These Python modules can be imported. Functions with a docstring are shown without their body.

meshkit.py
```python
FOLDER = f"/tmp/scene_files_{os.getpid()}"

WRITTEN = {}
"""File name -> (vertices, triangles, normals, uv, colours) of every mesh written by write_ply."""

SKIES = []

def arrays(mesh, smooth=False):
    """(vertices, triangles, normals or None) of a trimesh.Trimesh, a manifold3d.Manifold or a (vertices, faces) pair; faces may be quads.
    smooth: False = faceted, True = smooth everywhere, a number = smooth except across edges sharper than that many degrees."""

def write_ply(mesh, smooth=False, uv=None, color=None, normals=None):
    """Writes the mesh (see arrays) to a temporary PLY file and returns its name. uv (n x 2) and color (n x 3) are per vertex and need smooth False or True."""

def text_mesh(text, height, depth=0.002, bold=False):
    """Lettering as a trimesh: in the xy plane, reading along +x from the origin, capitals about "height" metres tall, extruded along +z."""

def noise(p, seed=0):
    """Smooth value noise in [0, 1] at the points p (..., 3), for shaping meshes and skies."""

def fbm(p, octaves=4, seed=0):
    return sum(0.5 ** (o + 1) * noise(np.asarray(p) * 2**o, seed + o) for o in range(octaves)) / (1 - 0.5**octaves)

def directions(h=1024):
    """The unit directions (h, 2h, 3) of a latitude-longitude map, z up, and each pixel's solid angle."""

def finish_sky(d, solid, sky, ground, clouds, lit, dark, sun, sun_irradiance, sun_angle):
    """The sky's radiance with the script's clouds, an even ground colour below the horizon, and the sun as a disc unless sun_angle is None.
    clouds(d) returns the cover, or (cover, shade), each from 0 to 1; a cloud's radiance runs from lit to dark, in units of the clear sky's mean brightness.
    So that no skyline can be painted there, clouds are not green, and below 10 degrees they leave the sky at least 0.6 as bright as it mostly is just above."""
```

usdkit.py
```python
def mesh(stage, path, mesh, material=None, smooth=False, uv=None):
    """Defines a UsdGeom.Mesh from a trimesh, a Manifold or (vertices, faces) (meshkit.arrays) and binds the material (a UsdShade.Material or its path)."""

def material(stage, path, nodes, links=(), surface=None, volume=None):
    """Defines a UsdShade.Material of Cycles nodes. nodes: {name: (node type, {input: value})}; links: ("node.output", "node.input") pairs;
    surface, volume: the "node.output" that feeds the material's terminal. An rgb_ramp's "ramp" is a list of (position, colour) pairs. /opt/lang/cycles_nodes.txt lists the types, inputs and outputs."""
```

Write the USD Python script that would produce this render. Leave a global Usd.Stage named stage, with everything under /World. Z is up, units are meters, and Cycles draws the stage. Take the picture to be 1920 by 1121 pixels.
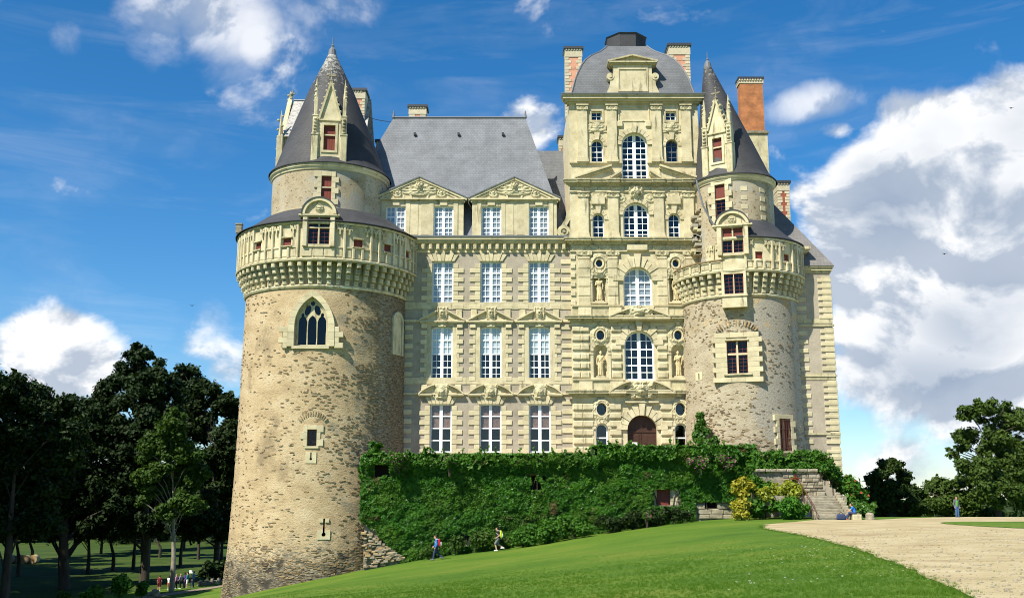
import math, random
import numpy as np, trimesh, shapely
import shapely.affinity as aff
from shapely.geometry import Polygon, box as sbox, LineString
from shapely.ops import unary_union
import manifold3d as m3
import usdkit, meshkit
from pxr import Usd, UsdGeom, UsdLux, UsdShade, Sdf, Gf, Vt

stage = Usd.Stage.CreateInMemory()
UsdGeom.SetStageUpAxis(stage, 'Z'); UsdGeom.SetStageMetersPerUnit(stage, 1.0)
UsdGeom.Xform.Define(stage, '/World'); UsdGeom.Scope.Define(stage, '/World/Looks')
PI = math.pi
# ------------------------------------------------------------------ camera, sky, sun, exposure
FPX = 1900.0                       # focal length in photograph pixels (the photograph is 1920 wide)
PITCH = math.atan(370.0 / FPX)
CAMZ = 1.7
cam = UsdGeom.Camera.Define(stage, '/World/camera')
cam.AddTranslateOp().Set(Gf.Vec3d(0, 0, CAMZ)); cam.AddRotateXOp().Set(90 + math.degrees(PITCH))
cam.CreateHorizontalApertureAttr(36.0); cam.CreateVerticalApertureAttr(36.0 * 597 / 1024)
cam.CreateFocalLengthAttr(36.0 * FPX / 1920); cam.CreateClippingRangeAttr(Gf.Vec2f(0.1, 6000))
cam.CreateExposureAttr(0.78)
SUN_AZ, SUN_EL = math.radians(43), math.radians(50)      # azimuth to the left of the direction back to the camera
sund = np.array([-math.sin(SUN_AZ) * math.cos(SUN_EL), -math.cos(SUN_AZ) * math.cos(SUN_EL), math.sin(SUN_EL)])
sun = UsdLux.DistantLight.Define(stage, '/World/sun')
sun.CreateIntensityAttr(1.25); sun.CreateAngleAttr(0.5); sun.CreateNormalizeAttr(True) if hasattr(sun, 'CreateNormalizeAttr') else None
sun.CreateColorAttr(Gf.Vec3f(1.0, 0.94, 0.80))
_q = Gf.Rotation(Gf.Vec3d(0, 0, 1), Gf.Vec3d(*map(float, sund)))
sun.AddTransformOp().Set(Gf.Matrix4d().SetRotate(_q))
SC, SS = math.cos(PITCH), math.sin(PITCH)
def ray(px, py):
    u, v = (px - 960) / FPX, (560.5 - py) / FPX
    return np.array([u, SC - v * SS, SS + v * SC])
def at(px, py, Y):
    r = ray(px, py); t = Y / r[1]
    return np.array([r[0] * t, Y, CAMZ + r[2] * t])
def zat(py, Y): return at(960, py, Y)[2]

def sky_material():
    n, L = {}, []
    n['sky'] = ('sky_texture', dict(sky_type='single_scattering', sun_disc=False, sun_elevation=SUN_EL, sun_rotation=math.atan2(sund[0], sund[1]), altitude=200.0, air_density=1.0, aerosol_density=0.3, ozone_density=6.0))
    n['tc'] = ('texture_coordinate', {})
    n['gam'] = ('hsv', dict(hue=0.497, saturation=1.27, value=1.72, fac=1.0)); L.append(('sky.color', 'gam.color'))
    D = 'tc.generated'
    # cloud masses: (px, py, radius in px, horizontal stretch, strength)
    blobs = [(110, 665, 120, 1.0, 1.3), (45, 690, 55, 1.0, 0.9), (180, 690, 80, 1.0, 1.0), (385, 650, 75, 1.0, 0.55), (425, 690, 70, 1.0, .6), (1750, 250, 105, 1.2, 1.3), (1885, 240, 105, 1.2, 1.3), (1560, 242, 26, 2.0, .85), (1690, 200, 55, 1.2, 1.1), (1000, 235, 75, 1.2, 1.0),
             (1740, 420, 185, 1.2, 1.7), (1620, 520, 120, 1.0, 1.5), (1880, 480, 210, 1.0, 1.7), (1740, 640, 190, 1.3, 1.6), (1900, 700, 200, 1.0, 1.2), (1540, 620, 130, 1., .9), (1700, 850, 110, 1.4, .72), (1840, 830, 130, 1.2, .7),
             (1570, 800, 90, 1.2, .35), (1640, 330, 80, 1.2, 1.0), (1545, 400, 60, 1.2, .7), (1500, 370, 40, 1., .6)]
    prev = None
    for i, (px, py, r, st, s) in enumerate(blobs):
        d = ray(px, py); d = d / np.linalg.norm(d)
        n[f'v{i}'] = ('vector_math', dict(math_type='subtract', vector2=d)); L.append((D, f'v{i}.vector1'))
        n[f's{i}'] = ('vector_math', dict(math_type='multiply', vector2=(1 / st, 1 / st, 1.0))); L.append((f'v{i}.vector', f's{i}.vector1'))
        n[f'd{i}'] = ('vector_math', dict(math_type='length')); L.append((f's{i}.vector', f'd{i}.vector1'))
        n[f'm{i}'] = ('map_range', dict(range_type='smoothstep', from_min=r * 1.35 / FPX, from_max=r * 0.15 / FPX, to_min=0.0, to_max=s, clamp=True)); L.append((f'd{i}.value', f'm{i}.value'))
        if prev is None: prev = f'm{i}.result'
        else:
            n[f'a{i}'] = ('math', dict(math_type='smoothmax', value3=0.25)); L += [(prev, f'a{i}.value1'), (f'm{i}.result', f'a{i}.value2')]; prev = f'a{i}.value'
    def noise(name, scale, detail, rough, shift, sq=1.0, dist=0.0):
        n[name + 'm'] = ('mapping', dict(location=shift, scale=(1, 1, sq))); L.append((D, name + 'm.vector'))
        n[name] = ('noise_texture', dict(scale=scale, detail=detail, roughness=rough, distortion=dist)); L.append((name + 'm.vector', name + '.vector'))
    noise('n1', 8.5, 9.0, 0.56, (3.1, 1.7, 0.4), 1.25, .25)
    sh = sund * 0.016
    noise('n2', 8.5, 9.0, 0.56, (3.1 + sh[0] - .008, 1.7 + sh[1], 0.4 + sh[2] * 1.25 + .012), 1.25, .25)
    noise('nb', 2.3, 3.0, 0.5, (7.3, 2.2, 5.0), 1.5)          # large scattered cover elsewhere in the sky
    noise('nw', 4.0, 6.0, 0.62, (1.0, 4.0, 2.0), 6.0, .6)     # thin veils
    n['big'] = ('map_range', dict(from_min=0.74, from_max=0.92, to_min=0.0, to_max=0.8, clamp=True)); L.append(('nb.fac', 'big.value'))
    n['mx'] = ('math', dict(math_type='maximum')); L += [(prev, 'mx.value1'), ('big.result', 'mx.value2')]
    n['nc'] = ('math', dict(math_type='multiply_add', value2=2.6, value3=-1.42)); L.append(('n1.fac', 'nc.value1'))
    n['den'] = ('math', dict(math_type='add')); L += [('mx.value', 'den.value1'), ('nc.value', 'den.value2')]
    n['cov0'] = ('map_range', dict(range_type='smoothstep', from_min=0.30, from_max=0.78, to_min=0.0, to_max=1.0, clamp=True)); L.append(('den.value', 'cov0.value'))
    n['veil'] = ('map_range', dict(from_min=0.50, from_max=0.85, to_min=0.0, to_max=0.16, clamp=True)); L.append(('nw.fac', 'veil.value'))
    soft = [(300, 40, 95, 1.3, .85), (400, 35, 110, 1.2, 1.0), (470, 75, 60, 1.0, .9), (125, 68, 60, .9, .62), (760, 70, 110, 1.4, .34), (640, 10, 120, 1.6, .38), (1530, 193, 52, 2.6, .85), (400, 600, 60, 1., .5), (150, 455, 60, 1.5, .25)]
    spv = None
    for i, (px, py, r, st, s) in enumerate(soft):
        d = ray(px, py); d = d / np.linalg.norm(d)
        n[f'fv{i}'] = ('vector_math', dict(math_type='subtract', vector2=d)); L.append((D, f'fv{i}.vector1'))
        n[f'fs{i}'] = ('vector_math', dict(math_type='multiply', vector2=(1 / st, 1 / st, 1.0))); L.append((f'fv{i}.vector', f'fs{i}.vector1'))
        n[f'fd{i}'] = ('vector_math', dict(math_type='length')); L.append((f'fs{i}.vector', f'fd{i}.vector1'))
        n[f'fm{i}'] = ('map_range', dict(range_type='smoothstep', from_min=r * 1.3 / FPX, from_max=r * 0.1 / FPX, to_min=0.0, to_max=s, clamp=True)); L.append((f'fd{i}.value', f'fm{i}.value'))
        if spv is None: spv = f'fm{i}.result'
        else: n[f'fa{i}'] = ('math', dict(math_type='maximum')); L += [(spv, f'fa{i}.value1'), (f'fm{i}.result', f'fa{i}.value2')]; spv = f'fa{i}.value'
    n['fn'] = ('math', dict(math_type='multiply_add', value2=1.9, value3=-.95)); L.append(('n1.fac', 'fn.value1'))
    n['fq'] = ('math', dict(math_type='add')); L += [(spv, 'fq.value1'), ('fn.value', 'fq.value2')]
    n['fc'] = ('map_range', dict(range_type='smoothstep', from_min=.22, from_max=1.05, to_min=0., to_max=.78, clamp=True)); L.append(('fq.value', 'fc.value'))
    n['cov1'] = ('math', dict(math_type='maximum')); L += [('veil.result', 'cov1.value1'), ('fc.result', 'cov1.value2')]
    n['cov'] = ('math', dict(math_type='maximum')); L += [('cov0.result', 'cov.value1'), ('cov1.value', 'cov.value2')]
    # light: the sun side of a lump is white, the far side and thick bellies are grey blue
    n['dd'] = ('math', dict(math_type='subtract')); L += [('n1.fac', 'dd.value1'), ('n2.fac', 'dd.value2')]
    n['lit'] = ('map_range', dict(from_min=-0.05, from_max=0.045, to_min=0.0, to_max=1.0, clamp=True)); L.append(('dd.value', 'lit.value'))
    noise('nl', 3.6, 3.0, 0.5, (2.4, 9.1, 3.3), 1.4)
    n['belly'] = ('map_range', dict(from_min=0.46, from_max=0.66, to_min=0.0, to_max=.45, clamp=True)); L.append(('nl.fac', 'belly.value'))
    shades = [(1640, 375, 130, 1.1, 1.0), (1730, 330, 90, 1.0, .7), (1720, 745, 130, 2.0, 1.0), (1560, 720, 90, 1.6, .9), (1830, 600, 110, 1.3, .9), (1690, 640, 80, 1.4, .5), (1860, 385, 70, 1.4, .6), (400, 30, 200, 1.2, .35), (180, 700, 60, 1.3, .3)]
    sp = 'belly.result'
    for i, (px, py, r, st, s) in enumerate(shades):
        d = ray(px, py); d = d / np.linalg.norm(d)
        n[f'hv{i}'] = ('vector_math', dict(math_type='subtract', vector2=d)); L.append((D, f'hv{i}.vector1'))
        n[f'hs{i}'] = ('vector_math', dict(math_type='multiply', vector2=(1 / st, 1 / st, 1.0))); L.append((f'hv{i}.vector', f'hs{i}.vector1'))
        n[f'hd{i}'] = ('vector_math', dict(math_type='length')); L.append((f'hs{i}.vector', f'hd{i}.vector1'))
        n[f'hm{i}'] = ('map_range', dict(range_type='smoothstep', from_min=r * 1.35 / FPX, from_max=r * 0.1 / FPX, to_min=0.0, to_max=s * .64, clamp=True)); L.append((f'hd{i}.value', f'hm{i}.value'))
        n[f'ha{i}'] = ('math', dict(math_type='maximum')); L += [(sp, f'ha{i}.value1'), (f'hm{i}.result', f'ha{i}.value2')]; sp = f'ha{i}.value'
    n['thin'] = ('map_range', dict(from_min=0.5, from_max=1.5, to_min=0.0, to_max=1.0, clamp=True)); L.append(('den.value', 'thin.value'))
    n['bt'] = ('math', dict(math_type='multiply')); L += [(sp, 'bt.value1'), ('thin.result', 'bt.value2')]
    n['inv'] = ('math', dict(math_type='subtract', value1=1.0)); L.append(('bt.value', 'inv.value2'))
    n['l2'] = ('math', dict(math_type='multiply_add', value2=0.62, value3=0.38)); L.append(('lit.result', 'l2.value1'))
    n['lum'] = ('math', dict(math_type='multiply')); L += [('l2.value', 'lum.value1'), ('inv.value', 'lum.value2')]
    n['cc'] = ('rgb_ramp', dict(ramp=[(0.0, CLOUD_DARK), (0.45, CLOUD_MID), (1.0, CLOUD_LIT)])); L.append(('lum.value', 'cc.fac'))
    n['mix'] = ('mix_color', dict(use_clamp=False)); L += [('cov.value', 'mix.fac'), ('gam.color', 'mix.a'), ('cc.color', 'mix.b')]
    n['bg'] = ('background_shader', dict(strength=SKY_STRENGTH)); L.append(('mix.result', 'bg.color'))
    return usdkit.material(stage, '/World/Looks/sky_look', n, L, surface='bg.background')
SKY_STRENGTH = 0.05
CLOUD_LIT, CLOUD_MID, CLOUD_DARK = (13.2, 13.2, 13.2), (6.8, 7.6, 8.8), (3.0, 4.1, 6.0)
sky = UsdLux.DomeLight.Define(stage, '/World/sky')
UsdShade.MaterialBindingAPI.Apply(sky.GetPrim()).Bind(sky_material())
sky.GetPrim().SetCustomDataByKey('kind', 'structure')
sky.GetPrim().SetCustomDataByKey('label', 'blue summer sky with white and grey cumulus clouds')
sky.GetPrim().SetCustomDataByKey('category', 'sky')

# ------------------------------------------------------------------ helpers
_names = {}
ORG = {'/World': np.zeros(3)}
def numbered(parent, name):
    k = (parent, name); c = _names.get(k, 0); _names[k] = c + 1
    return f'{parent}/{name}' if c == 0 else f'{parent}/{name}_{c:03d}'
def tag(prim, label=None, cat=None, group=None, kind=None):
    for k, v in (('label', label), ('category', cat), ('group', group), ('kind', kind)):
        if v: prim.SetCustomDataByKey(k, v)
    return prim
def thing(name, label, cat, loc=(0, 0, 0), group=None, kind=None):
    p = numbered('/World', name); x = UsdGeom.Xform.Define(stage, p)
    x.AddTranslateOp().Set(Gf.Vec3d(*map(float, loc))); ORG[p] = np.asarray(loc, float)
    tag(x.GetPrim(), label, cat, group, kind); return p
def part(parent, name, label=None):                          # an Xform part that holds sub-parts
    p = numbered(parent, name); x = UsdGeom.Xform.Define(stage, p); ORG[p] = ORG[parent]
    if label: tag(x.GetPrim(), label)
    return p
def frame_flat(Y):                                           # local (a right, d into the wall, z up)
    return (np.array([0, Y, 0.]), np.array([1, 0, 0.]), np.array([0, 1, 0.]))
def frame_round(cx, cy, R, phi):
    nrm = np.array([math.sin(phi), -math.cos(phi), 0]); t = np.array([math.cos(phi), math.sin(phi), 0])
    return (np.array([cx, cy, 0]) + nrm * R, t, -nrm)
IDENT = (np.zeros(3), np.array([1, 0, 0.]), np.array([0, 1, 0.]))
def xf(v, T): return T[0] + v[:, :1] * T[1] + v[:, 1:2] * T[2] + np.array([0, 0, 1.]) * v[:, 2:3]
BOXF = np.array([[0, 2, 1], [0, 3, 2], [4, 5, 6], [4, 6, 7], [0, 1, 5], [0, 5, 4], [1, 2, 6], [1, 6, 5], [2, 3, 7], [2, 7, 6], [3, 0, 4], [3, 4, 7]])
class MB:
    def __init__(s): s.v, s.f, s.n = [], [], 0
    def raw(s, v, f):
        v = np.asarray(v, float); f = np.asarray(f, int)
        if f.shape[1] == 4: f = np.vstack([f[:, [0, 1, 2]], f[:, [0, 2, 3]]])
        s.v.append(v); s.f.append(f + s.n); s.n += len(v); return s
    def box(s, a0, a1, d0, d1, z0, z1):
        return s.raw([(a0, d0, z0), (a1, d0, z0), (a1, d1, z0), (a0, d1, z0), (a0, d0, z1), (a1, d0, z1), (a1, d1, z1), (a0, d1, z1)], BOXF)
    def cbox(s, a0, a1, d0, d1, z0, z1, c=.03):              # front edges chamfered
        v = [(a0, d1, z0), (a1, d1, z0), (a1, d1, z1), (a0, d1, z1), (a0, d0 + c, z0), (a1, d0 + c, z0), (a1, d0 + c, z1), (a0, d0 + c, z1), (a0 + c, d0, z0 + c), (a1 - c, d0, z0 + c), (a1 - c, d0, z1 - c), (a0 + c, d0, z1 - c)]
        q = [(0, 3, 2, 1), (0, 1, 5, 4), (1, 2, 6, 5), (2, 3, 7, 6), (3, 0, 4, 7), (4, 5, 9, 8), (5, 6, 10, 9), (6, 7, 11, 10), (7, 4, 8, 11), (8, 9, 10, 11)]
        return s.raw(v, q)
    def prism(s, poly, d0, d1):                              # shapely polygon in (a, z) extruded over d
        for g in getattr(poly, 'geoms', [poly]):
            if g.geom_type != 'Polygon' or g.area < 1e-5: continue
            m = trimesh.creation.extrude_polygon(g, abs(d1 - d0), engine='earcut')
            v = m.vertices[:, [0, 2, 1]].copy(); v[:, 1] += min(d0, d1)
            s.raw(v, m.faces[:, ::-1])
        return s
    def tube(s, pts, r, n=6):
        pts = np.asarray(pts, float); r = np.broadcast_to(np.asarray(r, float), (len(pts),)); V = []
        for i, p in enumerate(pts):
            t = pts[min(i + 1, len(pts) - 1)] - pts[max(i - 1, 0)]; t /= np.linalg.norm(t) + 1e-12
            u = np.cross(t, [0, 0, 1.] if abs(t[2]) < .9 else [1., 0, 0]); u /= np.linalg.norm(u); w = np.cross(t, u)
            V += [p + r[i] * (math.cos(2 * PI * k / n) * u + math.sin(2 * PI * k / n) * w) for k in range(n)]
        F = [(i * n + k, i * n + (k + 1) % n, (i + 1) * n + (k + 1) % n, (i + 1) * n + k) for i in range(len(pts) - 1) for k in range(n)]
        a, b = len(V), len(V) + 1; V += [pts[0], pts[-1]]; m = (len(pts) - 1) * n
        s.raw(V, F); base = s.n - len(V)
        s.f.append(np.array([(a, (k + 1) % n, k) for k in range(n)] + [(b, m + k, m + (k + 1) % n) for k in range(n)]) + base)
        return s
    def lathe(s, prof, cx=0, cy=0, n=96, top=None, a0=0., a1=2 * PI):     # prof (r, z) bottom to top; top: (x, y) the axis leans to at the last point
        V, F, full = [], [], abs(a1 - a0 - 2 * PI) < 1e-6; m = n if full else n + 1
        zs = [z for r, z in prof]
        for r, z in prof:
            k = 0 if top is None else (z - zs[0]) / (zs[-1] - zs[0])
            ox, oy = (cx, cy) if top is None else (cx + (top[0] - cx) * k, cy + (top[1] - cy) * k)
            V += [(ox + r * math.sin(a0 + (a1 - a0) * j / n), oy - r * math.cos(a0 + (a1 - a0) * j / n), z) for j in range(m)]
        for i in range(len(prof) - 1):
            for j in range(n): F.append((i * m + j, i * m + (j + 1) % m, (i + 1) * m + (j + 1) % m, (i + 1) * m + j))
        return s.raw(V, F)
    def blob(s, c, r, sub=2, jit=0, seed=0):
        m = trimesh.creation.icosphere(sub); v = m.vertices.copy()
        if jit: v *= (1 + jit * (meshkit.fbm(v * 1.7 + seed * 3.1, 3, seed) - .5) * 2)[:, None]
        return s.raw(v * np.asarray(r) + np.asarray(c), m.faces)
    def builds(s, name, *a, **k):                            # every piece a mesh of its own
        for v, f in zip(s.v, s.f):
            q = MB(); q.raw(v, f - f.min()); q.build(name, *a, **k)
    def build(s, name, mat, parent='/World', T=IDENT, smooth=False, label=None, cat=None, group=None, kind=None):
        p = numbered(parent, name)
        v = xf(np.vstack(s.v), T) - ORG[parent]
        usdkit.mesh(stage, p, trimesh.Trimesh(v, np.vstack(s.f), process=bool(smooth)), mat, smooth=smooth)
        ORG[p] = ORG[parent]
        tag(stage.GetPrimAtPath(p), label, cat, group, kind); return p
def man_mesh(v, f): return m3.Manifold(m3.Mesh(np.ascontiguousarray(np.array(v), dtype=np.float32), np.ascontiguousarray(np.array(f), dtype=np.uint32)))
def arch(a0, a1, z0, z1, rise=None, n=14):                   # rect with a round (or segmental) head, z1 the crown
    w = a1 - a0; rise = w / 2 if rise is None else rise
    R = (w * w / 4 + rise * rise) / (2 * rise); c = ((a0 + a1) / 2, z1 - R); th = math.asin(min(1, w / 2 / R))
    if rise > w / 2 - 1e-6: th = PI / 2
    return Polygon([(a0, z0), (a1, z0)] + [(c[0] + R * math.sin(t), c[1] + R * math.cos(t)) for t in np.linspace(th, -th, n)])
def gothic(a0, a1, z0, z1, n=9):
    w = a1 - a0; h = min(w * .86, (z1 - z0) * .7); zs = z1 - h; cx = (a0 + a1) / 2
    R = (w * w / 4 + h * h) / w
    t = np.linspace(0, math.asin(h / R), n)
    right = [(a1 - R + R * math.cos(x), zs + R * math.sin(x)) for x in t]
    return Polygon([(a0, z0), (a1, z0)] + right + [(2 * cx - x, z) for x, z in right[::-1][1:]])
def ellipse(cx, cz, rx, rz, n=20): return Polygon([(cx + rx * math.cos(t), cz + rz * math.sin(t)) for t in np.linspace(0, 2 * PI, n, endpoint=False)])

# ------------------------------------------------------------------ materials
def material(name, ramp, scale=1.5, stretch=(1, 1, 1), rough=.9, detail=6, bump=.3, bscale=None, vary=.12, dist=.05, spots=None, fine=0.12, spec=.3, streak=None):
    """noise coloured surface: ramp of colours over a noise; vary: brightness change from mesh to mesh; spots: (colour, scale, stretch, lo, hi) blotches; streak: rain streak strength"""
    n, L = {}, []
    n['g'] = ('geometry', {}); n['oi'] = ('object_info', {})
    n['m'] = ('mapping', dict(scale=stretch)); L.append(('g.position', 'm.vector'))
    n['n'] = ('noise_texture', dict(scale=scale, detail=detail, roughness=.6)); L.append(('m.vector', 'n.vector'))
    n['r'] = ('rgb_ramp', dict(ramp=[(0.3 + 0.4 * i / max(1, len(ramp) - 1), c) for i, c in enumerate(ramp)])); L.append(('n.fac', 'r.fac'))
    col = 'r.color'
    for i, (c, sc, st, lo, hi, *zz) in enumerate(spots or []):
        n[f'sm{i}'] = ('mapping', dict(scale=st, location=(i * 3.7, i * 1.3, 0))); L.append(('g.position', f'sm{i}.vector'))
        n[f'sn{i}'] = ('noise_texture', dict(scale=sc, detail=5, roughness=.62)); L.append((f'sm{i}.vector', f'sn{i}.vector'))
        n[f'sr{i}'] = ('map_range', dict(range_type='smoothstep', from_min=lo, from_max=hi, to_min=0., to_max=1., clamp=True)); L.append(((f'zd{i}.value' if zz else f'sn{i}.fac'), f'sr{i}.value'))
        if zz:
            n[f'zs{i}'] = ('separate_xyz', {}); n[f'zr{i}'] = ('map_range', dict(from_min=zz[0], from_max=zz[1], to_min=zz[2], to_max=zz[3], clamp=True)); n[f'zd{i}'] = ('math', dict(math_type='add')); L += [('g.position', f'zs{i}.vector'), (f'zs{i}.{zz[4]}', f'zr{i}.value'), (f'sn{i}.fac', f'zd{i}.value1'), (f'zr{i}.result', f'zd{i}.value2')]
        n[f'sx{i}'] = ('mix_color', dict(b=c)); L += [(f'sr{i}.result', f'sx{i}.fac'), (col, f'sx{i}.a')]; col = f'sx{i}.result'
    n['f'] = ('noise_texture', dict(scale=(bscale or scale * 9), detail=4, roughness=.65)); L.append(('m.vector', 'f.vector'))
    n['v1'] = ('map_range', dict(from_min=0., from_max=1., to_min=1 - vary, to_max=1 + vary)); L.append(('oi.random', 'v1.value'))
    n['v2'] = ('map_range', dict(from_min=.25, from_max=.75, to_min=1 - fine, to_max=1 + fine)); L.append(('f.fac', 'v2.value'))
    n['vm'] = ('math', dict(math_type='multiply')); L += [('v1.result', 'vm.value1'), ('v2.result', 'vm.value2')]
    n['vc'] = ('combine_color', {}); L += [('vm.value', 'vc.r'), ('vm.value', 'vc.g'), ('vm.value', 'vc.b')]
    n['x'] = ('mix_color', dict(blend_type='multiply', fac=1.0, use_clamp=False)); L += [(col, 'x.a'), ('vc.color', 'x.b')]
    n['p'] = ('principled_bsdf', dict(roughness=rough, specular_ior_level=spec)); L.append(('x.result', 'p.base_color'))
    if bump:
        n['b'] = ('bump', dict(strength=bump, distance=dist)); L += [('f.fac', 'b.height'), ('b.normal', 'p.normal')]
    return usdkit.material(stage, '/World/Looks/' + name, n, L, surface='p.BSDF')
def plain(name, c, rough=.6, metallic=0., spec=.5):
    return usdkit.material(stage, '/World/Looks/' + name, {'p': ('principled_bsdf', dict(base_color=c, roughness=rough, metallic=metallic, specular_ior_level=spec))}, [], surface='p.BSDF')
def leafmat(name, c1, c2, rough=.45, trans=.25, scale=.9, spec=.4):
    n = {'g': ('geometry', {}), 'oi': ('object_info', {}), 'n': ('noise_texture', dict(scale=scale, detail=3)), 'ri': ('mix_float', dict(fac=.45)),
         'r': ('rgb_ramp', dict(ramp=[(.25, c1), (.75, c2)])), 'p': ('principled_bsdf', dict(roughness=rough, specular_ior_level=spec)), 't': ('translucent_bsdf', {}), 'm': ('mix_closure', dict(fac=trans)),
         'h': ('hsv', dict(hue=.48, saturation=1.1, value=1.5))}
    L = [('g.position', 'n.vector'), ('n.fac', 'ri.a'), ('g.random_per_island', 'ri.b'), ('ri.result', 'r.fac'), ('r.color', 'p.base_color'), ('r.color', 'h.color'), ('h.color', 't.color'), ('p.BSDF', 'm.closure1'), ('t.BSDF', 'm.closure2')]
    return usdkit.material(stage, '/World/Looks/' + name, n, L, surface='m.closure')
def glassmat(name, tint=(.9, .93, .95), refl=(1, 1, 1)):
    n = {'t': ('transparent_bsdf', dict(color=tint)), 'g': ('glossy_bsdf', dict(roughness=.04, color=refl)), 'f': ('layer_weight', dict(blend=.5)), 'pw': ('math', dict(math_type='power', value2=4.0)), 'ma': ('math', dict(math_type='multiply_add', value2=.85, value3=.055)), 'm': ('mix_closure', {})}
    return usdkit.material(stage, '/World/Looks/' + name, n, [('f.facing', 'pw.value1'), ('pw.value', 'ma.value1'), ('ma.value', 'm.fac'), ('t.BSDF', 'm.closure1'), ('g.BSDF', 'm.closure2')], surface='m.closure')
def slate(name, base, rows=4.0, lichen=None, along='x'):
    n = {'g': ('geometry', {}), 's': ('separate_xyz', {}), 'c': ('combine_xyz', {}), 'ad': ('math', dict(math_type='add')),
         'b': ('brick_texture', dict(scale=1.0, brick_width=.30, row_height=1 / rows, mortar_size=.012, color1=tuple(x * .92 for x in base), color2=tuple(x * 1.08 for x in base), mortar=tuple(x * .74 for x in base), bias=0.)),
         'n': ('noise_texture', dict(scale=.55, detail=6, roughness=.6)), 'nr': ('map_range', dict(from_min=.3, from_max=.7, to_min=.78, to_max=1.22)), 'nc': ('combine_color', {}),
         'x': ('mix_color', dict(blend_type='multiply', fac=1., use_clamp=False)), 'p': ('principled_bsdf', dict(roughness=.66, specular_ior_level=.3)), 'bp': ('bump', dict(strength=.5, distance=.02))}
    L = [('g.position', 's.vector'), ('s.x', 'ad.value1'), ('ad.value', 'c.x'), ('s.z', 'c.y'), ('c.vector', 'b.vector'), ('g.position', 'n.vector'), ('n.fac', 'nr.value'), ('nr.result', 'nc.r'), ('nr.result', 'nc.g'), ('nr.result', 'nc.b'),
         ('b.color', 'x.a'), ('nc.color', 'x.b'), ('b.fac', 'bp.height'), ('bp.normal', 'p.normal')]
    n['bp'][1]['invert'] = True
    if along == 'x': n['ad'][1]['value2'] = 0.0
    else: L.append(('s.y', 'ad.value2'))
    col = 'x.result'
    if lichen:                                              # (colour, z from, z to): pale growth, thicker towards the tip
        c, z0, z1 = lichen
        n['ln'] = ('noise_texture', dict(scale=3.2, detail=7, roughness=.7)); n['lz'] = ('map_range', dict(from_min=z0, from_max=z1, to_min=-.32, to_max=.12, clamp=True)); n['la'] = ('math', dict(math_type='add'))
        n['lr'] = ('map_range', dict(from_min=.46, from_max=.66, to_min=0., to_max=.85, clamp=True)); n['lx'] = ('mix_color', dict(b=c))
        L += [('g.position', 'ln.vector'), ('s.z', 'lz.value'), ('lz.result', 'la.value1'), ('ln.fac', 'la.value2'), ('la.value', 'lr.value'), ('lr.result', 'lx.fac'), (col, 'lx.a')]; col = 'lx.result'
    L.append((col, 'p.base_color'))
    return usdkit.material(stage, '/World/Looks/' + name, n, L, surface='p.BSDF')
M = {}
M['cream'] = material('cream_limestone', [(.40, .345, .21), (.525, .46, .30), (.60, .535, .365)], 1.1, rough=.88, bump=.25, vary=.10, spots=[((.20, .175, .11), 1.4, (1.6, 1.6, .22), .57, .74), ((.20, .185, .12), .9, (1, 1, .45), .60, .80)])
M['quoin'] = material('quoin_stone', [(.44, .385, .24), (.565, .50, .335)], 1.8, rough=.88, bump=.25, vary=.13)
M['cream_old'] = material('weathered_limestone', [(.33, .295, .18), (.46, .41, .26), (.53, .48, .32)], 1.3, rough=.9, bump=.35, vary=.12, spots=[((.22, .195, .125), 1.6, (1.6, 1.6, .25), .52, .70), ((.16, .15, .105), 1.1, (1, 1, .5), .57, .75)])
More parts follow.
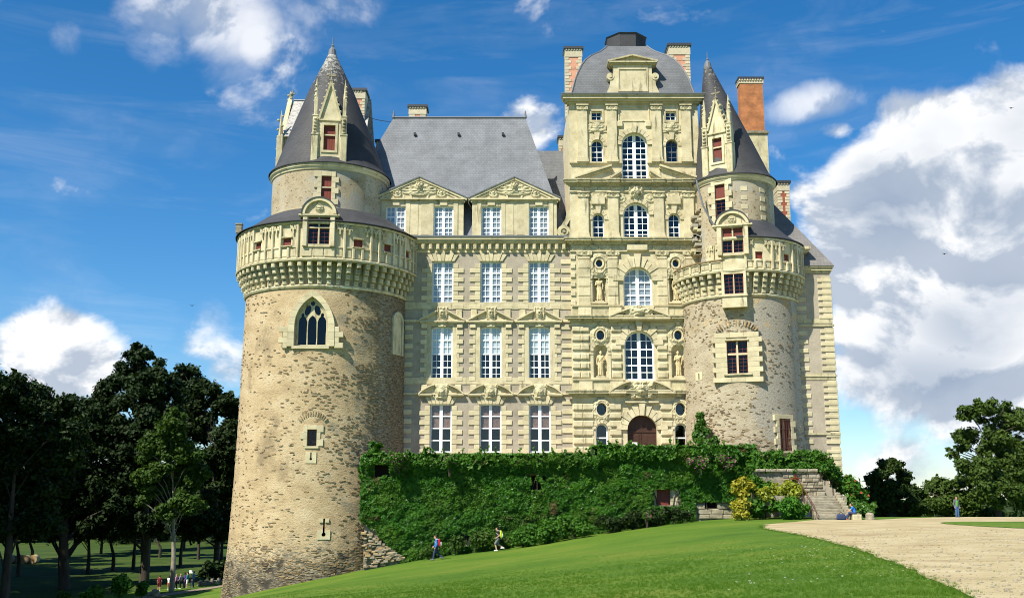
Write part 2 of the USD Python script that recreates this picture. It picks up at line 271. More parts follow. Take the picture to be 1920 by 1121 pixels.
M['carved'] = material('carved_limestone', [(.30, .265, .16), (.46, .41, .26), (.55, .495, .325)], 2.2, rough=.9, bump=.4, vary=.08)
M['statue'] = material('statue_stone', [(.46, .37, .20), (.62, .52, .31)], 2.5, rough=.85, bump=.2)
M['render'] = material('grey_render', [(.27, .235, .18), (.345, .30, .235), (.39, .345, .275)], .7, rough=.95, bump=.3, vary=.04, spots=[((.22, .19, .14), 1.7, (1, 1, 1.6), .62, .74)])
RUB = [((.20, .14, .08), 2.3, (1, 1, 4.2), .60, .655), ((.30, .28, .22), .35, (1, 1, 1.0), .48, .66), ((.19, .145, .085), 4.2, (1, 1, 4.5), .63, .69)]
M['rubble'] = material('rubble_left', [(.35, .26, .15), (.45, .345, .205), (.505, .405, .26)], .45, rough=.95, bump=.9, bscale=7, dist=.07, stretch=(1, 1, 2.0), vary=.0, fine=.2, spots=[((.25, .19, .115), .33, (1, 1, .7), .55, .72), ((.27, .235, .165), .5, (1, 1, 1.2), .52, .68, -18, -11.5, -.2, .16, 'x'), ((.20, .155, .095), 2.1, (1, 1, 5.0), .55, .62, -17.0, -10.5, -.20, .15, 'x'), ((.085, .065, .04), 2.8, (1, 1, 6.0), .60, .66, -17.0, -10.5, -.18, .13, 'x'), RUB[0], RUB[2], ((.20, .175, .13), 2.2, (1, 1, 4.5), .50, .57, 1.5, -5.0, -.24, .12, 'z'), ((.075, .062, .045), 3.0, (1, 1, 5.5), .57, .62, 1.0, -5.0, -.22, .12, 'z'), ((.045, .04, .032), .55, (1, 1, 1.3), .55, .66, -1.2, -3.6, -.25, .075, 'z')])  # right flank greyed and darkened: rougher stone plus shade put into the colour
M['rubble_right'] = material('rubble_right', [(.30, .25, .17), (.38, .325, .23), (.43, .375, .275)], .6, rough=.95, bump=.9, bscale=7, dist=.07, stretch=(1, 1, 2.0), vary=.0, fine=.2, spots=[((.315, .29, .24), .3, (1, 1, 1), .46, .58, 19.5, 22.5, -.16, .16, 'x'), ((.42, .31, .17), .5, (1, 1, 1.4), .52, .68, 10, 19, -.2, .06, 'z')] + RUB[:1] + RUB[2:] + [((.22, .165, .10), 1.4, (1, 1, 2.6), .50, .62, 9.5, 5.5, -.15, .06, 'z')])
M['drum'] = material('drum_render', [(.27, .215, .135), (.36, .30, .20), (.40, .35, .255)], .5, rough=.95, bump=.5, bscale=8, vary=.0, fine=.16, spots=[((.10, .075, .045), 3.0, (1, 1, 2.2), .585, .63), ((.33, .31, .255), .28, (1, 1, 1), .47, .58)])
M['rock'] = material('rough_stone', [(.15, .13, .09), (.26, .23, .165), (.36, .325, .25)], 2.0, rough=.95, bump=1.0, bscale=9, stretch=(1, 1, 1.6), vary=.2)
M['stone_brown'] = material('brown_schist', [(.14, .095, .05), (.24, .17, .095)], 4, rough=.95, vary=.35)
M['stone_grey'] = material('grey_schist', [(.17, .14, .095), (.27, .225, .155)], 4, rough=.95, vary=.35)
M['stone_ochre'] = material('ochre_schist', [(.23, .155, .075), (.32, .23, .125)], 4, rough=.95, vary=.3)
M['slate'] = slate('slate_blue', (.155, .165, .185), 4.5)
M['slate_dome'] = slate('slate_dome', (.125, .130, .140), 5.0)
M['step'] = material('worn_step_stone', [(.23, .20, .14), (.33, .295, .21), (.38, .34, .25)], 2.2, rough=.92, bump=.6, vary=.15)
M['slate_dark'] = slate('slate_dark', (.046, .047, .052), 5.0, along='xy')
M['slate_cone'] = slate('slate_cone', (.046, .046, .050), 5.0, lichen=((.40, .395, .36), 36.5, 44.5), along='xy')
M['slate_old'] = slate('slate_old', (.16, .15, .145), 5.0, lichen=((.46, .44, .41), 30.0, 36.0), along='xy')
M['lead'] = plain('lead_flashing', (.13, .14, .155), .6, 0.0, .3)
M['lead_dark'] = plain('dark_gutter', (.035, .036, .04), .5)
M['white'] = plain('white_paint', (.80, .82, .83), .45)
M['glass'] = glassmat('window_glass', refl=(.6, .6, .6))
M['glass_lead'] = glassmat('leaded_glass', (.40, .43, .45), (.42, .43, .45))
M['red'] = material('oxblood_wood', [(.13, .028, .018), (.18, .04, .026)], 6, rough=.6, bump=.1)
M['door'] = material('brown_door_wood', [(.040, .018, .011), (.065, .03, .018)], 5, stretch=(1, 1, .2), rough=.5, bump=.1)
M['dark'] = plain('dark_room', (.035, .032, .03), .9)  # near black: the unlit depth behind openings is put into the colour
M['blind'] = plain('white_blind', (.78, .80, .80), .8)
M['curtain'] = material('grey_lace_curtain', [(.42, .43, .47), (.58, .59, .62)], 9, rough=.9, bump=0)
M['stained'] = material('patterned_curtain', [(.16, .075, .06), (.34, .19, .14), (.17, .10, .085), (.36, .25, .19)], 5, rough=.8, bump=0)
M['orange_brick'] = usdkit.material(stage, '/World/Looks/orange_brick', {'g': ('geometry', {}), 's': ('separate_xyz', {}), 'c': ('combine_xyz', {}), 'a': ('math', dict(math_type='add')),
    'b': ('brick_texture', dict(scale=1., brick_width=.24, row_height=.09, mortar_size=.010, color1=(.42, .145, .045), color2=(.33, .105, .036), mortar=(.34, .19, .09))), 'n': ('noise_texture', dict(scale=1.3, detail=5)), 'nr': ('map_range', dict(from_min=.3, from_max=.7, to_min=.7, to_max=1.25)),
    'nc': ('combine_color', {}), 'x': ('mix_color', dict(blend_type='multiply', fac=1., use_clamp=False)), 'p': ('principled_bsdf', dict(roughness=.9))},
    [('g.position', 's.vector'), ('s.x', 'a.value1'), ('s.y', 'a.value2'), ('a.value', 'c.x'), ('s.z', 'c.y'), ('c.vector', 'b.vector'), ('g.position', 'n.vector'), ('n.fac', 'nr.value'), ('nr.result', 'nc.r'), ('nr.result', 'nc.g'), ('nr.result', 'nc.b'), ('b.color', 'x.a'), ('nc.color', 'x.b'), ('x.result', 'p.base_color')], surface='p.BSDF')
M['pink_brick'] = material('pink_brick', [(.46, .22, .14), (.55, .30, .20)], 5, rough=.9, vary=.15)
M['red_brick'] = material('dark_red_brick', [(.26, .07, .045), (.34, .10, .06)], 5, rough=.9, vary=.15)
M['pale_block'] = material('pale_block', [(.44, .39, .27), (.56, .50, .37)], 4, rough=.9, vary=.15)
M['iron'] = plain('rusty_iron', (.10, .035, .025), .7)
M['zinc'] = plain('zinc_pipe', (.22, .23, .25), .45, .5)
M['bark'] = material('bark', [(.035, .028, .02), (.075, .06, .045)], 3, stretch=(1, 1, .25), rough=.95, bump=1.)
M['bark_pale'] = material('pale_bark', [(.15, .13, .10), (.30, .27, .21)], 3, stretch=(1, 1, .5), rough=.95, bump=.6)
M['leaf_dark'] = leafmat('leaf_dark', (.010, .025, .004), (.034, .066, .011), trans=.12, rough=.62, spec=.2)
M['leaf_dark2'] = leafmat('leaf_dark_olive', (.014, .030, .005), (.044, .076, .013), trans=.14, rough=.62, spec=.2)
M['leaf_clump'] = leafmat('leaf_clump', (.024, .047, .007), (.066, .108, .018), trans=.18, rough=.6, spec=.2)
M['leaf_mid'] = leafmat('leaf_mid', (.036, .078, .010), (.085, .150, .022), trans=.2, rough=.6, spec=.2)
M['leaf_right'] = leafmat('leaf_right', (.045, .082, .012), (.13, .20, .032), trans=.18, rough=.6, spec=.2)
M['ivy'] = leafmat('ivy_leaf', (.032, .118, .008), (.12, .285, .023), rough=.42, trans=.2, scale=.6, spec=.3)
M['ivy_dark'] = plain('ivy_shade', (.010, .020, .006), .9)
M['leaf_bright'] = leafmat('leaf_bright', (.055, .14, .016), (.10, .23, .03), trans=.3)
M['leaf_bush'] = leafmat('leaf_bush', (.040, .12, .010), (.125, .26, .026), trans=.2, rough=.6, spec=.2)
M['leaf_bush2'] = leafmat('leaf_bush_clipped', (.045, .15, .012), (.11, .26, .028), trans=.2, rough=.6, spec=.2)
M['ivy2'] = leafmat('ivy_leaf_mixed', (.042, .115, .009), (.14, .275, .026), rough=.5, trans=.2, scale=.6, spec=.25)
M['ivy_dry'] = leafmat('ivy_leaf_dry', (.085, .07, .025), (.15, .12, .04), rough=.7, trans=.1, spec=.2)
M['leaf_yellow'] = leafmat('leaf_yellow', (.28, .27, .02), (.56, .50, .06), trans=.25, scale=2.5)
M['leaf_lime'] = leafmat('leaf_lime', (.20, .24, .018), (.58, .54, .04), trans=.25, scale=2.0)
M['pink_flower'] = leafmat('pink_flower', (.28, .09, .16), (.48, .22, .30), trans=.2, scale=3)
M['red_flower'] = leafmat('red_flower', (.40, .05, .03), (.55, .12, .06), trans=.2, scale=3)
M['straw'] = material('pale_straw', [(.42, .36, .22), (.55, .48, .32)], 5, rough=.95, bump=.5)
M['straw_end'] = material('straw_end', [(.26, .17, .08), (.38, .26, .13)], 6, rough=.95, bump=.5)
M['daisy'] = plain('daisy_white', (.8, .8, .78), .8)
# ------------------------------------------------------------------ terrain
GX = np.array([-400, -60, -44, -36, -30, -25, -20, -9.8, -5.5, 0, 6.5, 11.7, 16.5, 21, 400.])
GZ = np.array([-8.9, -8.7, -8.55, -8.35, -7.85, -7.0, -5.7, -3.75, -3.0, -2.4, -1.35, -.62, -.12, 0, 0.])
def terrain(x, y):
    x, y = np.asarray(x, float), np.asarray(y, float)
    k = np.clip((80 - y) * .12, 0, 9)
    h = np.interp(y, [-30, 0, 10, 20, 40, 60, 80], [0, 0, .14, .35, .75, .95, 1.])
    g = sum(np.interp(x + k + o, GX, GZ) for o in (-2.2, -1.1, 0, 1.1, 2.2)) / 5 * h
    right = np.clip((x - 6) / 14, 0, 1)
    fall = -np.clip(y - 87, 0, 120) * .045 * right
    far = np.clip((y - 120) / 200, 0, 1)
    und = (meshkit.fbm(np.stack([x * .035, y * .035, x * 0], -1), 3, 5) - .5) * .5 * np.clip((np.abs(y - 50) - 30) / 40, 0, 1)
    return g + fall + und - far * .3 * (1 - right)
def grass_material(name, c1, c2, c3):
    n = {'g': ('geometry', {}), 'n1': ('noise_texture', dict(scale=.12, detail=5, roughness=.6)), 'n2': ('noise_texture', dict(scale=2.6, detail=6, roughness=.7)), 'n3': ('noise_texture', dict(scale=38., detail=3, roughness=.7)),
         'mm': ('mapping', dict(scale=(.35, 1.0, 1.), rotation=(0, 0, .5))), 'w': ('noise_texture', dict(scale=.42, detail=4, roughness=.55)),
         'r': ('rgb_ramp', dict(ramp=[(.36, c1), (.5, c2), (.645, c3)])), 'a': ('mix_float', dict(fac=.42)), 'a2': ('mix_float', dict(fac=.30)), 'v': ('map_range', dict(from_min=.3, from_max=.7, to_min=.72, to_max=1.3)), 'vc': ('combine_color', {}),
         'x': ('mix_color', dict(blend_type='multiply', fac=1., use_clamp=False)), 'p': ('principled_bsdf', dict(roughness=.85, specular_ior_level=.15)), 'b': ('bump', dict(strength=.8, distance=.04))}
    L = [('g.position', 'n1.vector'), ('g.position', 'n2.vector'), ('g.position', 'n3.vector'), ('g.position', 'mm.vector'), ('mm.vector', 'w.vector'), ('n1.fac', 'a.a'), ('w.fac', 'a.b'), ('a.result', 'a2.a'), ('n2.fac', 'a2.b'), ('a2.result', 'r.fac'),
         ('n3.fac', 'v.value'), ('v.result', 'vc.r'), ('v.result', 'vc.g'), ('v.result', 'vc.b'), ('r.color', 'x.a'), ('vc.color', 'x.b'), ('x.result', 'p.base_color'), ('n3.fac', 'b.height'), ('b.normal', 'p.normal')]
    return usdkit.material(stage, '/World/Looks/' + name, n, L, surface='p.BSDF')
M['lawn'] = grass_material('lawn_grass', (.042, .100, .010), (.080, .150, .014), (.155, .180, .028))
M['gravel'] = material('gravel_sand', [(.28, .22, .11), (.36, .295, .165), (.42, .355, .22)], .5, rough=.95, bump=.4, bscale=40, dist=.012, vary=0, fine=.2, spots=[((.24, .175, .09), .30, (.5, 1, 1), .54, .70), ((.47, .40, .28), 1.6, (.5, 1, 1), .60, .75), ((.17, .14, .07), 3.2, (1, 1, 1), .66, .72), ((.10, .13, .03), .9, (1, 1, 1), .68, .73)])
M['path'] = material('path_sand', [(.17, .14, .10), (.27, .225, .16)], .6, rough=.95, bump=.5, bscale=14, vary=0)
def grid_mesh(xs, ys, zf):
    xx, yy = np.meshgrid(xs, ys); v = np.stack([xx.ravel(), yy.ravel(), zf(xx, yy).ravel()], -1); m = len(xs)
    i = (np.arange(len(ys) - 1)[:, None] * m + np.arange(m - 1)).ravel()
    return v, np.stack([i, i + 1, i + m + 1, i + m], -1)
xs = np.concatenate([np.linspace(-1500, -160, 12), np.linspace(-150, -52, 40), np.arange(-50, 50.1, .8), np.linspace(52, 150, 40), np.linspace(170, 1500, 12)])
ys = np.concatenate([np.linspace(-300, -12, 10), np.arange(-10, 130, .9), np.linspace(132, 320, 70), np.linspace(340, 2500, 14)])
MB().raw(*grid_mesh(xs, ys, terrain)).build('lawn', M['lawn'], smooth=True, label='mown green lawn sloping down to the left', cat='lawn', kind='structure')
def ground_patch(name, poly, mat, lift, label, cat, step=.8, wob=.25, seed=0):
    poly = poly.segmentize(step)
    xy = np.array(poly.exterior.coords)[:-1]
    xy = xy + (meshkit.fbm(np.c_[xy * 1.1, xy[:, :1] * 0], 3, seed)[:, None] - .5) * 2 * wob
    poly = Polygon(xy).buffer(0); poly = max(getattr(poly, 'geoms', [poly]), key=lambda g: g.area)
    x0, y0, x1, y1 = poly.bounds
    gx, gy = np.meshgrid(np.arange(x0, x1, step), np.arange(y0, y1, step)); q = np.c_[gx.ravel(), gy.ravel()]
    inner = poly.buffer(-step * .45); q = q[shapely.contains_xy(inner, q[:, 0], q[:, 1])]
    b = np.array(poly.exterior.coords)[:-1]; p = np.vstack([b, q])
    from scipy.spatial import Delaunay
    tri = Delaunay(p).simplices; c = p[tri].mean(1); tri = tri[shapely.contains_xy(poly, c[:, 0], c[:, 1])]
    e1, e2 = p[tri[:, 1]] - p[tri[:, 0]], p[tri[:, 2]] - p[tri[:, 0]]; cr = e1[:, 0] * e2[:, 1] - e1[:, 1] * e2[:, 0]
    tri = tri[np.abs(cr) > 1e-7]; cr = cr[np.abs(cr) > 1e-7]; tri[cr < 0] = tri[cr < 0][:, ::-1]
    MB().raw(np.c_[p, terrain(p[:, 0], p[:, 1]) + lift], tri).build(name, mat, smooth=True, label=label, cat=cat, kind='structure'); return poly
GRAVEL = Polygon([(6.2, 4), (7.4, 14), (7.9, 17.5), (9.1, 22.7), (10.6, 29), (12.2, 37.5), (13.6, 48), (14.6, 60), (16.2, 67), (19.5, 71.5), (22.3, 76.4), (27.2, 77.2), (31, 82), (40, 89), (90, 89), (90, 4)])
GRAVEL = ground_patch('gravel_drive', GRAVEL, M['gravel'], .016, 'pale sandy gravel drive on the right below the staircase', 'drive')
ISLE = Polygon([(30.6, 70.5)] + [(25.6 + 1.2 + 4 * (1 - math.cos(t)) + 0, 61 + 9.5 * math.sin(t)) for t in np.linspace(PI / 2, -PI / 2, 14)] + [(31, 51.5), (52, 49), (60, 52), (60, 70)]).buffer(0)
ISLE = ground_patch('grass_island', ISLE, M['lawn'], .035, 'rounded grass patch inside the gravel drive at the right edge', 'lawn', wob=.15)
PATH = LineString([(-62, 93), (-46, 98), (-38.5, 104.5), (-33.5, 112), (-27, 120), (-16, 126)]).buffer(1.35)
PATH = ground_patch('footpath', PATH, M['path'], .045, 'narrow grey path in the valley behind the left tower', 'path', wob=.15)

M['meadow'] = grass_material('meadow_grass', (.016, .040, .006), (.036, .066, .010), (.075, .092, .020))  # rough grass, with tree shade darkened into its colour
ground_patch('meadow', Polygon([(-150, 104), (-62, 106), (-48, 108), (-42, 113), (-36, 121), (-28, 129), (-16, 136), (-16, 290), (-200, 290)]), M['meadow'], .03, 'rough pasture in the valley, tree shade darkened into its colour', 'meadow', step=2.2, wob=1.2, seed=3)
# ------------------------------------------------------------------ building pieces
def window(parent, T, poly, d, rows, cols=2, sub=(2, 2), fw=.12, bar=.05, mull=.18, mat='white', glass='glass', name='window', back=None, label=None, depth=.09, sill=None):
    """poly: opening (a,z). rows: row boundaries from the bottom (fractions). back: {row: material} hung just behind the glass; one pane per light"""
    w = part(parent, name, label); a0, z0, a1, z1 = poly.bounds
    inner = poly.buffer(-fw, join_style=2); lights = []
    cw = (a1 - a0) / cols
    for i in range(len(rows) - 1):
        for j in range(cols):
            L0 = a0 + j * cw + (mull / 2 if j else 0); L1 = a0 + (j + 1) * cw - (mull / 2 if j < cols - 1 else 0)
            zz0, zz1 = z0 + (z1 - z0) * rows[i] + (fw * .45 if i else 0), z0 + (z1 - z0) * rows[i + 1] - (fw * .45 if i < len(rows) - 2 else 0)
            g = inner.intersection(sbox(L0, zz0, L1, zz1))
            if g.area > .01: lights.append((i, g))
    MB().prism(poly.difference(unary_union([g for _, g in lights])), d, d + depth).build('frame', M[mat], w, T)
    bars = MB(); hung = {}
    for i, g in lights:
        b0, c0, b1, c1 = g.bounds; nx, nz = sub[i] if isinstance(sub, list) else sub
        cells = unary_union([sbox(b0 + (b1 - b0) * p / nx + bar / 2 * (p > 0), c0 + (c1 - c0) * q / nz + bar / 2 * (q > 0), b0 + (b1 - b0) * (p + 1) / nx - bar / 2 * (p < nx - 1), c0 + (c1 - c0) * (q + 1) / nz - bar / 2 * (q < nz - 1)) for p in range(nx) for q in range(nz)])
        if nx * nz > 1: bars.prism(g.difference(cells), d + .02, d + .05)
        MB().prism(g, d + .055, d + .062).build('pane', M[glass], w, T)
        if back and i in back: hung.setdefault(back[i], MB()).prism(g.buffer(.02, join_style=2), d + .11, d + .118)
    if bars.v: bars.build('glazing_bar', M[mat], w, T)
    for k, mb in hung.items(): mb.build({'blind': 'blind', 'curtain': 'curtain', 'stained': 'curtain', 'red': 'shutter'}.get(k, 'curtain'), M[k], w, T)
    if sill: MB().box(a0 - .1, a1 + .1, -sill, d + .02, z0 - .12, z0 + .004).build('sill', M['cream'], w, T)
    return w
def cornice(mb, a0, a1, z0, prof, d_in=.1, ret=True):
    z = z0
    for h, p in prof:
        e = p if ret else 0
        mb.box(a0 - e, a1 + e, -p, d_in, z, z + h); z += h
    return mb
def relief(mb, cx, cz, w, h, depth, seed, shape='shield', n=26, d=0.0, frq=2.6):
    u, v = np.meshgrid(np.linspace(-1, 1, n), np.linspace(-1, 1, n)); au = np.abs(u)
    P = np.stack([au * frq * (w / max(w, h)) ** .5, v * frq, u * 0], -1)
    nz = 1 - np.abs(meshkit.noise(P + seed * 7.3, seed) * 2 - 1); nz = nz * .65 + .35 * (1 - np.abs(meshkit.noise(P * 2.1 + seed * 3.3, seed + 1) * 2 - 1))
    r = np.hypot(u, v)
    edge = {'shield': 1 - np.clip((np.maximum(au * (1 + .35 * np.clip(v * -1, 0, 1)), np.abs(v)) - .80) / .2, 0, 1), 'round': 1 - np.clip((r - .80) / .18, 0, 1), 'band': np.ones_like(u) * (1 - np.clip((np.abs(v) - .8) / .2, 0, 1)),
            'fan': 1 - np.clip((au * .95 - (v * .5 + .55)) / .15, 0, 1), 'ring': (1 - np.clip((r - .8) / .18, 0, 1)) * np.clip((r - .50) / .06, 0, 1), 'wing': 1 - np.clip((np.abs(v + .1) - (1 - au * .55)) / .18, 0, 1)}[shape]
    core = {'shield': .55 * np.exp(-((u / .45) ** 2 + (v / .5) ** 2) ** 2), 'round': .4 * np.exp(-(r / .4) ** 4), 'band': 0 * u, 'fan': .5 * np.exp(-(u / .3) ** 2), 'ring': .3 * np.exp(-((r - .62) / .08) ** 2), 'wing': .5 * np.exp(-((u / .28) ** 2 + (v / .6) ** 2))}[shape]
    H = edge * (.12 + .55 * nz ** 1.5 + core) * depth - (1 - edge) * .03
    V = np.stack([cx + u * w / 2, d - H, cz + v * h / 2], -1).reshape(-1, 3)
    i = (np.arange(n - 1)[:, None] * n + np.arange(n - 1)).ravel()
    q = np.stack([i, i + 1, i + n + 1, i + n], -1)
    if shape == 'ring': q = q[r.ravel()[q].mean(1) > .44]
    mb.raw(V, q); return mb
def ring_wedges(cx, cz, r0, r1, n, t0=0., t1=PI, gap=.02):
    out = []
    for k in range(n):
        A, B = t0 + (t1 - t0) * k / n + gap / r0, t0 + (t1 - t0) * (k + 1) / n - gap / r0
        tt = np.linspace(A, B, 4); out.append(Polygon([(cx + r0 * math.cos(t), cz + r0 * math.sin(t)) for t in tt] + [(cx + r1 * math.cos(t), cz + r1 * math.sin(t)) for t in tt[::-1]]))
    return out
def bar_poly(p, q, w):
    return LineString([p, q]).buffer(w / 2, cap_style=2)
def pediment(parent, T, cx, hw, z0, z1, kind='tri', proud=.32, broken=.0, mat='cream', roof=None, th=.16, tym=True, name='pediment'):
    """base moulding at z0, apex at z1; broken: half width of the open centre"""
    p = part(parent, name); mb = MB()
    if tym:
        shp = Polygon([(cx - hw, z0 + .05), (cx + hw, z0 + .05), (cx, z1 - .02)]) if kind == 'tri' else arch(cx - hw, cx + hw, z0 + .05, z1 - .02, rise=z1 - z0 - .07, n=16)
        MB().prism(shp, -.06, .1).build('tympanum', M[mat], p, T)
    b = MB()
    segs = [(cx - hw, cx + hw)] if not broken or kind == 'tri' else [(cx - hw, cx - broken * 1.4), (cx + broken * 1.4, cx + hw)]
    for s0, s1 in segs:
        b.box(s0 - .05, s1 + .05, -proud, .05, z0 - th * .6, z0); b.box(s0, s1, -proud * .65, .05, z0 - th * 1.1, z0 - th * .6 - .002)
    b.builds('base_moulding', M[mat], p, T)
    for s in (-1, 1):
        r = MB()
        if kind == 'tri':
            e = np.array([cx + s * (hw + .06), z0 + .02]); t = np.array([cx + s * broken, z1 - (z1 - z0) * broken / hw])
            for dz, w, pr in ((0, th * .55, proud + .03), (-th * .65, th * .6, proud * .6)):
                r.prism(bar_poly(e + [0, dz + th * .3], t + [0, dz + th * .3], w), -pr, .05)
        else:
            H = z1 - z0; R = (hw * hw + H * H) / (2 * H); c = (cx, z1 - R); ta = math.asin(hw / R); tb = math.asin(broken / R) if broken else 0
            for dr, w, pr in ((0, th * .55, proud + .03), (-th * .65, th * .6, proud * .6)):
                r.prism(LineString([(c[0] + s * (R + dr) * math.sin(t), c[1] + (R + dr) * math.cos(t)) for t in np.linspace(ta, tb, 8)]).buffer(w / 2, cap_style=2), -pr, .05)
        r.build('rake_moulding', M[mat], p, T)
    return p
def quoin_stack(parent, T, a0, a1, z0, z1, pitch, h, proud=.09, mat='quoin', name='quoin', start=0):
    z = z0 + start
    while z + h <= z1 + .02:
        MB().cbox(a0, a1, -proud, .05, z, min(z + h, z1), .025).build(name, M[mat], parent, T); z += pitch
def chimney(parent, X0, X1, Y, dep, z0, z1, brick='pink_brick', hc=.34, cross=False):
    c = part(parent, 'chimney'); w = X1 - X0
    MB().box(X0 + .04, X1 - .04, Y + .04, Y + dep - .04, z0, z1 - .25).build('brick_core', M[brick], c)
    n = int((z1 - .9 - z0) / hc)
    for k in range(n):
        z = z0 + k * hc; wide = .36 if k % 2 else .22
        for a, b in ((X0, X0 + w * wide), (X1 - w * wide, X1)) if not cross else ((X0, X0 + w * (.40 if k % 3 else .26)), (X1 - w * (.40 if k % 3 else .26), X1)):
            MB().cbox(a, b, Y, Y + dep, z + .012, z + hc - .03, .02).build('corner_block', M['pale_block'], c)
        if k % 4 == 3 and not cross:
            MB().box(X0 + w * wide + .02, X1 - w * wide - .02, Y + .015, Y + .3, z + .03, z + hc - .05).build('brick_panel', M[brick], c)
    zt = z0 + n * hc
    cap = MB(); cornice(cap, X0, X1, zt, [(.14, .03), (.16, .10)], ret=True, d_in=0); 
    cap = MB().box(X0 - .03, X1 + .03, Y - .03, Y + dep + .03, zt, z1 - .42)
    for i in range(int(w / .28)):
        cap.box(X0 + .05 + i * .28, X0 + .19 + i * .28, Y - .10, Y, z1 - .42, z1 - .26)
    for i in range(int(dep / .28)): cap.box(X0 - .10, X0, Y + .05 + i * .28, Y + .19 + i * .28, z1 - .42, z1 - .26)
    cap.box(X0 - .02, X1 + .02, Y - .02, Y + dep + .02, z1 - .419, z1 - .261).build('cornice', M['pale_block'], c)
    MB().box(X0 - .16, X1 + .16, Y - .16, Y + dep + .16, z1 - .26, z1).build('cap', M['lead_dark'], c)
    return c

# ------------------------------------------------------------------ main wing
YF = 92.0; TF = frame_flat(YF); zf = lambda py: zat(py, YF)
wing = thing('palace_wing', 'grey and cream palace wing with three window bays under a steep slate roof', 'building', (-6, YF, 4.6))
BAYS = [-6.43, -1.95, 2.52]; HW = .98
LV = {0: (zf(848), zf(757)), 1: (zf(713.5), zf(611.5)), 2: (zf(577.5), zf(489.5))}
ZC0, ZC1 = zf(472), zf(443)
holes = []
for lv, (z0, z1) in LV.items():
    for b in BAYS: holes.append(arch(b - HW, b + HW, z0, z1, rise=.20 if lv == 1 else .04))
MB().prism(sbox(-13, 4.6, 5.7, ZC0 + .3).difference(unary_union(holes)), 0, .6).build('wall', M['render'], wing, TF)
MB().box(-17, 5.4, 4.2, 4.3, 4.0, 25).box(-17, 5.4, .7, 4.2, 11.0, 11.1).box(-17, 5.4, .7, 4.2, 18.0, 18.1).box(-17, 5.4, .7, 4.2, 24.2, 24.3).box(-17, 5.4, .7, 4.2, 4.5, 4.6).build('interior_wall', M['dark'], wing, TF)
RW = {0: ([0, .25, .5, .75, 1], (1, 1), {3: 'stained', 2: 'stained'}), 1: ([0, .245, .49, .745, 1], (2, 2), {3: 'blind', 2: 'blind'}), 2: ([0, .25, .5, .75, 1], (2, 2), {0: 'curtain', 1: 'curtain', 2: 'curtain', 3: 'curtain'})}
for lv, (z0, z1) in LV.items():
    for k, b in enumerate(BAYS):
        rows, sub, back = RW[lv]
        window(wing, TF, holes[lv * 3 + k], .24, rows, 2, sub, fw=.12, mull=.28, bar=.05, back=back)
        p = z0 - .25
        pitch, hq = .855, .41
        for s in (-1, 1):
            jl, jr = (b + HW, b + HW + .40) if s > 0 else (b - HW - .40, b - HW)
            if lv == 1:
                MB().box(jl, jr, -.05, .05, z0 - .1, z1 + .1).build('jamb', M['cream'], wing, TF)
                ql, qr = (jr, jr + .58) if s > 0 else (jl - .58, jl)
                q2l, q2r = (jr, jr + .22) if s > 0 else (jl - .22, jl)
                quoin_stack(wing, TF, ql, qr, z0 - .05, z1 - .1, pitch, hq)
                quoin_stack(wing, TF, q2l, q2r, z0 - .05 + pitch / 2, z1 - .1, pitch, hq - .02, proud=.05)
                rel = MB().cbox(q2l, q2r + .3 * (s > 0), -.2, .05, z1 - .18, z1 + .22) if s > 0 else MB().cbox(q2l - .3, q2r, -.2, .05, z1 - .18, z1 + .22)
                rel.build('console', M['cream'], wing, TF)
            else:
                ql, qr = (b + HW, b + HW + .98) if s > 0 else (b - HW - .98, b - HW)
                q2l, q2r = (b + HW, b + HW + .48) if s > 0 else (b - HW - .48, b - HW)
                zt = z1 + (.0 if lv == 0 else -.05)
                quoin_stack(wing, TF, ql, qr, z0 - .1, zt, pitch, hq)
                quoin_stack(wing, TF, q2l, q2r, z0 - .1 + pitch / 2, zt, pitch, hq, proud=.055)
        # flat arch voussoirs
        if lv != 1:
            n = 7
            for i in range(n):
                t0, t1 = i / n, (i + 1) / n; x0, x1 = b - HW - .1 + (2 * HW + .2) * t0, b - HW - .1 + (2 * HW + .2) * t1
                sp = .22 * (t0 - .5) * 2, .22 * (t1 - .5) * 2
                up = .62 + (.14 if i % 2 else 0)
                MB().prism(Polygon([(x0 + .015, z1 - .02), (x1 - .015, z1 - .02), (x1 + sp[1] * 1.8 - .015, z1 + up), (x0 + sp[0] * 1.8 + .015, z1 + up)]), -.10 - .05 * (i % 2), .05).build('voussoir', M['quoin'], wing, TF)
        else:
            for i, (x0, x1) in enumerate(((-.42, -.15), (-.14, .14), (.15, .42))):
                MB().prism(Polygon([(b + x0 * .85, z1 - .05), (b + x1 * .85, z1 - .05), (b + x1, z1 + .42), (b + x0, z1 + .42)]), -.14 - .05 * (i == 1), .05).build('voussoir', M['quoin'], wing, TF)
            MB().box(b - HW - .4, b + HW + .4, -.045, .05, z1 + .02, z1 + .45).build('lintel', M['cream'], wing, TF)
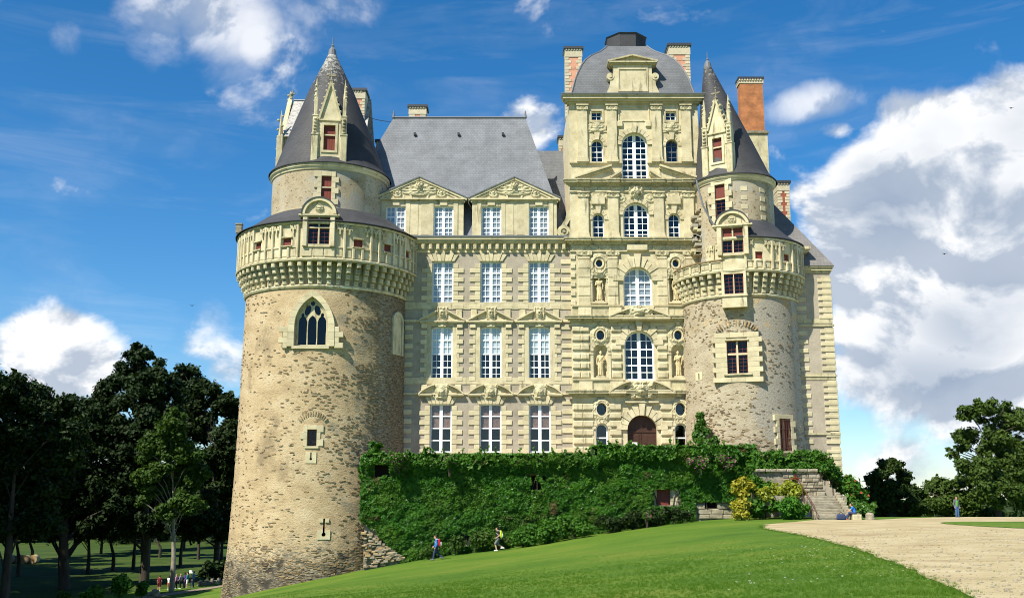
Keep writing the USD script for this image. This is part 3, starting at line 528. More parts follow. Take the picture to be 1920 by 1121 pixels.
# string courses, pediments, cartouches
for ya, yb, pr in ((580, 567, .06), (604, 599.5, .12), (720, 708, .06), (740, 736, .12)):
    MB().box(-12.5, 5.55, -pr, .05, zf(ya), zf(yb)).build('string_course', M['cream'], wing, TF)
for b in BAYS:
    pediment(wing, TF, b, 2.02, zf(602), zf(579), 'tri', proud=.34, broken=.5, th=.2)
    relief(MB(), b, zf(588), 1.15, 1.35, .45, 3, 'shield').build('cartouche', M['carved'], wing, TF)
    pediment(wing, TF, b, 2.02, zf(738.5), zf(720), 'arc', proud=.42, broken=.62, th=.22)
    relief(MB(), b, zf(734), 1.35, 1.5, .5, 5, 'shield').build('cartouche', M['carved'], wing, TF)
    for s in (-1, 1):
        MB().cbox(b + s * 1.55 - .28, b + s * 1.55 + .28, -.14, .05, zf(598), zf(581)).build('console', M['cream'], wing, TF)
        MB().cbox(b + s * 1.55 - .28, b + s * 1.55 + .28, -.14, .05, zf(735), zf(721)).build('console', M['cream'], wing, TF)
# edge quoins beside the towers, pavilion edge quoins
for z0, z1 in ((5.6, zf(742)), (zf(705), zf(606)), (zf(563), zf(476))):
    quoin_stack(wing, TF, -9.85, -9.1, z0, z1, .855, .42); quoin_stack(wing, TF, 4.55, 5.5, z0, z1, .855, .42)
# frieze with modillions and cornice
MB().box(-13, 5.5, -.08, .3, zf(474), zf(470)).build('architrave', M['cream'], wing, TF)
MB().box(-13, 5.5, -.05, .3, zf(470) + .002, zf(458)).build('frieze', M['carved'], wing, TF)
x = -10.5
while x < 5.2:
    mb = MB().cbox(x, x + .34, -.42, -.0, zf(470) + .02, zf(459), .08); relief(mb, x + .51, zf(464.5), .3, .42, .12, 2, 'round', n=9, d=-.04)
    mb.build('modillion', M['carved'], wing, TF); x += .69
cornice(MB(), -13, 5.3, zf(458) + .003, [(.14, .34), (.18, .5), (.22, .62)], d_in=.3, ret=False).build('cornice', M['cream'], wing, TF)
MB().box(-13, 5.3, -.70, .2, zf(458) + .545, zf(458) + .68).build('gutter', M['lead'], wing, TF)
# attic dormers
ZA, ZB, ZP0, ZAP = zf(446), zf(387), zf(374), zf(334)
TD = frame_flat(YF - .12)
for c0, c1, wins in ((-12.9, -4.55, (-10.92, -6.43)), (-3.75, 4.2, (-1.95, 2.52))):
    dm = part(wing, 'dormer'); cx = (c0 + c1) / 2; hw = (c1 - c0) / 2
    holes_d = [sbox(w - .93, ZA + .05, w + .93, ZB) for w in wins]
    MB().prism(sbox(c0, ZA - .2, c1, ZP0).difference(unary_union(holes_d)), 0, .4).build('wall', M['cream'], dm, TD)
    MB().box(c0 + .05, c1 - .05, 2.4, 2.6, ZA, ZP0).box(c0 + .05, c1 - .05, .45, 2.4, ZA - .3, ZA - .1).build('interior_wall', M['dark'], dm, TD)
    MB().box(c0 + .02, c0 + .2, .401, 2.9, ZA - .2, ZP0 - .05).box(c1 - .2, c1 - .02, .401, 2.9, ZA - .2, ZP0 - .05).builds('slate_cheek', M['slate'], dm, TD)
    for w in wins:
        for s in (-1, 1): MB().box(w + s * 1.14 - .2, w + s * 1.14 + .2, -.07, .05, ZA - .1, ZP0 - .1).build('jamb', M['cream'], dm, TD)
        MB().box(w - .34, w + .34, -.11, .05, ZB + .06, ZP0 - .05).build('keystone', M['cream'], dm, TD)
    mid = sum(wins) / 2
    for s in (-1, 1): MB().box(mid + s * .68 - .54, mid + s * .68 + .54, -.035, .05, ZA + .25, ZP0 - .35).build('panel', M['cream'], dm, TD)
    mb = MB().prism(Polygon([(c0 - .1, ZP0), (c1 + .1, ZP0), (cx, ZAP - .1)]), -.05, .35); mb.build('tympanum', M['cream'], dm, TD)
    mb = MB(); cornice(mb, c0 - .1, c1 + .1, ZP0 - .22, [(.10, .12), (.14, .28)], ret=False); mb.build('base_moulding', M['cream'], dm, TD)
    for s in (-1, 1):
        e, t = np.array([cx + s * (hw + .32), ZP0 + .05]), np.array([cx, ZAP])
        MB().prism(bar_poly(e + [0, -.14], t + [0, -.14], .2), -.26, .3).prism(bar_poly(e + [-.2 * s, -.34], t + [0, -.34], .14), -.16, .3).build('rake_moulding', M['cream'], dm, TD)
        MB().prism(bar_poly(e + [s * .05, .01], t + [0, .01], .09), -.34, 3.2).build('slate_edge', M['slate'], dm, TD)
        H = 1.0; x0 = cx + s * hw * .50
        MB().prism(LineString([(x0 + 1.35 * math.cos(t), ZP0 + .02 + .95 * math.sin(t)) for t in np.linspace(0, PI, 12)]).buffer(.075, cap_style=2), -.15, .0).build('inner_arch', M['cream'], dm, TD)
        relief(MB(), x0, ZP0 + .5, .95, .9, .32, 4, 'round', d=-.05).build('rosette', M['carved'], dm, TD)
    relief(MB(), cx, ZP0 + .95, 3.2, 1.25, .30, 7, 'wing', d=-.05).build('carving', M['carved'], dm, TD)
    relief(MB(), cx, ZP0 + 1.22, .75, .85, .5, 8, 'shield', d=-.06).build('crown', M['carved'], dm, TD)
    for w, h in zip(wins, holes_d):
        window(wing, TD, h, .22, [0, .30, .655, 1], 2, (2, 2), fw=.12, mull=.27, bar=.05, back={0: 'curtain', 1: 'curtain', 2: 'curtain'})
# slate roofs
ZR0, RY0, RY1, ZR1 = ZC1 - .15, YF + .12, 98.0, zat(221.5, 98.0)
RXl, RXr = at(738, 222, 98)[0], at(985, 222, 98)[0]
V = [(-18, RY0, ZR0), (5.35, RY0, ZR0), (5.35, 104.5, ZR0), (-18, 104.5, ZR0), (RXl, RY1, ZR1), (RXr, RY1, ZR1)]
MB().raw(V, [(0, 1, 5), (0, 5, 4), (1, 2, 5), (2, 3, 4), (2, 4, 5), (3, 0, 4)]).build('roof', M['slate'], wing)
rid = MB().tube([(RXl - .1, RY1, ZR1 + .02), (RXr + .1, RY1, ZR1 + .02)], .13, 6); rid.build('ridge', M['lead'], wing)
for X in (RXl, RXr): MB().lathe([(.16, ZR1), (.12, ZR1 + .25), (.05, ZR1 + .75), (.001, ZR1 + .8)], X, RY1, 8).build('finial', M['lead'], wing)
for px in (778, 860, 943):
    p = at(px, 253, 97.0); zz = p[2]; yy = RY0 + (zz - ZR0) / (ZR1 - ZR0) * (RY1 - RY0)
    q = at(px, 253, yy); MB().box(q[0] - .11, q[0] + .11, q[1] - .28, q[1] + .1, q[2] - .1, q[2] + .16).build('roof_vent', M['lead_dark'], wing)
V = [(.5, 98.5, 27.5), (9, 98.5, 27.5), (9, 108, 27.5), (.5, 108, 27.5), (.5, 103, zat(283, 103)), (9, 103, zat(283, 103))]
MB().raw(V, [(0, 1, 5), (0, 5, 4), (1, 2, 5), (2, 3, 4), (2, 4, 5), (3, 0, 4)]).build('rear_roof', M['slate_dome'], wing)
def chim_px(parent, x0, x1, ytop, Y, dep, zlow, **k):
    a, b = at(x0, ytop, Y), at(x1, ytop, Y); chimney(parent, a[0], b[0], Y, dep, zlow, a[2], **k)
chim_px(wing, 767, 799, 197, 99.5, 1.6, 36.5)
chim_px(wing, 1048, 1066, 255, 104, 1.6, 36)
chim_px(wing, 660, 685, 166, 100, 2.2, 34)
chim_px(wing, 706, 724, 262, 103, 1.5, 34)
# cable slung from the tower to the roof
def cable(p, q, sag, n=10):
    pts = [np.array(p) * (1 - t) + np.array(q) * t - np.array([0, 0, sag * 4 * t * (1 - t)]) for t in np.linspace(0, 1, n)]
    return MB().tube(pts, .035, 5)
cable(at(680, 217, 97), at(740, 229, 98), .15).build('roof_cable', M['lead_dark'], label='thin dark cable slung between the left cone roof and the palace roof', cat='cable')

# ------------------------------------------------------------------ entrance pavilion
YP = 91.5; TP = frame_flat(YP); zp = lambda py: zat(py, YP)
PC, PL, PR = 11.6, 5.45, 17.72; SO = 3.54
pav = thing('entrance_pavilion', 'tall carved limestone entrance pavilion with domed slate roof and arched central windows', 'building', (PC, YP, 4.6))
CW = [(zp(340), zp(249), 1.23, 4), (zp(448), zp(380), 1.22, 3), (zp(574), zp(501), 1.33, 3), (zp(712), zp(620), 1.36, 3)]     # centre windows from the top floor down
H = {}
for i, (z0, z1, hw, r) in enumerate(CW): H[f'c{i}'] = arch(PC - hw, PC + hw, z0, z1)
H['door'] = arch(PC - 1.33 + .08, PC + 1.33 + .08, 4.9, zp(778))
for s in (-1, 1):
    X = PC + s * SO
    H[f'w0{s}'] = arch(X - .56, X + .56, zp(304), zp(262)); H[f'w1{s}'] = arch(X - .54, X + .54, zp(447.5), zp(400))
    H[f'sq{s}'] = sbox(X - .5, zp(226), X + .5, zp(209)); H[f'wg{s}'] = arch(X - .56, X + .56, 4.9, zp(793))
    H[f'o1{s}'] = ellipse(X, zp(629), .36, .46); H[f'o0{s}'] = ellipse(X, zp(767), .46, .58); H[f'o2{s}'] = ellipse(X, zp(494), .30, .36)
    H[f'n1{s}'] = arch(X - .66, X + .66, zp(711), zp(645)); H[f'n2{s}'] = arch(X - .66, X + .66, zp(569.5), zp(510))
ZT = zp(185)
wallp = sbox(PL, 4.6, PR, ZT).difference(unary_union(list(H.values())))
MB().prism(wallp, 0, .7).build('wall', M['cream'], pav, TP)
MB().box(PL, PL + .6, .701, 12, 4.6, ZT).box(PR - .6, PR, .701, 12, 4.6, ZT).build('side_wall', M['cream'], pav, TP)
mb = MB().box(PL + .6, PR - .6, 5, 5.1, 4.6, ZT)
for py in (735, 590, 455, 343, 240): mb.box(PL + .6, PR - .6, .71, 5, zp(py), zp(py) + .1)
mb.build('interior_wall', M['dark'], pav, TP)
for i, (z0, z1, hw, r) in enumerate(CW):
    rows = {0: [0, .24, .47, .70, 1], 1: [0, .27, .62, 1], 2: [0, .29, .62, 1], 3: [0, .30, .63, 1]}[i]
    window(pav, TP, H[f'c{i}'], .36, rows, 2, (2, 2), fw=.14, mull=.32, bar=.065, back={0: 'curtain', 1: 'curtain', 2: 'curtain'} if i == 2 else None)
for s in (-1, 1):
    k = 'white' if s < 0 else 'lead'
    window(pav, TP, H[f'w0{s}'], .3, [0, .48, 1], 1, (2, 2), fw=.08, bar=.045, mat=k if s > 0 else 'white'); window(pav, TP, H[f'w1{s}'], .3, [0, .48, 1], 1, (2, 2), fw=.09, bar=.045)
    window(pav, TP, H[f'sq{s}'], .25, [0, 1], 1, (2, 2), fw=.08, bar=.05)
    window(pav, TP, H[f'wg{s}'], .3, [0, .28, .60, 1], 1, (1, 1), fw=.13)
    window(pav, TP, H[f'o0{s}'], .25, [0, 1], 1, (1, 1), fw=.05, name='oval_window', mat='lead_dark'); window(pav, TP, H[f'o1{s}'], .25, [0, 1], 1, (1, 1), fw=.05, name='oval_window', mat='lead_dark')
    window(pav, TP, H[f'o2{s}'], .3, [0, 1], 1, (1, 1), fw=.05, name='oval_window', mat='lead_dark')
# entrance door
dd = part(pav, 'door'); D = H['door']; da0, _, da1, dz1 = D.bounds; dm_ = (da0 + da1) / 2; zs_ = zp(806)
MB().prism(D.intersection(sbox(da0, zs_, da1, dz1)), .45, .5).build('fanlight', M['door'], dd, TP)
MB().box(da0, da1, .36, .52, zs_ - .18, zs_ + .0).build('transom', M['door'], dd, TP)
for s in (-1, 1):
    x0, x1 = (da0 + .02, dm_ - .015) if s < 0 else (dm_ + .015, da1 - .02)
    MB().box(x0, x1, .42, .5, 4.9, zs_ - .185).build('door_leaf', M['door'], dd, TP)
    for z in (5.2, 6.3): MB().cbox(x0 + .2, x1 - .2, .39, .43, z, z + .85).build('door_panel', M['door'], dd, TP)
MB().box(dm_ - .95, dm_ - .50, -.24, -.21, 5.3, 6.45).build('notice', M['blind'], pav, TP)
# niches
def niche(a, z0, z1, hw, Tn, parent):
    zs = z1 - hw; m = 13; V = []; rows_ = [z0, zs]
    for z in rows_: V += [(a - hw * math.cos(t), .02 + hw * math.sin(t), z) for t in np.linspace(0, PI, m)]
    for e in np.linspace(0, PI / 2, 6)[1:]: V += [(a - hw * math.cos(e) * math.cos(t), .02 + hw * math.cos(e) * math.sin(t), zs + hw * math.sin(e)) for t in np.linspace(0, PI, m)]
    R_ = len(V) // m; F = [(i * m + j, i * m + j + 1, (i + 1) * m + j + 1, (i + 1) * m + j) for i in range(R_ - 1) for j in range(m - 1)]
    nb = MB().raw(V, F); nb.raw([(a - hw * math.cos(t), .02 + hw * math.sin(t), z0) for t in np.linspace(0, PI, m)], [(0, j, j + 1) for j in range(1, m - 1)])
    return nb.build('niche', M['cream'], parent, Tn, smooth=40)
NICHES = []
for s in (-1, 1):
    for k, (ya, yb) in (('n1', (711, 645)), ('n2', (569.5, 510))):
        niche(PC + s * SO, zp(ya), zp(yb), .66, TP, pav); NICHES.append((PC + s * SO, zp(ya), s, k))
def archivolt(parent, T, cx, crown, hw, width, proud, n=9, key=True, mat='cream', keyh=.3):
    cz = crown - hw
    for i, g in enumerate(ring_wedges(cx, cz, hw, hw + width, n)): MB().prism(g, -proud, .05).build('voussoir', M[mat], parent, T)
    if key: MB().prism(Polygon([(cx - .16, crown - .06), (cx + .16, crown - .06), (cx + .26, crown + width + keyh), (cx - .26, crown + width + keyh)]), -proud - .14, .05).build('keystone', M[mat], parent, T)
def pil(a, z0, z1, w=.92, proud=.24, cap=True):
    p = part(pav, 'pilaster')
    MB().box(a - w / 2, a + w / 2, -proud, .05, z0 + .45, z1 - .5).build('shaft', M['cream'], p, TP)
    MB().box(a - w / 2 - .1, a + w / 2 + .1, -proud - .09, .05, z0, z0 + .22).box(a - w / 2 - .05, a + w / 2 + .05, -proud - .045, .05, z0 + .221, z0 + .449).build('base', M['cream'], p, TP)
    c = MB().box(a - w / 2 - .13, a + w / 2 + .13, -proud - .16, .05, z1 - .12, z1)
    relief(c, a, z1 - .34, w + .16, .46, .22, 3, 'band', n=14, d=-proud - .0); c.box(a - w / 2, a + w / 2, -proud + .01, .04, z1 - .499, z1 - .121)
    c.build('capital', M['carved'], p, TP)
def block_col(a0, a1, z0, z1, pitch, h, proud=.14, name='rusticated_block'):
    z = z0
    while z < z1 - .12:
        MB().cbox(a0, a1, -proud, .05, z, min(z + h, z1), .04).build(name, M['cream'], pav, TP); z += pitch
PO = (2.12, 4.92)
# --- top floor
Zc = zp(192); 
cornice(MB(), PL, PR, zp(196), [(.18, .18), (.2, .42), (.26, .62), (.12, .72)], d_in=.5).build('cornice', M['cream'], pav, TP)
MB().box(PL - .75, PR + .75, -.80, .4, zp(196) + .762, zp(196) + .86).build('gutter', M['lead'], pav, TP)
for s in (-1, 1):
    for o in PO: pil(PC + s * o, zp(305), zp(198))
    X = PC + s * SO
    fr = MB().prism(sbox(X - .68, zp(229.5), X + .68, zp(205.5)).difference(sbox(X - .5, zp(226), X + .5, zp(209))), -.08, .03); fr.build('window_surround', M['cream'], pav, TP)
    relief(MB(), X, zp(239), 1.75, 1.05, .30, 6, 'wing').build('carving', M['carved'], pav, TP)
    archivolt(pav, TP, X, zp(262), .56, .34, .08, 7)
    MB().box(X - 1.15, X - .58, -.07, .05, zp(274), zp(271)).box(X + .58, X + 1.15, -.07, .05, zp(274), zp(271)).builds('impost', M['cream'], pav, TP)
    MB().box(X - 1.0, X + 1.0, -.08, .05, zp(248.5), zp(246.5)).build('band', M['cream'], pav, TP)
    cornice(MB(), PC + s * 3.66 - 2.25, PC + s * 3.66 + 2.25, zp(309), [(.1, .12), (.12, .24)]).build('sill_moulding', M['cream'], pav, TP)
MB().prism(sbox(PC - 1.5, zp(228), PC + 1.5, zp(201)).difference(sbox(PC - 1.38, zp(226.5), PC + 1.38, zp(202.5))), -.07, .03).build('panel_frame', M['cream'], pav, TP)
for s in (-1, 1): MB().cbox(PC + s * 1.35 - .26, PC + s * 1.35 + .26, -.18, .05, zp(238), zp(228.5)).build('console', M['cream'], pav, TP)
archivolt(pav, TP, PC, zp(249), 1.23, .48, .12, 11, keyh=.32)
MB().box(PC - 1.78, PC - 1.24, -.1, .05, zp(270), zp(267.5)).box(PC + 1.24, PC + 1.78, -.1, .05, zp(270), zp(267.5)).builds('impost', M['cream'], pav, TP)
# broken pediments standing on the cornice below
for s in (-1, 1):
    for x0, z0, x1, z1 in ((5.7, zp(337), 2.25, zp(313)), (2.35, zp(337.5), 1.35, zp(323))):
        g = MB()
        for off, w, pr in ((.0, .17, .62), (-.2, .16, .42)):
            g.prism(bar_poly((PC + s * x0, z0 + off + .1), (PC + s * x1, z1 + off), w), -pr, .05)
        g.build('broken_pediment', M['cream'], pav, TP)
    MB().prism(Polygon([(PC + s * 5.5, zp(338)), (PC + s * 2.25, zp(338)), (PC + s * 2.25, zp(316))]), -.2, .05).build('pediment_infill', M['cream'], pav, TP)
# --- entablatures
def entab(y_lo, y_hi, over, frieze=None, L=PL, R=PR, h=.75):
    z = zp(y_hi); 
    cornice(MB(), L, R, z - .62, [(.14, .16), (.14, .34), (.2, .56), (.12, .64)], d_in=.05, ret=True).build('cornice', M['cream_old'], pav, TP)
    for o in over: cornice(MB(), PC + o - .62, PC + o + .62, z - .625, [(.14, .24), (.14, .42), (.2, .64), (.12, .72)], d_in=-.1, ret=False).build('cornice_break', M['cream_old'], pav, TP)
    if frieze: 
        MB().box(L, R, -.05, .04, zp(frieze[1]), z - .63).build('frieze', M['cream'], pav, TP)
        for k in range(int((R - L) / 1.25)): relief(MB(), L + .7 + k * 1.25, (zp(frieze[1]) + z - .63) / 2, 1.2, max(.3, z - .63 - zp(frieze[1]) - .06), .12, 9 + k % 2, 'band', n=16, d=-.05).build('frieze_carving', M['carved'], pav, TP)
        MB().box(L - .06, R + .06, -.14, .04, zp(frieze[1]) - .12, zp(frieze[1])).build('architrave', M['cream'], pav, TP)
OV = (-4.92, -2.12, 2.12, 4.92)
entab(345, 338, OV, (348, 358))
entab(460, 447, OV, (460, 470))
entab(600, 592, OV); entab(740, 731, OV)
# attic base courses under first floor and second floor windows
for ya, yb in ((592, 573), (731, 711)): 
    MB().box(PL + .1, PC - 1.4, -.22, .05, zp(ya), zp(yb) - .2).box(PC + 1.4, PR - .1, -.22, .05, zp(ya), zp(yb) - .2).builds('pedestal_course', M['cream_old'], pav, TP)
    for o in OV: MB().cbox(PC + o - .6, PC + o + .6, -.34, .05, zp(ya) + .002, zp(yb) - .21).build('pedestal', M['cream'], pav, TP)
    cornice(MB(), PL + .05, PC - 1.4, zp(yb) - .2, [(.1, .3), (.1, .38)], ret=False).build('sill_moulding', M['cream'], pav, TP); cornice(MB(), PC + 1.4, PR - .05, zp(yb) - .2, [(.1, .3), (.1, .38)], ret=False).build('sill_moulding', M['cream'], pav, TP)
pediment(pav, TP, PC, 2.75, zp(597), zp(574), 'tri', proud=.75, broken=1.0, th=.26)
relief(MB(), PC, zp(586), 2.5, 1.25, .75, 12, 'wing', n=34, d=-.2).build('eagle_carving', M['carved'], pav, TP)
pediment(pav, TP, PC + .08, 2.95, zp(735), zp(713), 'arc', proud=.75, broken=1.05, th=.28)
relief(MB(), PC + .05, zp(731), 2.7, 1.75, .8, 14, 'shield', n=38, d=-.15, frq=3.4).build('coat_of_arms', M['carved'], pav, TP)
# --- third floor (pilasters with panels)
for s in (-1, 1):
    X = PC + s * SO
    for o in PO: pil(PC + s * o, zp(446.5), zp(361))
    relief(MB(), X, zp(377), 2.0, 1.75, .22, 16, 'shield', n=34, frq=3.2).build('carved_panel', M['carved'], pav, TP)
    MB().box(X - .62, X + .62, -.30, .03, zp(384), zp(369)).build('tablet', M['cream'], pav, TP)
    archivolt(pav, TP, X, zp(400), .54, .34, .09, 7)
    MB().box(X - 1.1, X - .56, -.08, .05, zp(412), zp(409.5)).box(X + .56, X + 1.1, -.08, .05, zp(412), zp(409.5)).builds('impost', M['cream'], pav, TP)
    relief(MB(), PC + s * 1.35, zp(372), 1.0, 1.0, .2, 18, 'round').build('spandrel_carving', M['carved'], pav, TP)
archivolt(pav, TP, PC, zp(380), 1.22, .42, .12, 11, key=False)
relief(MB(), PC, zp(360), 1.5, 1.55, .55, 20, 'shield', n=32).build('eagle_shield', M['carved'], pav, TP)
MB().box(PC - 1.78, PC - 1.23, -.1, .05, zp(402), zp(399.5)).box(PC + 1.23, PC + 1.78, -.1, .05, zp(402), zp(399.5)).builds('impost', M['cream'], pav, TP)
# scroll buttress at the left of the third floor
sc = MB(); pts = [(PL - .12, zp(398)), (PL - .22, zp(410)), (PL - .65, zp(424)), (PL - .85, zp(436))]
sc.prism(LineString(pts).buffer(.22), .1, .7); sc.prism(unary_union([ellipse(PL - .62, zp(434), .62, .62), sbox(PL - .9, zp(446), PL + .05, zp(436))]), .05, .75)
sc.prism(ellipse(PL - .62, zp(434), .42, .42).difference(ellipse(PL - .62, zp(434), .28, .28)), -.08, .06).prism(ellipse(PL - .62, zp(434), .13, .13), -.12, .06)
sc.build('scroll', M['cream_old'], pav, TP)
# --- second floor: rusticated pilasters, niches, fan voussoirs
for s in (-1, 1):
    X = PC + s * SO
    for o, w in ((4.92, 1.15), (2.28, .95)):
        z = zp(572)
        block_col(PC + s * o - w / 2, PC + s * o + w / 2, zp(572), zp(481), .86, .80, .16)
        c = MB(); relief(c, PC + s * o, zp(475.5), w + .3, .5, .26, 3, 'band', n=16, d=-.1); c.build('capital', M['carved'], pav, TP)
    block_col(PC + s * 5.95 - .22, PC + s * 5.95 + .22, zp(572), zp(474), .86, .42, .12)
    relief(MB(), X, zp(497), 2.0, 2.5, .30, 22, 'ring', n=36, frq=4.2).build('wreath_carving', M['carved'], pav, TP)
    MB().prism(ellipse(X, zp(494), .46, .52).difference(ellipse(X, zp(494), .30, .36)), -.14, .03).build('oval_frame', M['cream'], pav, TP)
for s in (-1, 1):
    for ya, yb, cy in ((569.5, 510, 527), (711, 645, 662)):
        X = PC + s * SO
        archivolt(pav, TP, X, zp(yb), .66, .26, .10, 7, key=False)
        MB().box(X - .92, X - .66, -.09, .05, zp(ya), zp(cy) - .12).box(X + .66, X + .92, -.09, .05, zp(ya), zp(cy) - .12).builds('niche_jamb', M['cream'], pav, TP)
        MB().box(X - .98, X - .66, -.14, .05, zp(cy) - .118, zp(cy) + .0).box(X + .66, X + .98, -.14, .05, zp(cy) - .118, zp(cy)).builds('impost', M['cream'], pav, TP)
        MB().box(X - .66, X + .66, -.24, .35, zp(ya) - .02, zp(ya) + .16).build('niche_plinth', M['cream'], pav, TP)
for (crown, hw, dx, n, w0) in ((zp(501), 1.33, 0, 11, .75), (zp(620), 1.36, 0, 9, .6), (zp(778), 1.33, .08, 11, .75)):
    cz = crown - hw; cx = PC + dx
    for i, g in enumerate(ring_wedges(cx, cz, hw, hw + w0 + .0, n)):
        k = abs(i - n // 2); MB().prism(g if i % 2 else ring_wedges(cx, cz, hw, hw + w0 + .22, n)[i], -.15 - .06 * (i % 2 == 0), .05).build('voussoir', M['cream'], pav, TP)
    MB().prism(Polygon([(cx - .17, crown - .05), (cx + .17, crown - .05), (cx + .32, crown + w0 + .45), (cx - .32, crown + w0 + .45)]), -.36, .05).build('keystone', M['cream'], pav, TP)
MB().cbox(PC - .95, PC + .95, -.34, .05, zp(470.5), zp(459.5)).build('tablet', M['cream'], pav, TP)
cornice(MB(), PC - 1.0, PC + 1.15, zp(757.5), [(.12, .3), (.12, .42)]).build('bracket_moulding', M['cream'], pav, TP)
# --- first floor and ground floor: banded rustication
def bands(z0, z1, pitch, h, spans, proud=.17):
    z = z0; k = 0
    while z + h * .6 < z1:
        for a0, a1 in spans: MB().cbox(a0, a1, -proud, .05, z, min(z + h, z1), .07).build('rusticated_block', M['cream'], pav, TP)
        z += pitch; k += 1
for s in (-1, 1):
    def sp(a, b): return (PC + s * a, PC + s * b) if s > 0 else (PC + s * b, PC + s * a)
    bands(zp(708), zp(612), .845, .50, [sp(4.55, 5.35), sp(5.36, 6.1), sp(1.62, 2.55)])
    bands(4.8, zp(747), .76, .52, [sp(4.25, 5.2), sp(5.21, 6.1), sp(1.75, 2.85)], .2)
    X = PC + s * SO
    relief(MB(), X, zp(628), 1.95, 2.0, .30, 24, 'ring', n=34, frq=3.8).build('cartouche', M['carved'], pav, TP)
    MB().prism(ellipse(X, zp(629), .48, .58).difference(ellipse(X, zp(629), .36, .46)), -.2, .03).build('oval_frame', M['cream'], pav, TP)
    relief(MB(), X, zp(606), .55, .6, .3, 25, 'round').build('mask', M['carved'], pav, TP)
    relief(MB(), X, zp(768), 1.95, 2.5, .34, 26, 'ring', n=36, frq=4.).build('cartouche', M['carved'], pav, TP)
    MB().prism(ellipse(X, zp(767), .60, .72).difference(ellipse(X, zp(767), .46, .58)), -.22, .03).build('oval_frame', M['cream'], pav, TP)
    archivolt(pav, TP, X, zp(793), .56, .30, .14, 7, key=False)
    MB().box(X - .86, X - .56, -.13, .05, 4.7, zp(808)).box(X + .56, X + .86, -.13, .05, 4.7, zp(808)).builds('window_jamb', M['cream'], pav, TP)
# --- dome
YC = YP + 6.1
def hw_at(px, py):
    r = ray(px, py); k = r[0] / r[1]; hw = (PC - YC * k) / (1 - k); return hw, zat(py, YC - hw)
prof = [hw_at(*p) for p in ((1069, 184), (1073, 170), (1078, 151), (1083, 138), (1090, 123), (1098, 112.5), (1108, 105), (1117, 101), (1126, 97), (1132, 92.5), (1138, 87))]
prof = [(max(.1, h), z) for h, z in prof]
m = 24                                                  # square plan with hips, each side a strip of quads
V, F = [], []
for i, (h, z) in enumerate(prof): V += [(PC - h, YC - h, z), (PC + h, YC - h, z), (PC + h, YC + h, z), (PC - h, YC + h, z)]
for i in range(len(prof) - 1):
    for j in range(4): F.append((i * 4 + j, i * 4 + (j + 1) % 4, (i + 1) * 4 + (j + 1) % 4, (i + 1) * 4 + j))
MB().raw(V, F).build('dome_roof', M['slate_dome'], pav, smooth=50)
for j, (sx, sy) in enumerate(((-1, -1), (1, -1))):
    MB().tube([(PC + sx * h, YC + sy * h, z) for h, z in prof], .09, 6).build('hip_flashing', M['lead'], pav)
hl, zl = prof[-1]; z_a = zat(97, YC - 2.4); z_b = zat(61.5, YC - 1.98)
oct_ = lambda r, z: [(PC + .12 + r * math.cos(t), YC + r * math.sin(t), z) for t in np.linspace(PI / 8, 2 * PI + PI / 8, 8, endpoint=False)]
V = oct_(2.12, z_a - 1.5) + oct_(2.12, z_b - .12) + oct_(2.26, z_b) + [(PC + .12, YC, z_b + .12)]
F8 = [(i * 8 + j, i * 8 + (j + 1) % 8, (i + 1) * 8 + (j + 1) % 8, (i + 1) * 8 + j) for i in range(2) for j in range(8)]
lm = MB().raw(V, F8); lm.f.append(np.array([(16 + j, 16 + (j + 1) % 8, 24) for j in range(8)])); lm.build('lantern', M['slate_dark'], pav)
# dome dormer tablet with volutes and pediment
TDm = frame_flat(YP - .05)
z0, z1, z2 = zp(181), zp(124), zp(107.5)
MB().box(PC - 1.85, PC + 1.85, 0, 2.4, z0 - .1, z1 + .1).build('dormer_block', M['cream'], pav, TDm)
MB().prism(sbox(PC - 1.45, z0 + .45, PC + 1.45, z1 - .25).difference(sbox(PC - 1.3, z0 + .6, PC + 1.3, z1 - .4)), -.08, .02).build('dormer_panel', M['cream'], pav, TDm)
for s in (-1, 1):
    x = PC + s * 1.85
    MB().prism(Polygon([(x, z0), (x + s * .75, z0), (x + s * .62, z0 + .5), (x + s * .35, z0 + 1.1), (x + s * .3, z1 - 1.3), (x, z1 - 1.0)]), .02, .6).prism(ellipse(x + s * .3, z1 - 1.1, .36, .36), -.04, .62).prism(ellipse(x + s * .3, z1 - 1.1, .14, .14), -.1, 0).build('volute', M['cream'], pav, TDm)
cornice(MB(), PC - 2.0, PC + 2.0, z1 + .1, [(.12, .15), (.14, .32)], d_in=2.6).build('dormer_cornice', M['cream_old'], pav, TDm)
MB().prism(Polygon([(PC - 2.05, z1 + .36), (PC + 2.05, z1 + .36), (PC, z2)]), -.05, 3.2).build('dormer_gable', M['cream'], pav, TDm)
for s in (-1, 1): MB().prism(bar_poly((PC + s * 2.4, z1 + .38), (PC, z2 + .08), .16), -.34, 3.4).build('dormer_rake', M['cream_old'], pav, TDm)
chim_px(pav, 1059.5, 1091, 88, YC + .3, 1.7, zp(200) + 1.5)
chim_px(pav, 1254, 1293, 82, YC + 1.2, 2.0, zp(200) + 1.5)
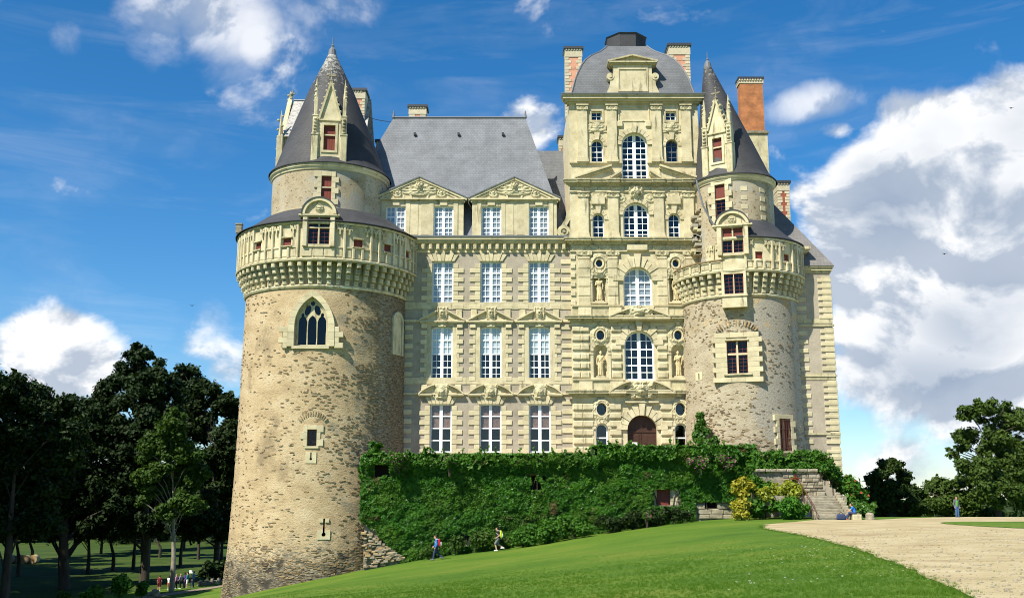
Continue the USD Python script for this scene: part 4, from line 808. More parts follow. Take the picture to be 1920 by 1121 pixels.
# ------------------------------------------------------------------ round towers
class Tower:
    def __init__(s, cx, cy): s.cx, s.cy = cx, cy
    def hit(s, px, py, R):                                  # where a sight line meets the cylinder of radius R: angle and height
        r = ray(px, py); a = r[0] ** 2 + r[1] ** 2; b = -2 * (r[0] * s.cx + r[1] * s.cy); c = s.cx ** 2 + s.cy ** 2 - R * R
        disc = max(0, b * b - 4 * a * c); t = (-b - math.sqrt(disc)) / (2 * a); x, y = r[0] * t, r[1] * t
        return math.atan2(x - s.cx, -(y - s.cy)), CAMZ + r[2] * t
    def T(s, R, phi): return frame_round(s.cx, s.cy, R, phi)
def cut_round(profile, holes, cx, cy, R, n=120, inner=None, deep=1.7):
    """solid of revolution (profile of (r,z)) hollowed out and pierced by (phi, polygon) openings"""
    prof = list(profile); inn = [(r - 1.3, z) for r, z in prof]
    body = m3.CrossSection([[(r, z) for r, z in prof] + [(r, z) for r, z in inn[::-1]]]).revolve(n).translate((cx, cy, 0)) if hasattr(m3.CrossSection, 'revolve') else m3.Manifold.revolve(m3.CrossSection([[(r, z) for r, z in prof] + [(r, z) for r, z in inn[::-1]]]), n).translate((cx, cy, 0))
    for phi, R_, poly in holes:
        mb = MB().prism(poly, -.8, deep); v = xf(np.vstack(mb.v), frame_round(cx, cy, R_, phi)); f = np.vstack(mb.f)
        mm = trimesh.Trimesh(v, f, process=True); mm.merge_vertices()
        if mm.volume < 0: mm.invert()
        c = man_mesh(mm.vertices, mm.faces); body = body - c
    q = body.to_mesh(); return np.asarray(q.vert_properties)[:, :3], np.asarray(q.tri_verts)
def rubble(parent, tw, Rf, zr, n_part, n_stuff, seed, ph=(-1.3, 1.5), avoid=(), dens=None, big=1.0):
    rng = np.random.default_rng(seed); stuff = [MB(), MB(), MB()]; mats = ['stone_brown', 'stone_grey', 'stone_ochre']; cand = []
    while len(cand) < n_part + n_stuff:
        phi, z = rng.uniform(*ph), rng.uniform(*zr)
        if dens is not None and rng.random() > dens(phi, z): continue
        R = Rf(z)
        if rng.random() > np.clip((float(meshkit.fbm(np.array([[phi * R * .30, z * .55, seed]]), 3, seed)[0]) - .40) * 5.5, .07, 1): continue
        if any(abs((phi - p) * R) < w and z0 < z < z1 for p, w, z0, z1 in avoid): continue
        w, h = rng.uniform(.12, .46) * big, rng.uniform(.035, .11) * big; cand.append((w * h, phi, z, w, h, rng.integers(3)))
    cand.sort(key=lambda t: -t[0])
    for i, (_, phi, z, w, h, k) in enumerate(cand):
        R = Rf(z); T = tw.T(R, phi); q = [(-w / 2, -h * .2), (-w * .2, -h / 2), (w * .3, -h * .45), (w / 2, 0), (w * .25, h / 2), (-w * .3, h * .4)]
        q = [(a + rng.normal(0, .02), b + rng.normal(0, .012)) for a, b in q]; o = .05
        sag = lambda a: a * a / (2 * R)
        V = [(a, sag(a) - .035 - .02 * rng.random(), z + b) for a, b in q] + [(a * 1.08, sag(a) + .05, z + b * 1.15) for a, b in q]
        F = [(0, 1, 2), (0, 2, 3), (0, 3, 4), (0, 4, 5)] + [(j, j + 6, (j + 1) % 6) for j in range(6)] + [((j + 1) % 6, j + 6, (j + 1) % 6 + 6) for j in range(6)]
        if i < n_part: MB().raw(V, F).build('wall_stone', M[mats[k]], parent, T)
        else: stuff[k].raw(xf(np.array(V), T), F)
    for k in range(3):
        if stuff[k].v: stuff[k].build('small_wall_stone', M[mats[k]], parent, kind='stuff')
def surround(parent, T, poly, bw=.32, proud=.04, rows=5, mat='quoin', name='surround_stone', seed=0):
    """toothed dressed stones round an opening"""
    a0, z0, a1, z1 = poly.bounds; rng = random.Random(seed); h = (z1 - z0 + bw) / rows
    for i in range(rows):
        for s in (-1, 1):
            w = bw * (1.55 if (i + (s > 0)) % 2 else .85); x0, x1 = (a0 - w, a0) if s < 0 else (a1, a1 + w)
            MB().cbox(x0, x1, -proud, .25, z0 + i * h + .008, z0 + (i + 1) * h - .008, .015).build(name, M[mat], parent, T)
    MB().cbox(a0 + .004, a1 - .004, -proud, .25, z1 + .004, z1 + bw, .015).build('lintel', M[mat], parent, T)
    MB().box(a0 - bw * .5, a1 + bw * .5, -proud - .06, .3, z0 - .18, z0 - .002).build('sill', M[mat], parent, T)
def red_window(parent, T, poly, d=.25, rows=(0, .62, 1), cols=1, mull=.12, stone=True, shut=True, name='window'):
    """stone mullions with dark red shutters or leaded casements"""
    w = part(parent, name); a0, z0, a1, z1 = poly.bounds; cw = (a1 - a0) / cols; mb = MB()
    for j in range(1, cols): mb.box(a0 + j * cw - mull / 2, a0 + j * cw + mull / 2, d - .16, d + .05, z0, z1)
    for r in rows[1:-1]: mb.box(a0, a1, d - .15, d + .04, z0 + (z1 - z0) * r - mull / 2, z0 + (z1 - z0) * r + mull / 2)
    if mb.v: mb.build('stone_cross', M['quoin'], w, T)
    for i in range(len(rows) - 1):
        for j in range(cols):
            x0, x1 = a0 + j * cw + (mull / 2 if j else 0), a0 + (j + 1) * cw - (mull / 2 if j < cols - 1 else 0)
            y0, y1 = z0 + (z1 - z0) * rows[i] + (mull / 2 if i else 0), z0 + (z1 - z0) * rows[i + 1] - (mull / 2 if i < len(rows) - 2 else 0)
            if shut is True or (shut == 'top' and i == len(rows) - 2):
                MB().box(x0, x1, d, d + .05, y0, y1).build('shutter', M['red'], w, T)
                for b in np.arange(x0 + .25, x1 - .05, .25): MB().box(b - .012, b + .012, d - .012, d + .001, y0 + .03, y1 - .03).build('shutter_batten', M['red'], w, T)
            else:
                g = sbox(x0, y0, x1, y1); MB().prism(g.difference(g.buffer(-.07, join_style=2)), d, d + .07).build('casement', M['red'], w, T)
                gb = MB(); nz = max(2, int((y1 - y0) / .32))
                for q in range(1, nz): gb.box(x0, x1, d + .01, d + .03, y0 + (y1 - y0) * q / nz - .012, y0 + (y1 - y0) * q / nz + .012)
                gb.box((x0 + x1) / 2 - .012, (x0 + x1) / 2 + .012, d + .012, d + .032, y0, y1).build('glazing_bar', M['red'], w, T)
                MB().box(x0, x1, d + .035, d + .042, y0, y1).build('pane', M['glass_lead'], w, T)
    return w
TRACERY = None
def tracery_poly(w, h):
    c = []
    for s in (-1, 1):
        c.append(LineString([(s * w * .46, h), (s * w * .30, h * .60), (s * w * .06, h * .52), (0, h * .18)]).buffer(.045, cap_style=2)); c.append(LineString([(s * w * .02, h * .5), (s * w * .2, h * .88), (s * w * .42, h * .45)]).buffer(.04, cap_style=2))
    c.append(LineString([(0, h * .05), (0, h * .45)]).buffer(.06)); return unary_union(c)
def corbels(parent, tw, R, Ro, z0, z1, n, ph, skip=()):
    for k in range(n):
        phi = ph[0] + (ph[1] - ph[0]) * (k + .5) / n
        if any(a < phi < b for a, b in skip): continue
        mb = MB(); st = 4; w = .20; H = z1 - z0
        for i in range(st): mb.cbox(-w, w, -(Ro - R) * (i + 1) / st - .02, .3, z0 + H * i / st + .02, z0 + H * (i + 1) / st - (.0 if i == st - 1 else .004), .07)
        mb.build('corbel', M['cream_old'], parent, tw.T(R, phi))
def band(parent, tw, prof, mat, name, n=120, a0=0, a1=2 * PI): MB().lathe(prof, tw.cx, tw.cy, n, a0=a0, a1=a1).build(name, M[mat], parent, smooth=35)
def parapet(parent, tw, R, z0, zm, z1, n, ph, openings=(), skip=(), upper=True, mat='cream'):
    """panelled parapet: ribs, rails and pierced tracery heads set on the wall"""
    dphi = (ph[1] - ph[0]) / n
    for k in range(n + 1):
        phi = ph[0] + dphi * k
        if any(a < phi < b for a, b in skip): continue
        near = any(abs(phi - o) * R < .5 for o in openings)
        MB().cbox(-.10, .10, -.20, .04, z0, z1 if upper and not near else zm - .1, .03).build('rib', M[mat], parent, tw.T(R, phi))
    for k in range(n):
        phi = ph[0] + dphi * (k + .5)
        if any(a < phi < b for a, b in skip): continue
        w = dphi * R - .2; T = tw.T(R, phi)
        MB().box(-w / 2, w / 2, -.10, .04, zm - .09, zm + .03).build('rail', M[mat], parent, T)
        MB().cbox(-w / 2 + .07, w / 2 - .07, -.04, .04, z0 + .14, zm - .2, .02).build('panel', M[mat], parent, T)
        if upper and not any(abs(phi - o) * R < .45 for o in openings):
            h = (z1 - zm) * .42; g = aff.translate(tracery_poly(w, h), 0, z1 - h - .06); MB().prism(g, -.18, .03).build('tracery', M['carved'], parent, T)
def cone_dormer(tw, parent, px0, px1, ybase, yeave, ygable, ypin, ywin, Rb, wx, phi, shut=True):
    """tall gothic stone dormer at the foot of a cone: front wall with window, crocketed gable, two pinnacles"""
    Yd = tw.cy - Rb; z0, ze, zg, zn = zat(ybase, Yd), zat(yeave, Yd), zat(ygable, Yd), zat(ypin, Yd)
    T = tw.T(Rb, phi); w = (at(px1, yeave, Yd)[0] - at(px0, yeave, Yd)[0]) / 2; dm = part(parent, 'gothic_dormer'); wi = w * .62
    zw0, zw1 = zat(ywin[0], Yd), zat(ywin[1], Yd); op = sbox(-wx, zw0, wx, zw1)
    face = Polygon([(-wi, z0), (wi, z0), (wi, ze), (0, zg), (-wi, ze)]).difference(op)
    MB().prism(face, 0, .45).build('front_wall', M['cream'], dm, T)
    MB().prism(Polygon([(-wi, z0), (wi, z0), (wi, ze), (0, zg), (-wi, ze)]), 1.0, 4.5).build('body', M['cream'], dm, T)
    MB().box(-wi, -wi + .3, .451, 1.0, z0, ze).box(wi - .3, wi, .451, 1.0, z0, ze).box(-wi + .3, wi - .3, .451, 1.0, zw1 + .2, ze).build('side_wall', M['cream'], dm, T)
    MB().prism(unary_union([sbox(-wx - .22, zw0 - .2, wx + .22, zw1 + .22)]).difference(op), -.09, .05).build('window_frame', M['cream'], dm, T)
    MB().box(-wi, wi, -.13, .05, zw1 + .42, zw1 + .54).build('label_moulding', M['cream'], dm, T)
    lo = MB(); lo.raw([(-wi, 0, z0), (wi, 0, z0), (wi, .6, z0 - .1), (-wi, .6, z0 - .1), (-wi * .6, .5, z0 - .55), (wi * .6, .5, z0 - .55)], [(0, 1, 5), (0, 5, 4), (1, 2, 5), (0, 4, 3), (3, 4, 5), (3, 5, 2)]); lo.build('base_corbel', M['cream_old'], dm, T)
    for s in (-1, 1):
        e, t = np.array([s * wi, ze - .15]), np.array([0, zg])
        g = MB().prism(bar_poly(e, t, .18), -.16, .3)
        for k in np.linspace(.2, .9, 5): p = e + (t - e) * k; g.blob((p[0] + s * .12, -.05, p[1] + .08), (.11, .12, .12), 1)
        g.build('crocketed_gable', M['carved'], dm, T)
        x = s * (wi + .30); p = MB()
        p.cbox(x - .30, x + .30, -.22, .5, z0 - .1, z0 + (ze - z0) * .62, .05).cbox(x - .24, x + .24, -.16, .45, z0 + (ze - z0) * .62, ze + .2, .05)
        p.cbox(x - .17, x + .17, -.10, .3, ze + .2, ze + (zn - ze) * .5, .04)
        p.tube([(x, .08, ze + (zn - ze) * .5), (x, .08, zn)], [.19, .03], 6)
        for k in range(4): p.blob((x + s * .1, 0.02, ze + (zn - ze) * (.42 + .13 * k)), (.16 - .025 * k, .14, .11), 1)
        for k in range(5): p.blob((x, -.2, z0 + (ze - z0) * (.66 + .075 * k)), (.2 - .015 * k, .13, .10), 1)
        p.cbox(x - .34, x + .34, -.27, .45, z0 + (ze - z0) * .60, z0 + (ze - z0) * .64, .03).cbox(x - .27, x + .27, -.2, .4, ze + .12, ze + .26, .03)
        p.build('pinnacle', M['cream_old'], dm, T)
    zt = zg; f = MB().tube([(0, .1, zt - .2), (0, .1, zt + 1.15)], [.10, .05], 6).box(-.34, .34, .02, .18, zt + .55, zt + .7).blob((0, .1, zt + 1.15), .11, 1).blob((-.36, .1, zt + .62), .11, 1).blob((.36, .1, zt + .62), .11, 1).blob((0, .1, zt + .15), (.24, .2, .1), 1); f.build('finial_cross', M['rock'], dm, T)
    red_window(parent, T, op, .18, (0, .62, 1), 1, shut=shut)
def parapet_dormer(tw, parent, R, phi, hw, z0, zw1, zc, za, shut, side=.42, dp=3.2):
    T = tw.T(R, phi); dm = part(parent, 'parapet_dormer'); op = sbox(-hw, z0, hw, zw1); W = hw + side
    MB().prism(sbox(-W, z0 - .25, W, zc).difference(op), -.12, .4).build('front_wall', M['cream'], dm, T)
    MB().box(-W, -W + .3, .401, dp, z0 + .3, zc).box(W - .3, W, .401, dp, z0 + .3, zc).box(-W + .3, W - .3, 1.1, 1.2, z0, zc).build('side_wall', M['cream'], dm, T)
    for s in (-1, 1):
        MB().cbox(s * (W - .16) - .2, s * (W - .16) + .2, -.26, .05, z0 - .2, zc - .1, .03).build('pilaster', M['cream'], dm, T)
    cornice(MB(), -W - .08, W + .08, zc - .26, [(.10, .22), (.14, .34)], d_in=.3).build('base_moulding', M['cream'], dm, T)
    g = arch(-W - .02, W + .02, zc, za, rise=za - zc - .02, n=16); MB().prism(g, -.12, dp).build('tympanum', M['cream'], dm, T)
    r = (W * W + (za - zc) ** 2) / (2 * (za - zc)); c = (0, za - r); th = math.asin(W / r)
    MB().prism(LineString([(c[0] + (r + .02) * math.sin(t), c[1] + (r + .02) * math.cos(t)) for t in np.linspace(-th, th, 17)]).buffer(.13, cap_style=2), -.36, dp).build('curved_cornice', M['cream'], dm, T)
    MB().prism(LineString([(c[0] + (r + .19) * math.sin(t), c[1] + (r + .19) * math.cos(t)) for t in np.linspace(-th, th, 17)]).buffer(.04, cap_style=2), -.42, dp + .05).build('lead_cover', M['lead_dark'], dm, T)
    relief(MB(), 0, zc + (za - zc) * .42, .8, .85, .25, 31, 'round', d=-.12).build('medallion', M['carved'], dm, T)
    red_window(parent, T, op, .10, (0, .62, 1), 2, shut=shut)

# ---- left tower
LT = Tower(-17.25, 93.5)
lt = thing('round_tower', 'larger round rubble tower on the left with pointed gothic window and slate cone roof', 'tower', (LT.cx, LT.cy, -7))
def RL(z): return float(np.interp(z, [-10, -6, -3, 2, 8, 20.5], [8.6, 8.25, 8.0, 7.78, 7.62, 7.5]))
profL = [(RL(z), z) for z in (-10, -7.5, -5, -2.5, 0, 3, 6, 10, 15, 20.2)]
ZB0, ZB1, ZPM, ZPT, ZSK, ZEV = 19.7, 21.7, 22.95, 25.05, 27.2, 31.4
holesL = []
pg, zg = LT.hit(584, 604, 7.5); Tg = LT.T(RL(zg), pg); zgb, zgt = LT.hit(584, 649, 7.55)[1], LT.hit(584, 556, 7.5)[1]
GO = gothic(-1.45, 1.45, zgb, zgt); GI = gothic(-1.28, 1.28, zgb + .12, zgt - .22)
holesL.append((pg, RL(zg), GO))
ps, zs1 = LT.hit(585, 820, 7.6); zs0 = LT.hit(585, 836, 7.65)[1]; zs2 = LT.hit(585, 805, 7.6)[1]; SO1 = sbox(-.40, zs0, .40, zs2); holesL.append((ps, RL(zs1), SO1))
pn, znm = LT.hit(745, 620, 7.5); znb, znt = LT.hit(745, 662, 7.5)[1], LT.hit(745, 592, 7.5)[1]; NO = arch(-.62, .62, znb, znt)
p1, z1a = LT.hit(607, 1000, 8.0); z1b = LT.hit(607, 972, 8.0)[1]; z1c = LT.hit(607, 1004, 8.0)[1]; XS = unary_union([sbox(-.07, z1c, .07, z1b), ellipse(0, z1c + .1, .16, .16)]); holesL.append((p1, RL(z1a), XS))
p2, z2a = LT.hit(583, 855, 7.7); z2b, z2c = LT.hit(583, 848, 7.7)[1], LT.hit(583, 860, 7.7)[1]; AS = unary_union([sbox(-.05, z2c, .05, z2b), ellipse(0, z2c, .1, .1)]); holesL.append((p2, RL(z2a), AS))
v, f = cut_round(profL, holesL, LT.cx, LT.cy, 7.5); MB().raw(v, f).build('wall', M['rubble'], lt, smooth=25)
MB().lathe([(6.1, -9), (6.1, 20)], LT.cx, LT.cy, 40).build('interior_wall', M['dark'], lt)
# gothic window
gw = part(lt, 'gothic_window')
ring = gothic(-2.02, 2.02, zgb, zgt + .62).difference(GO.buffer(.002)); zz = np.linspace(zgb, zgt + .7, 9); k = 0
for i in range(8):
    for s in (-1, 1):
        seg = ring.intersection(sbox(0.004 if s > 0 else -4, zz[i] + .008, 4 if s > 0 else -.004, zz[i + 1] - .008))
        if seg.area > .02: MB().prism(seg, -.07, .25).build('arch_stone', M['quoin'], gw, Tg)
for i in range(4):
    for s in (-1, 1):
        w = .75 if (i + (s > 0)) % 2 else .38; x0 = 2.03 if s > 0 else -2.03 - w
        MB().cbox(x0, x0 + w, -.02, .2, zgb + i * .47 - .15, zgb + i * .47 + .30, .015).build('jamb_stone', M['quoin'], gw, Tg)
MB().prism(GO.difference(GI), .28, .6).build('reveal', M['cream_old'], gw, Tg)
lights = [gothic(-1.2, -.46, zgb + .2, zgb + 2.75), gothic(-.37, .37, zgb + .2, zgb + 2.75), gothic(.46, 1.2, zgb + .2, zgb + 2.75)]
eyes = [aff.rotate(ellipse(-.42, zgb + 3.2, .26, .46), -18), aff.rotate(ellipse(.42, zgb + 3.2, .26, .46), 18), ellipse(0, zgb + 3.85, .2, .26), ellipse(-.85, zgb + 2.78, .14, .17), ellipse(.85, zgb + 2.78, .14, .17)]
cuts = [g.intersection(GI.buffer(-.08)) for g in lights + eyes]
MB().prism(GI.difference(unary_union(cuts)), .45, .66).build('tracery', M['cream_old'], gw, Tg)
for g in cuts:
    MB().prism(g, .56, .57).build('pane', M['glass_lead'], gw, Tg)
MB().box(-1.6, 1.6, -.14, .5, zgb - .22, zgb + .04).build('sill', M['quoin'], gw, Tg)
# blind niche on the shaded side
Tn = LT.T(RL(znm) + .0, pn); nn = part(lt, 'blind_niche')
MB().prism(arch(-.95, .95, znb - .2, znt + .35).difference(NO), -.10, .3).build('frame', M['cream_old'], nn, Tn); MB().prism(NO, -.02, .1).build('infill', M['cream_old'], nn, Tn)
# slit window with red jamb, arrow loops
Ts = LT.T(RL(zs1), ps); surround(lt, Ts, SO1, .36, .05, 3); red_window(lt, Ts, SO1, .45, (0, 1), 1, shut=False)
T2 = LT.T(RL(z2a), p2); MB().prism(sbox(-.45, z2c - .35, .45, z2b + .05).difference(AS.buffer(.01)), -.06, .3).build('loop_stone', M['quoin'], lt, T2)
T1 = LT.T(RL(z1a), p1); MB().prism(sbox(-.52, z1c - .30, .52, z1c + .45).difference(XS.buffer(.01)), -.07, .3).build('loop_stone', M['quoin'], lt, T1)
MB().box(-.40, -.085, -.05, .3, z1b - .3, z1b).box(.085, .40, -.05, .3, z1b - .3, z1b).builds('loop_stone', M['quoin'], lt, T1)
AV = [(pg, 2.9, zgb - .5, zgt + .8), (ps, 1.1, z2c - .6, zs2 + .6), (pn, 1.2, znb - .4, znt + .6), (p1, .7, z1c - .5, z1b + .2)]
rubble(lt, LT, RL, (-6.9, 19.4), 300, 3000, 11, (-1.38, 1.60), AV, dens=lambda p, z: .12 + .5 * min(1, max(0, p + .2)) + (.5 if z < -1 + 2.5 * p else 0))
# relieving arch of stones over the slit window
for k, t in enumerate(np.linspace(-.9, .9, 13)):
    mb = MB().prism(bar_poly((1.25 * math.sin(t), zs2 + .25 + 1.15 * math.cos(t) - .25), (1.55 * math.sin(t), zs2 + .25 + 1.55 * math.cos(t) - .25), .10), -.035, .1); mb.build('relieving_stone', M['stone_ochre' if k % 2 else 'drum'], lt, LT.T(RL(zs2), ps))
# machicolation
FR = (-1.42, 1.78)
band(lt, LT, [(7.4, ZB0 - .28), (7.62, ZB0 - .26), (7.70, ZB0 - .1), (7.62, ZB0 + .02), (7.4, ZB0 + .05)], 'cream_old', 'corbel_moulding')
band(lt, LT, [(7.46, ZB0), (7.52, ZB1 - .05)], 'cream_old', 'corbel_wall')
corbels(lt, LT, 7.5, 8.40, ZB0, ZB1 - .03, 31, FR)
band(lt, LT, [(7.4, ZB1 - .03), (8.50, ZB1 - .028), (8.54, ZB1 + .12), (8.42, ZB1 + .22), (8.30, ZB1 + .24)], 'cream_old', 'parapet_moulding')
openL = [LT.hit(px, py, 8.3)[0] for px, py in ((484, 460), (538, 452), (672, 455), (727, 466), (764, 478))]
pd, zd = LT.hit(598, 430, 8.35); zdb, zdt = LT.hit(598, 458, 8.35)[1], LT.hit(598, 408, 8.35)[1]
HSZ = [(.40, .36)] * 5
pw = []
for o in openL: pw.append((o, 8.3, sbox(-.40, ZPM + .10, .40, ZPM + .80)))
pw.append((pd, 8.3, sbox(-.98, zdb - .02, .98, ZPT + .2)))
v, f = cut_round([(8.3, ZB1 + .1), (8.3, ZPT)], pw, LT.cx, LT.cy, 8.3); MB().raw(v, f).build('parapet_wall', M['cream'], lt, smooth=25)
MB().lathe([(6.9, ZB1), (6.9, ZPT + .5)], LT.cx, LT.cy, 48).build('walkway_wall', M['dark'], lt)
sk = (1.55 / 8.3)
parapet(lt, LT, 8.3, ZB1 + .24, ZPM, ZPT - .1, 33, FR, openL, skip=((pd - sk, pd + sk),))
for k in range(3):
    MB().cbox(-1.45 + k * .98, -.55 + k * .98, -.05, .04, ZB1 + .36, ZPM - .16, .02).build('panel', M['cream'], lt, LT.T(8.3, pd))
for o in openL:
    MB().box(-.55, .55, -.20, .04, ZPM + .0, ZPM + .09).build('opening_sill', M['cream_old'], lt, LT.T(8.3, o))
    MB().box(-.5, .5, -.12, .04, ZPM + .81, ZPM + .92).build('opening_lintel', M['cream_old'], lt, LT.T(8.3, o))
    red_window(lt, LT.T(8.3, o), sbox(-.40, ZPM + .10, .40, ZPM + .80), .16, (0, 1), 1, name='parapet_shutter')
band(lt, LT, [(8.25, ZPT - .14), (8.46, ZPT - .12), (8.55, ZPT + .02), (8.5, ZPT + .1), (8.2, ZPT + .12)], 'cream_old', 'parapet_coping')
band(lt, LT, [(8.70, ZPT + .08), (8.72, ZPT + .15), (8.2, ZPT + .42), (7.2, ZPT + 1.1), (6.3, ZSK - .35), (5.6, ZSK)], 'slate_dark', 'skirt_roof')
parapet_dormer(LT, lt, 8.32, pd, .92, zdb, zdt, LT.hit(598, 402, 8.4)[1], LT.hit(598, 375, 8.4)[1], shut='none')
LD = Tower(-17.47, 93.5)
# upper drum
p3, z3 = LD.hit(612, 350, 5.40); z3a, z3b = LD.hit(612, 379, 5.40)[1], LD.hit(612, 330, 5.40)[1]; U3 = sbox(-.45, z3a - .2, .45, z3b)
v, f = cut_round([(5.40, ZSK - 1), (5.40, ZEV)], [(p3, 5.40, U3)], LD.cx, LD.cy, 5.40); MB().raw(v, f).build('upper_drum', M['drum'], lt, smooth=25)
T3 = LD.T(5.40, p3); surround(lt, T3, U3, .42, .03, 6); red_window(lt, T3, U3, .2, (0, .60, 1), 1)
band(lt, LD, [(5.3, ZSK - .2), (5.55, ZSK - .15), (5.57, ZSK + .0), (5.3, ZSK + .1)], 'cream_old', 'drum_moulding')
band(lt, LD, [(5.3, ZEV - .55), (5.49, ZEV - .5), (5.53, ZEV - .3), (5.67, ZEV - .2), (5.69, ZEV + .02), (5.3, ZEV + .03)], 'cream', 'eave_cornice')
LAx, LAy = LD.cx - .25, LD.cy
MB().lathe([(5.80, ZEV + .02), (5.81, ZEV + .09), (5.2, ZEV + .85), (4.2, ZEV + 3.7), (2.2, ZEV + 9.0), (.42, 44.3)], LD.cx, LD.cy, 96, top=(LAx, LAy)).build('cone_roof', M['slate_cone'], lt, smooth=40)
MB().lathe([(.46, 44.2), (.34, 44.9), (.13, 45.2), (.17, 45.35), (.05, 45.5), (.03, 46.2), (.001, 46.25)], LAx, LAy, 10).build('finial', M['lead'], lt)
cone_dormer(LD, lt, 585, 651, 305, 222, 153, 148, (282, 235), 5.28, .52, LD.hit(616, 300, 5.4)[0])
MB().box(-.55, .1, -.05, .5, 0, .12).box(-.5, .05, 0, .5, -.8, 0).build('gutter_bracket', M['rock'], lt, (at(452, 421, 93.5), np.array([1, 0, 0.]), np.array([0, 1, 0.])))

# ---- right tower
RT = Tower(20.85, 91.5)
rt = thing('round_tower', 'smaller round rubble tower on the right with square mullioned window and leaning slate cone', 'tower', (RT.cx, RT.cy, 0))
def RR(z): return float(np.interp(z, [-1, 4, 10, 20], [5.45, 5.32, 5.22, 5.17]))
YB0, YB1, YPM, YPT, YSK, YEV = 19.0, 20.85, 21.85, 23.75, 25.9, 30.3
def sqwin(px, ya, yb, R, hw):
    p, z = RT.hit(px, (ya + yb) / 2, R); return p, RT.hit(px, ya, R)[1], RT.hit(px, yb, R)[1]
q1, qa, qb = sqwin(1382.5, 700, 639, 5.2, .9); Q1 = sbox(-.86, qa, .86, qb)
q2, qc, qd = sqwin(1472, 845, 785, 5.25, .6); Q2 = sbox(-.62, qc, .62, qd)
q3, qe, qf = sqwin(1311, 712, 700, 5.2, .1); Q3 = sbox(-.07, qe, .07, qf)
hR = [(q1, RR(qa), Q1), (q2, RR(qc), Q2), (q3, RR(qe), Q3)]
v, f = cut_round([(RR(z), z) for z in (-1, 2, 5, 9, 14, 19.6)], hR, RT.cx, RT.cy, 5.2); MB().raw(v, f).build('wall', M['rubble_right'], rt, smooth=25)
MB().lathe([(3.85, -.9), (3.85, 19)], RT.cx, RT.cy, 40).build('interior_wall', M['dark'], rt)
Tq1 = RT.T(RR(qa), q1)
z = qa - .75; i = 0
while z < qb + .62:                                        # big dressed stone surround
    e = (1.0, .72)[i % 2]; hh = .43
    if z + hh > qa - .05 and z < qb - .05:
        for s in (-1, 1): MB().cbox(min(s * .87, s * (.87 + e + .25)), max(s * .87, s * (.87 + e + .25)), .0, .35, z + .006, z + hh - .006, .015).build('surround_stone', M['quoin'], rt, RT.T(RR(qa) + .04, q1))
    else:
        for a0, a1 in ((-1.87 if i % 2 else -2.1, -.6), (-.59, .58), (.59, 1.87 if i % 2 else 2.1)): MB().cbox(a0, a1, .0, .35, z + .006, z + hh - .006, .015).build('surround_stone', M['quoin'], rt, RT.T(RR(qa) + .06, q1))
    z += hh; i += 1
red_window(rt, Tq1, Q1, .28, (0, .6, 1), 2, mull=.16, shut=False)
cornice(MB(), -.98, .98, qa - .24, [(.1, .12), (.13, .2)], d_in=.3).build('sill', M['carved'], rt, Tq1); MB().box(-1.0, 1.0, -.16, .2, qb + .03, qb + .16).build('hood_moulding', M['carved'], rt, Tq1)
# barred window at the foot
Tq2 = RT.T(RR(qc), q2); surround(rt, Tq2, Q2, .34, .06, 6); red_window(rt, Tq2, Q2, .35, (0, 1), 2, mull=.06, shut=True)
gr = part(rt, 'window_grille')
for x in np.linspace(-.55, .55, 6): MB().tube([(x, -.03, qc), (x, -.03, qd)], .022, 5).build('bar', M['iron'], gr, Tq2)
for zz_ in np.linspace(qc + .2, qd - .15, 4): MB().box(-.6, .6, -.06, -.03, zz_, zz_ + .05).build('rail', M['iron'], gr, Tq2)
Tq3 = RT.T(RR(qe) + .03, q3); MB().prism(sbox(-.42, qe - .05, .42, qf + .12).difference(Q3), 0, .3).build('loop_stone', M['quoin'], rt, Tq3)
rubble(rt, RT, RR, (5.6, 18.8), 300, 420, 12, (-1.62, 1.28), [(q1, 2.3, qa - 1.0, qb + .8), (q2, 1.3, qc - .3, qd + .6), (q3, .6, qe - .2, qf + .3)], dens=lambda p, z: .35 + .4 * (p < -.1) + (.3 if z < 9 else 0), big=.78)
for k, t in enumerate(np.linspace(-.95, .95, 15)):
    MB().prism(bar_poly((1.9 * math.sin(t), qb + .2 + 1.15 * math.cos(t)), (2.3 * math.sin(t), qb + .2 + 1.65 * math.cos(t)), .11), -.035, .12).build('relieving_stone', M['stone_ochre' if k % 3 else 'drum'], rt, RT.T(RR(qb), q1))
FRR = (-1.72, 1.40)
pb, zb = RT.hit(1376, 535, 5.9); zb0, zb1 = RT.hit(1376, 552, 5.7)[1], RT.hit(1376, 514, 5.7)[1]
sb_ = .95 / 5.6
band(rt, RT, [(5.1, YB0 - .26), (5.30, YB0 - .24), (5.36, YB0 - .1), (5.28, YB0 + .0), (5.1, YB0 + .04)], 'cream_old', 'corbel_moulding')
band(rt, RT, [(5.17, YB0), (5.2, YB1 - .03)], 'cream_old', 'corbel_wall')
corbels(rt, RT, 5.2, 5.86, YB0, YB1 - .03, 22, FRR, skip=((pb - sb_, pb + sb_),))
band(rt, RT, [(5.1, YB1 - .03), (5.95, YB1 - .028), (6.0, YB1 + .12), (5.9, YB1 + .2), (5.78, YB1 + .22)], 'cream_old', 'parapet_moulding')
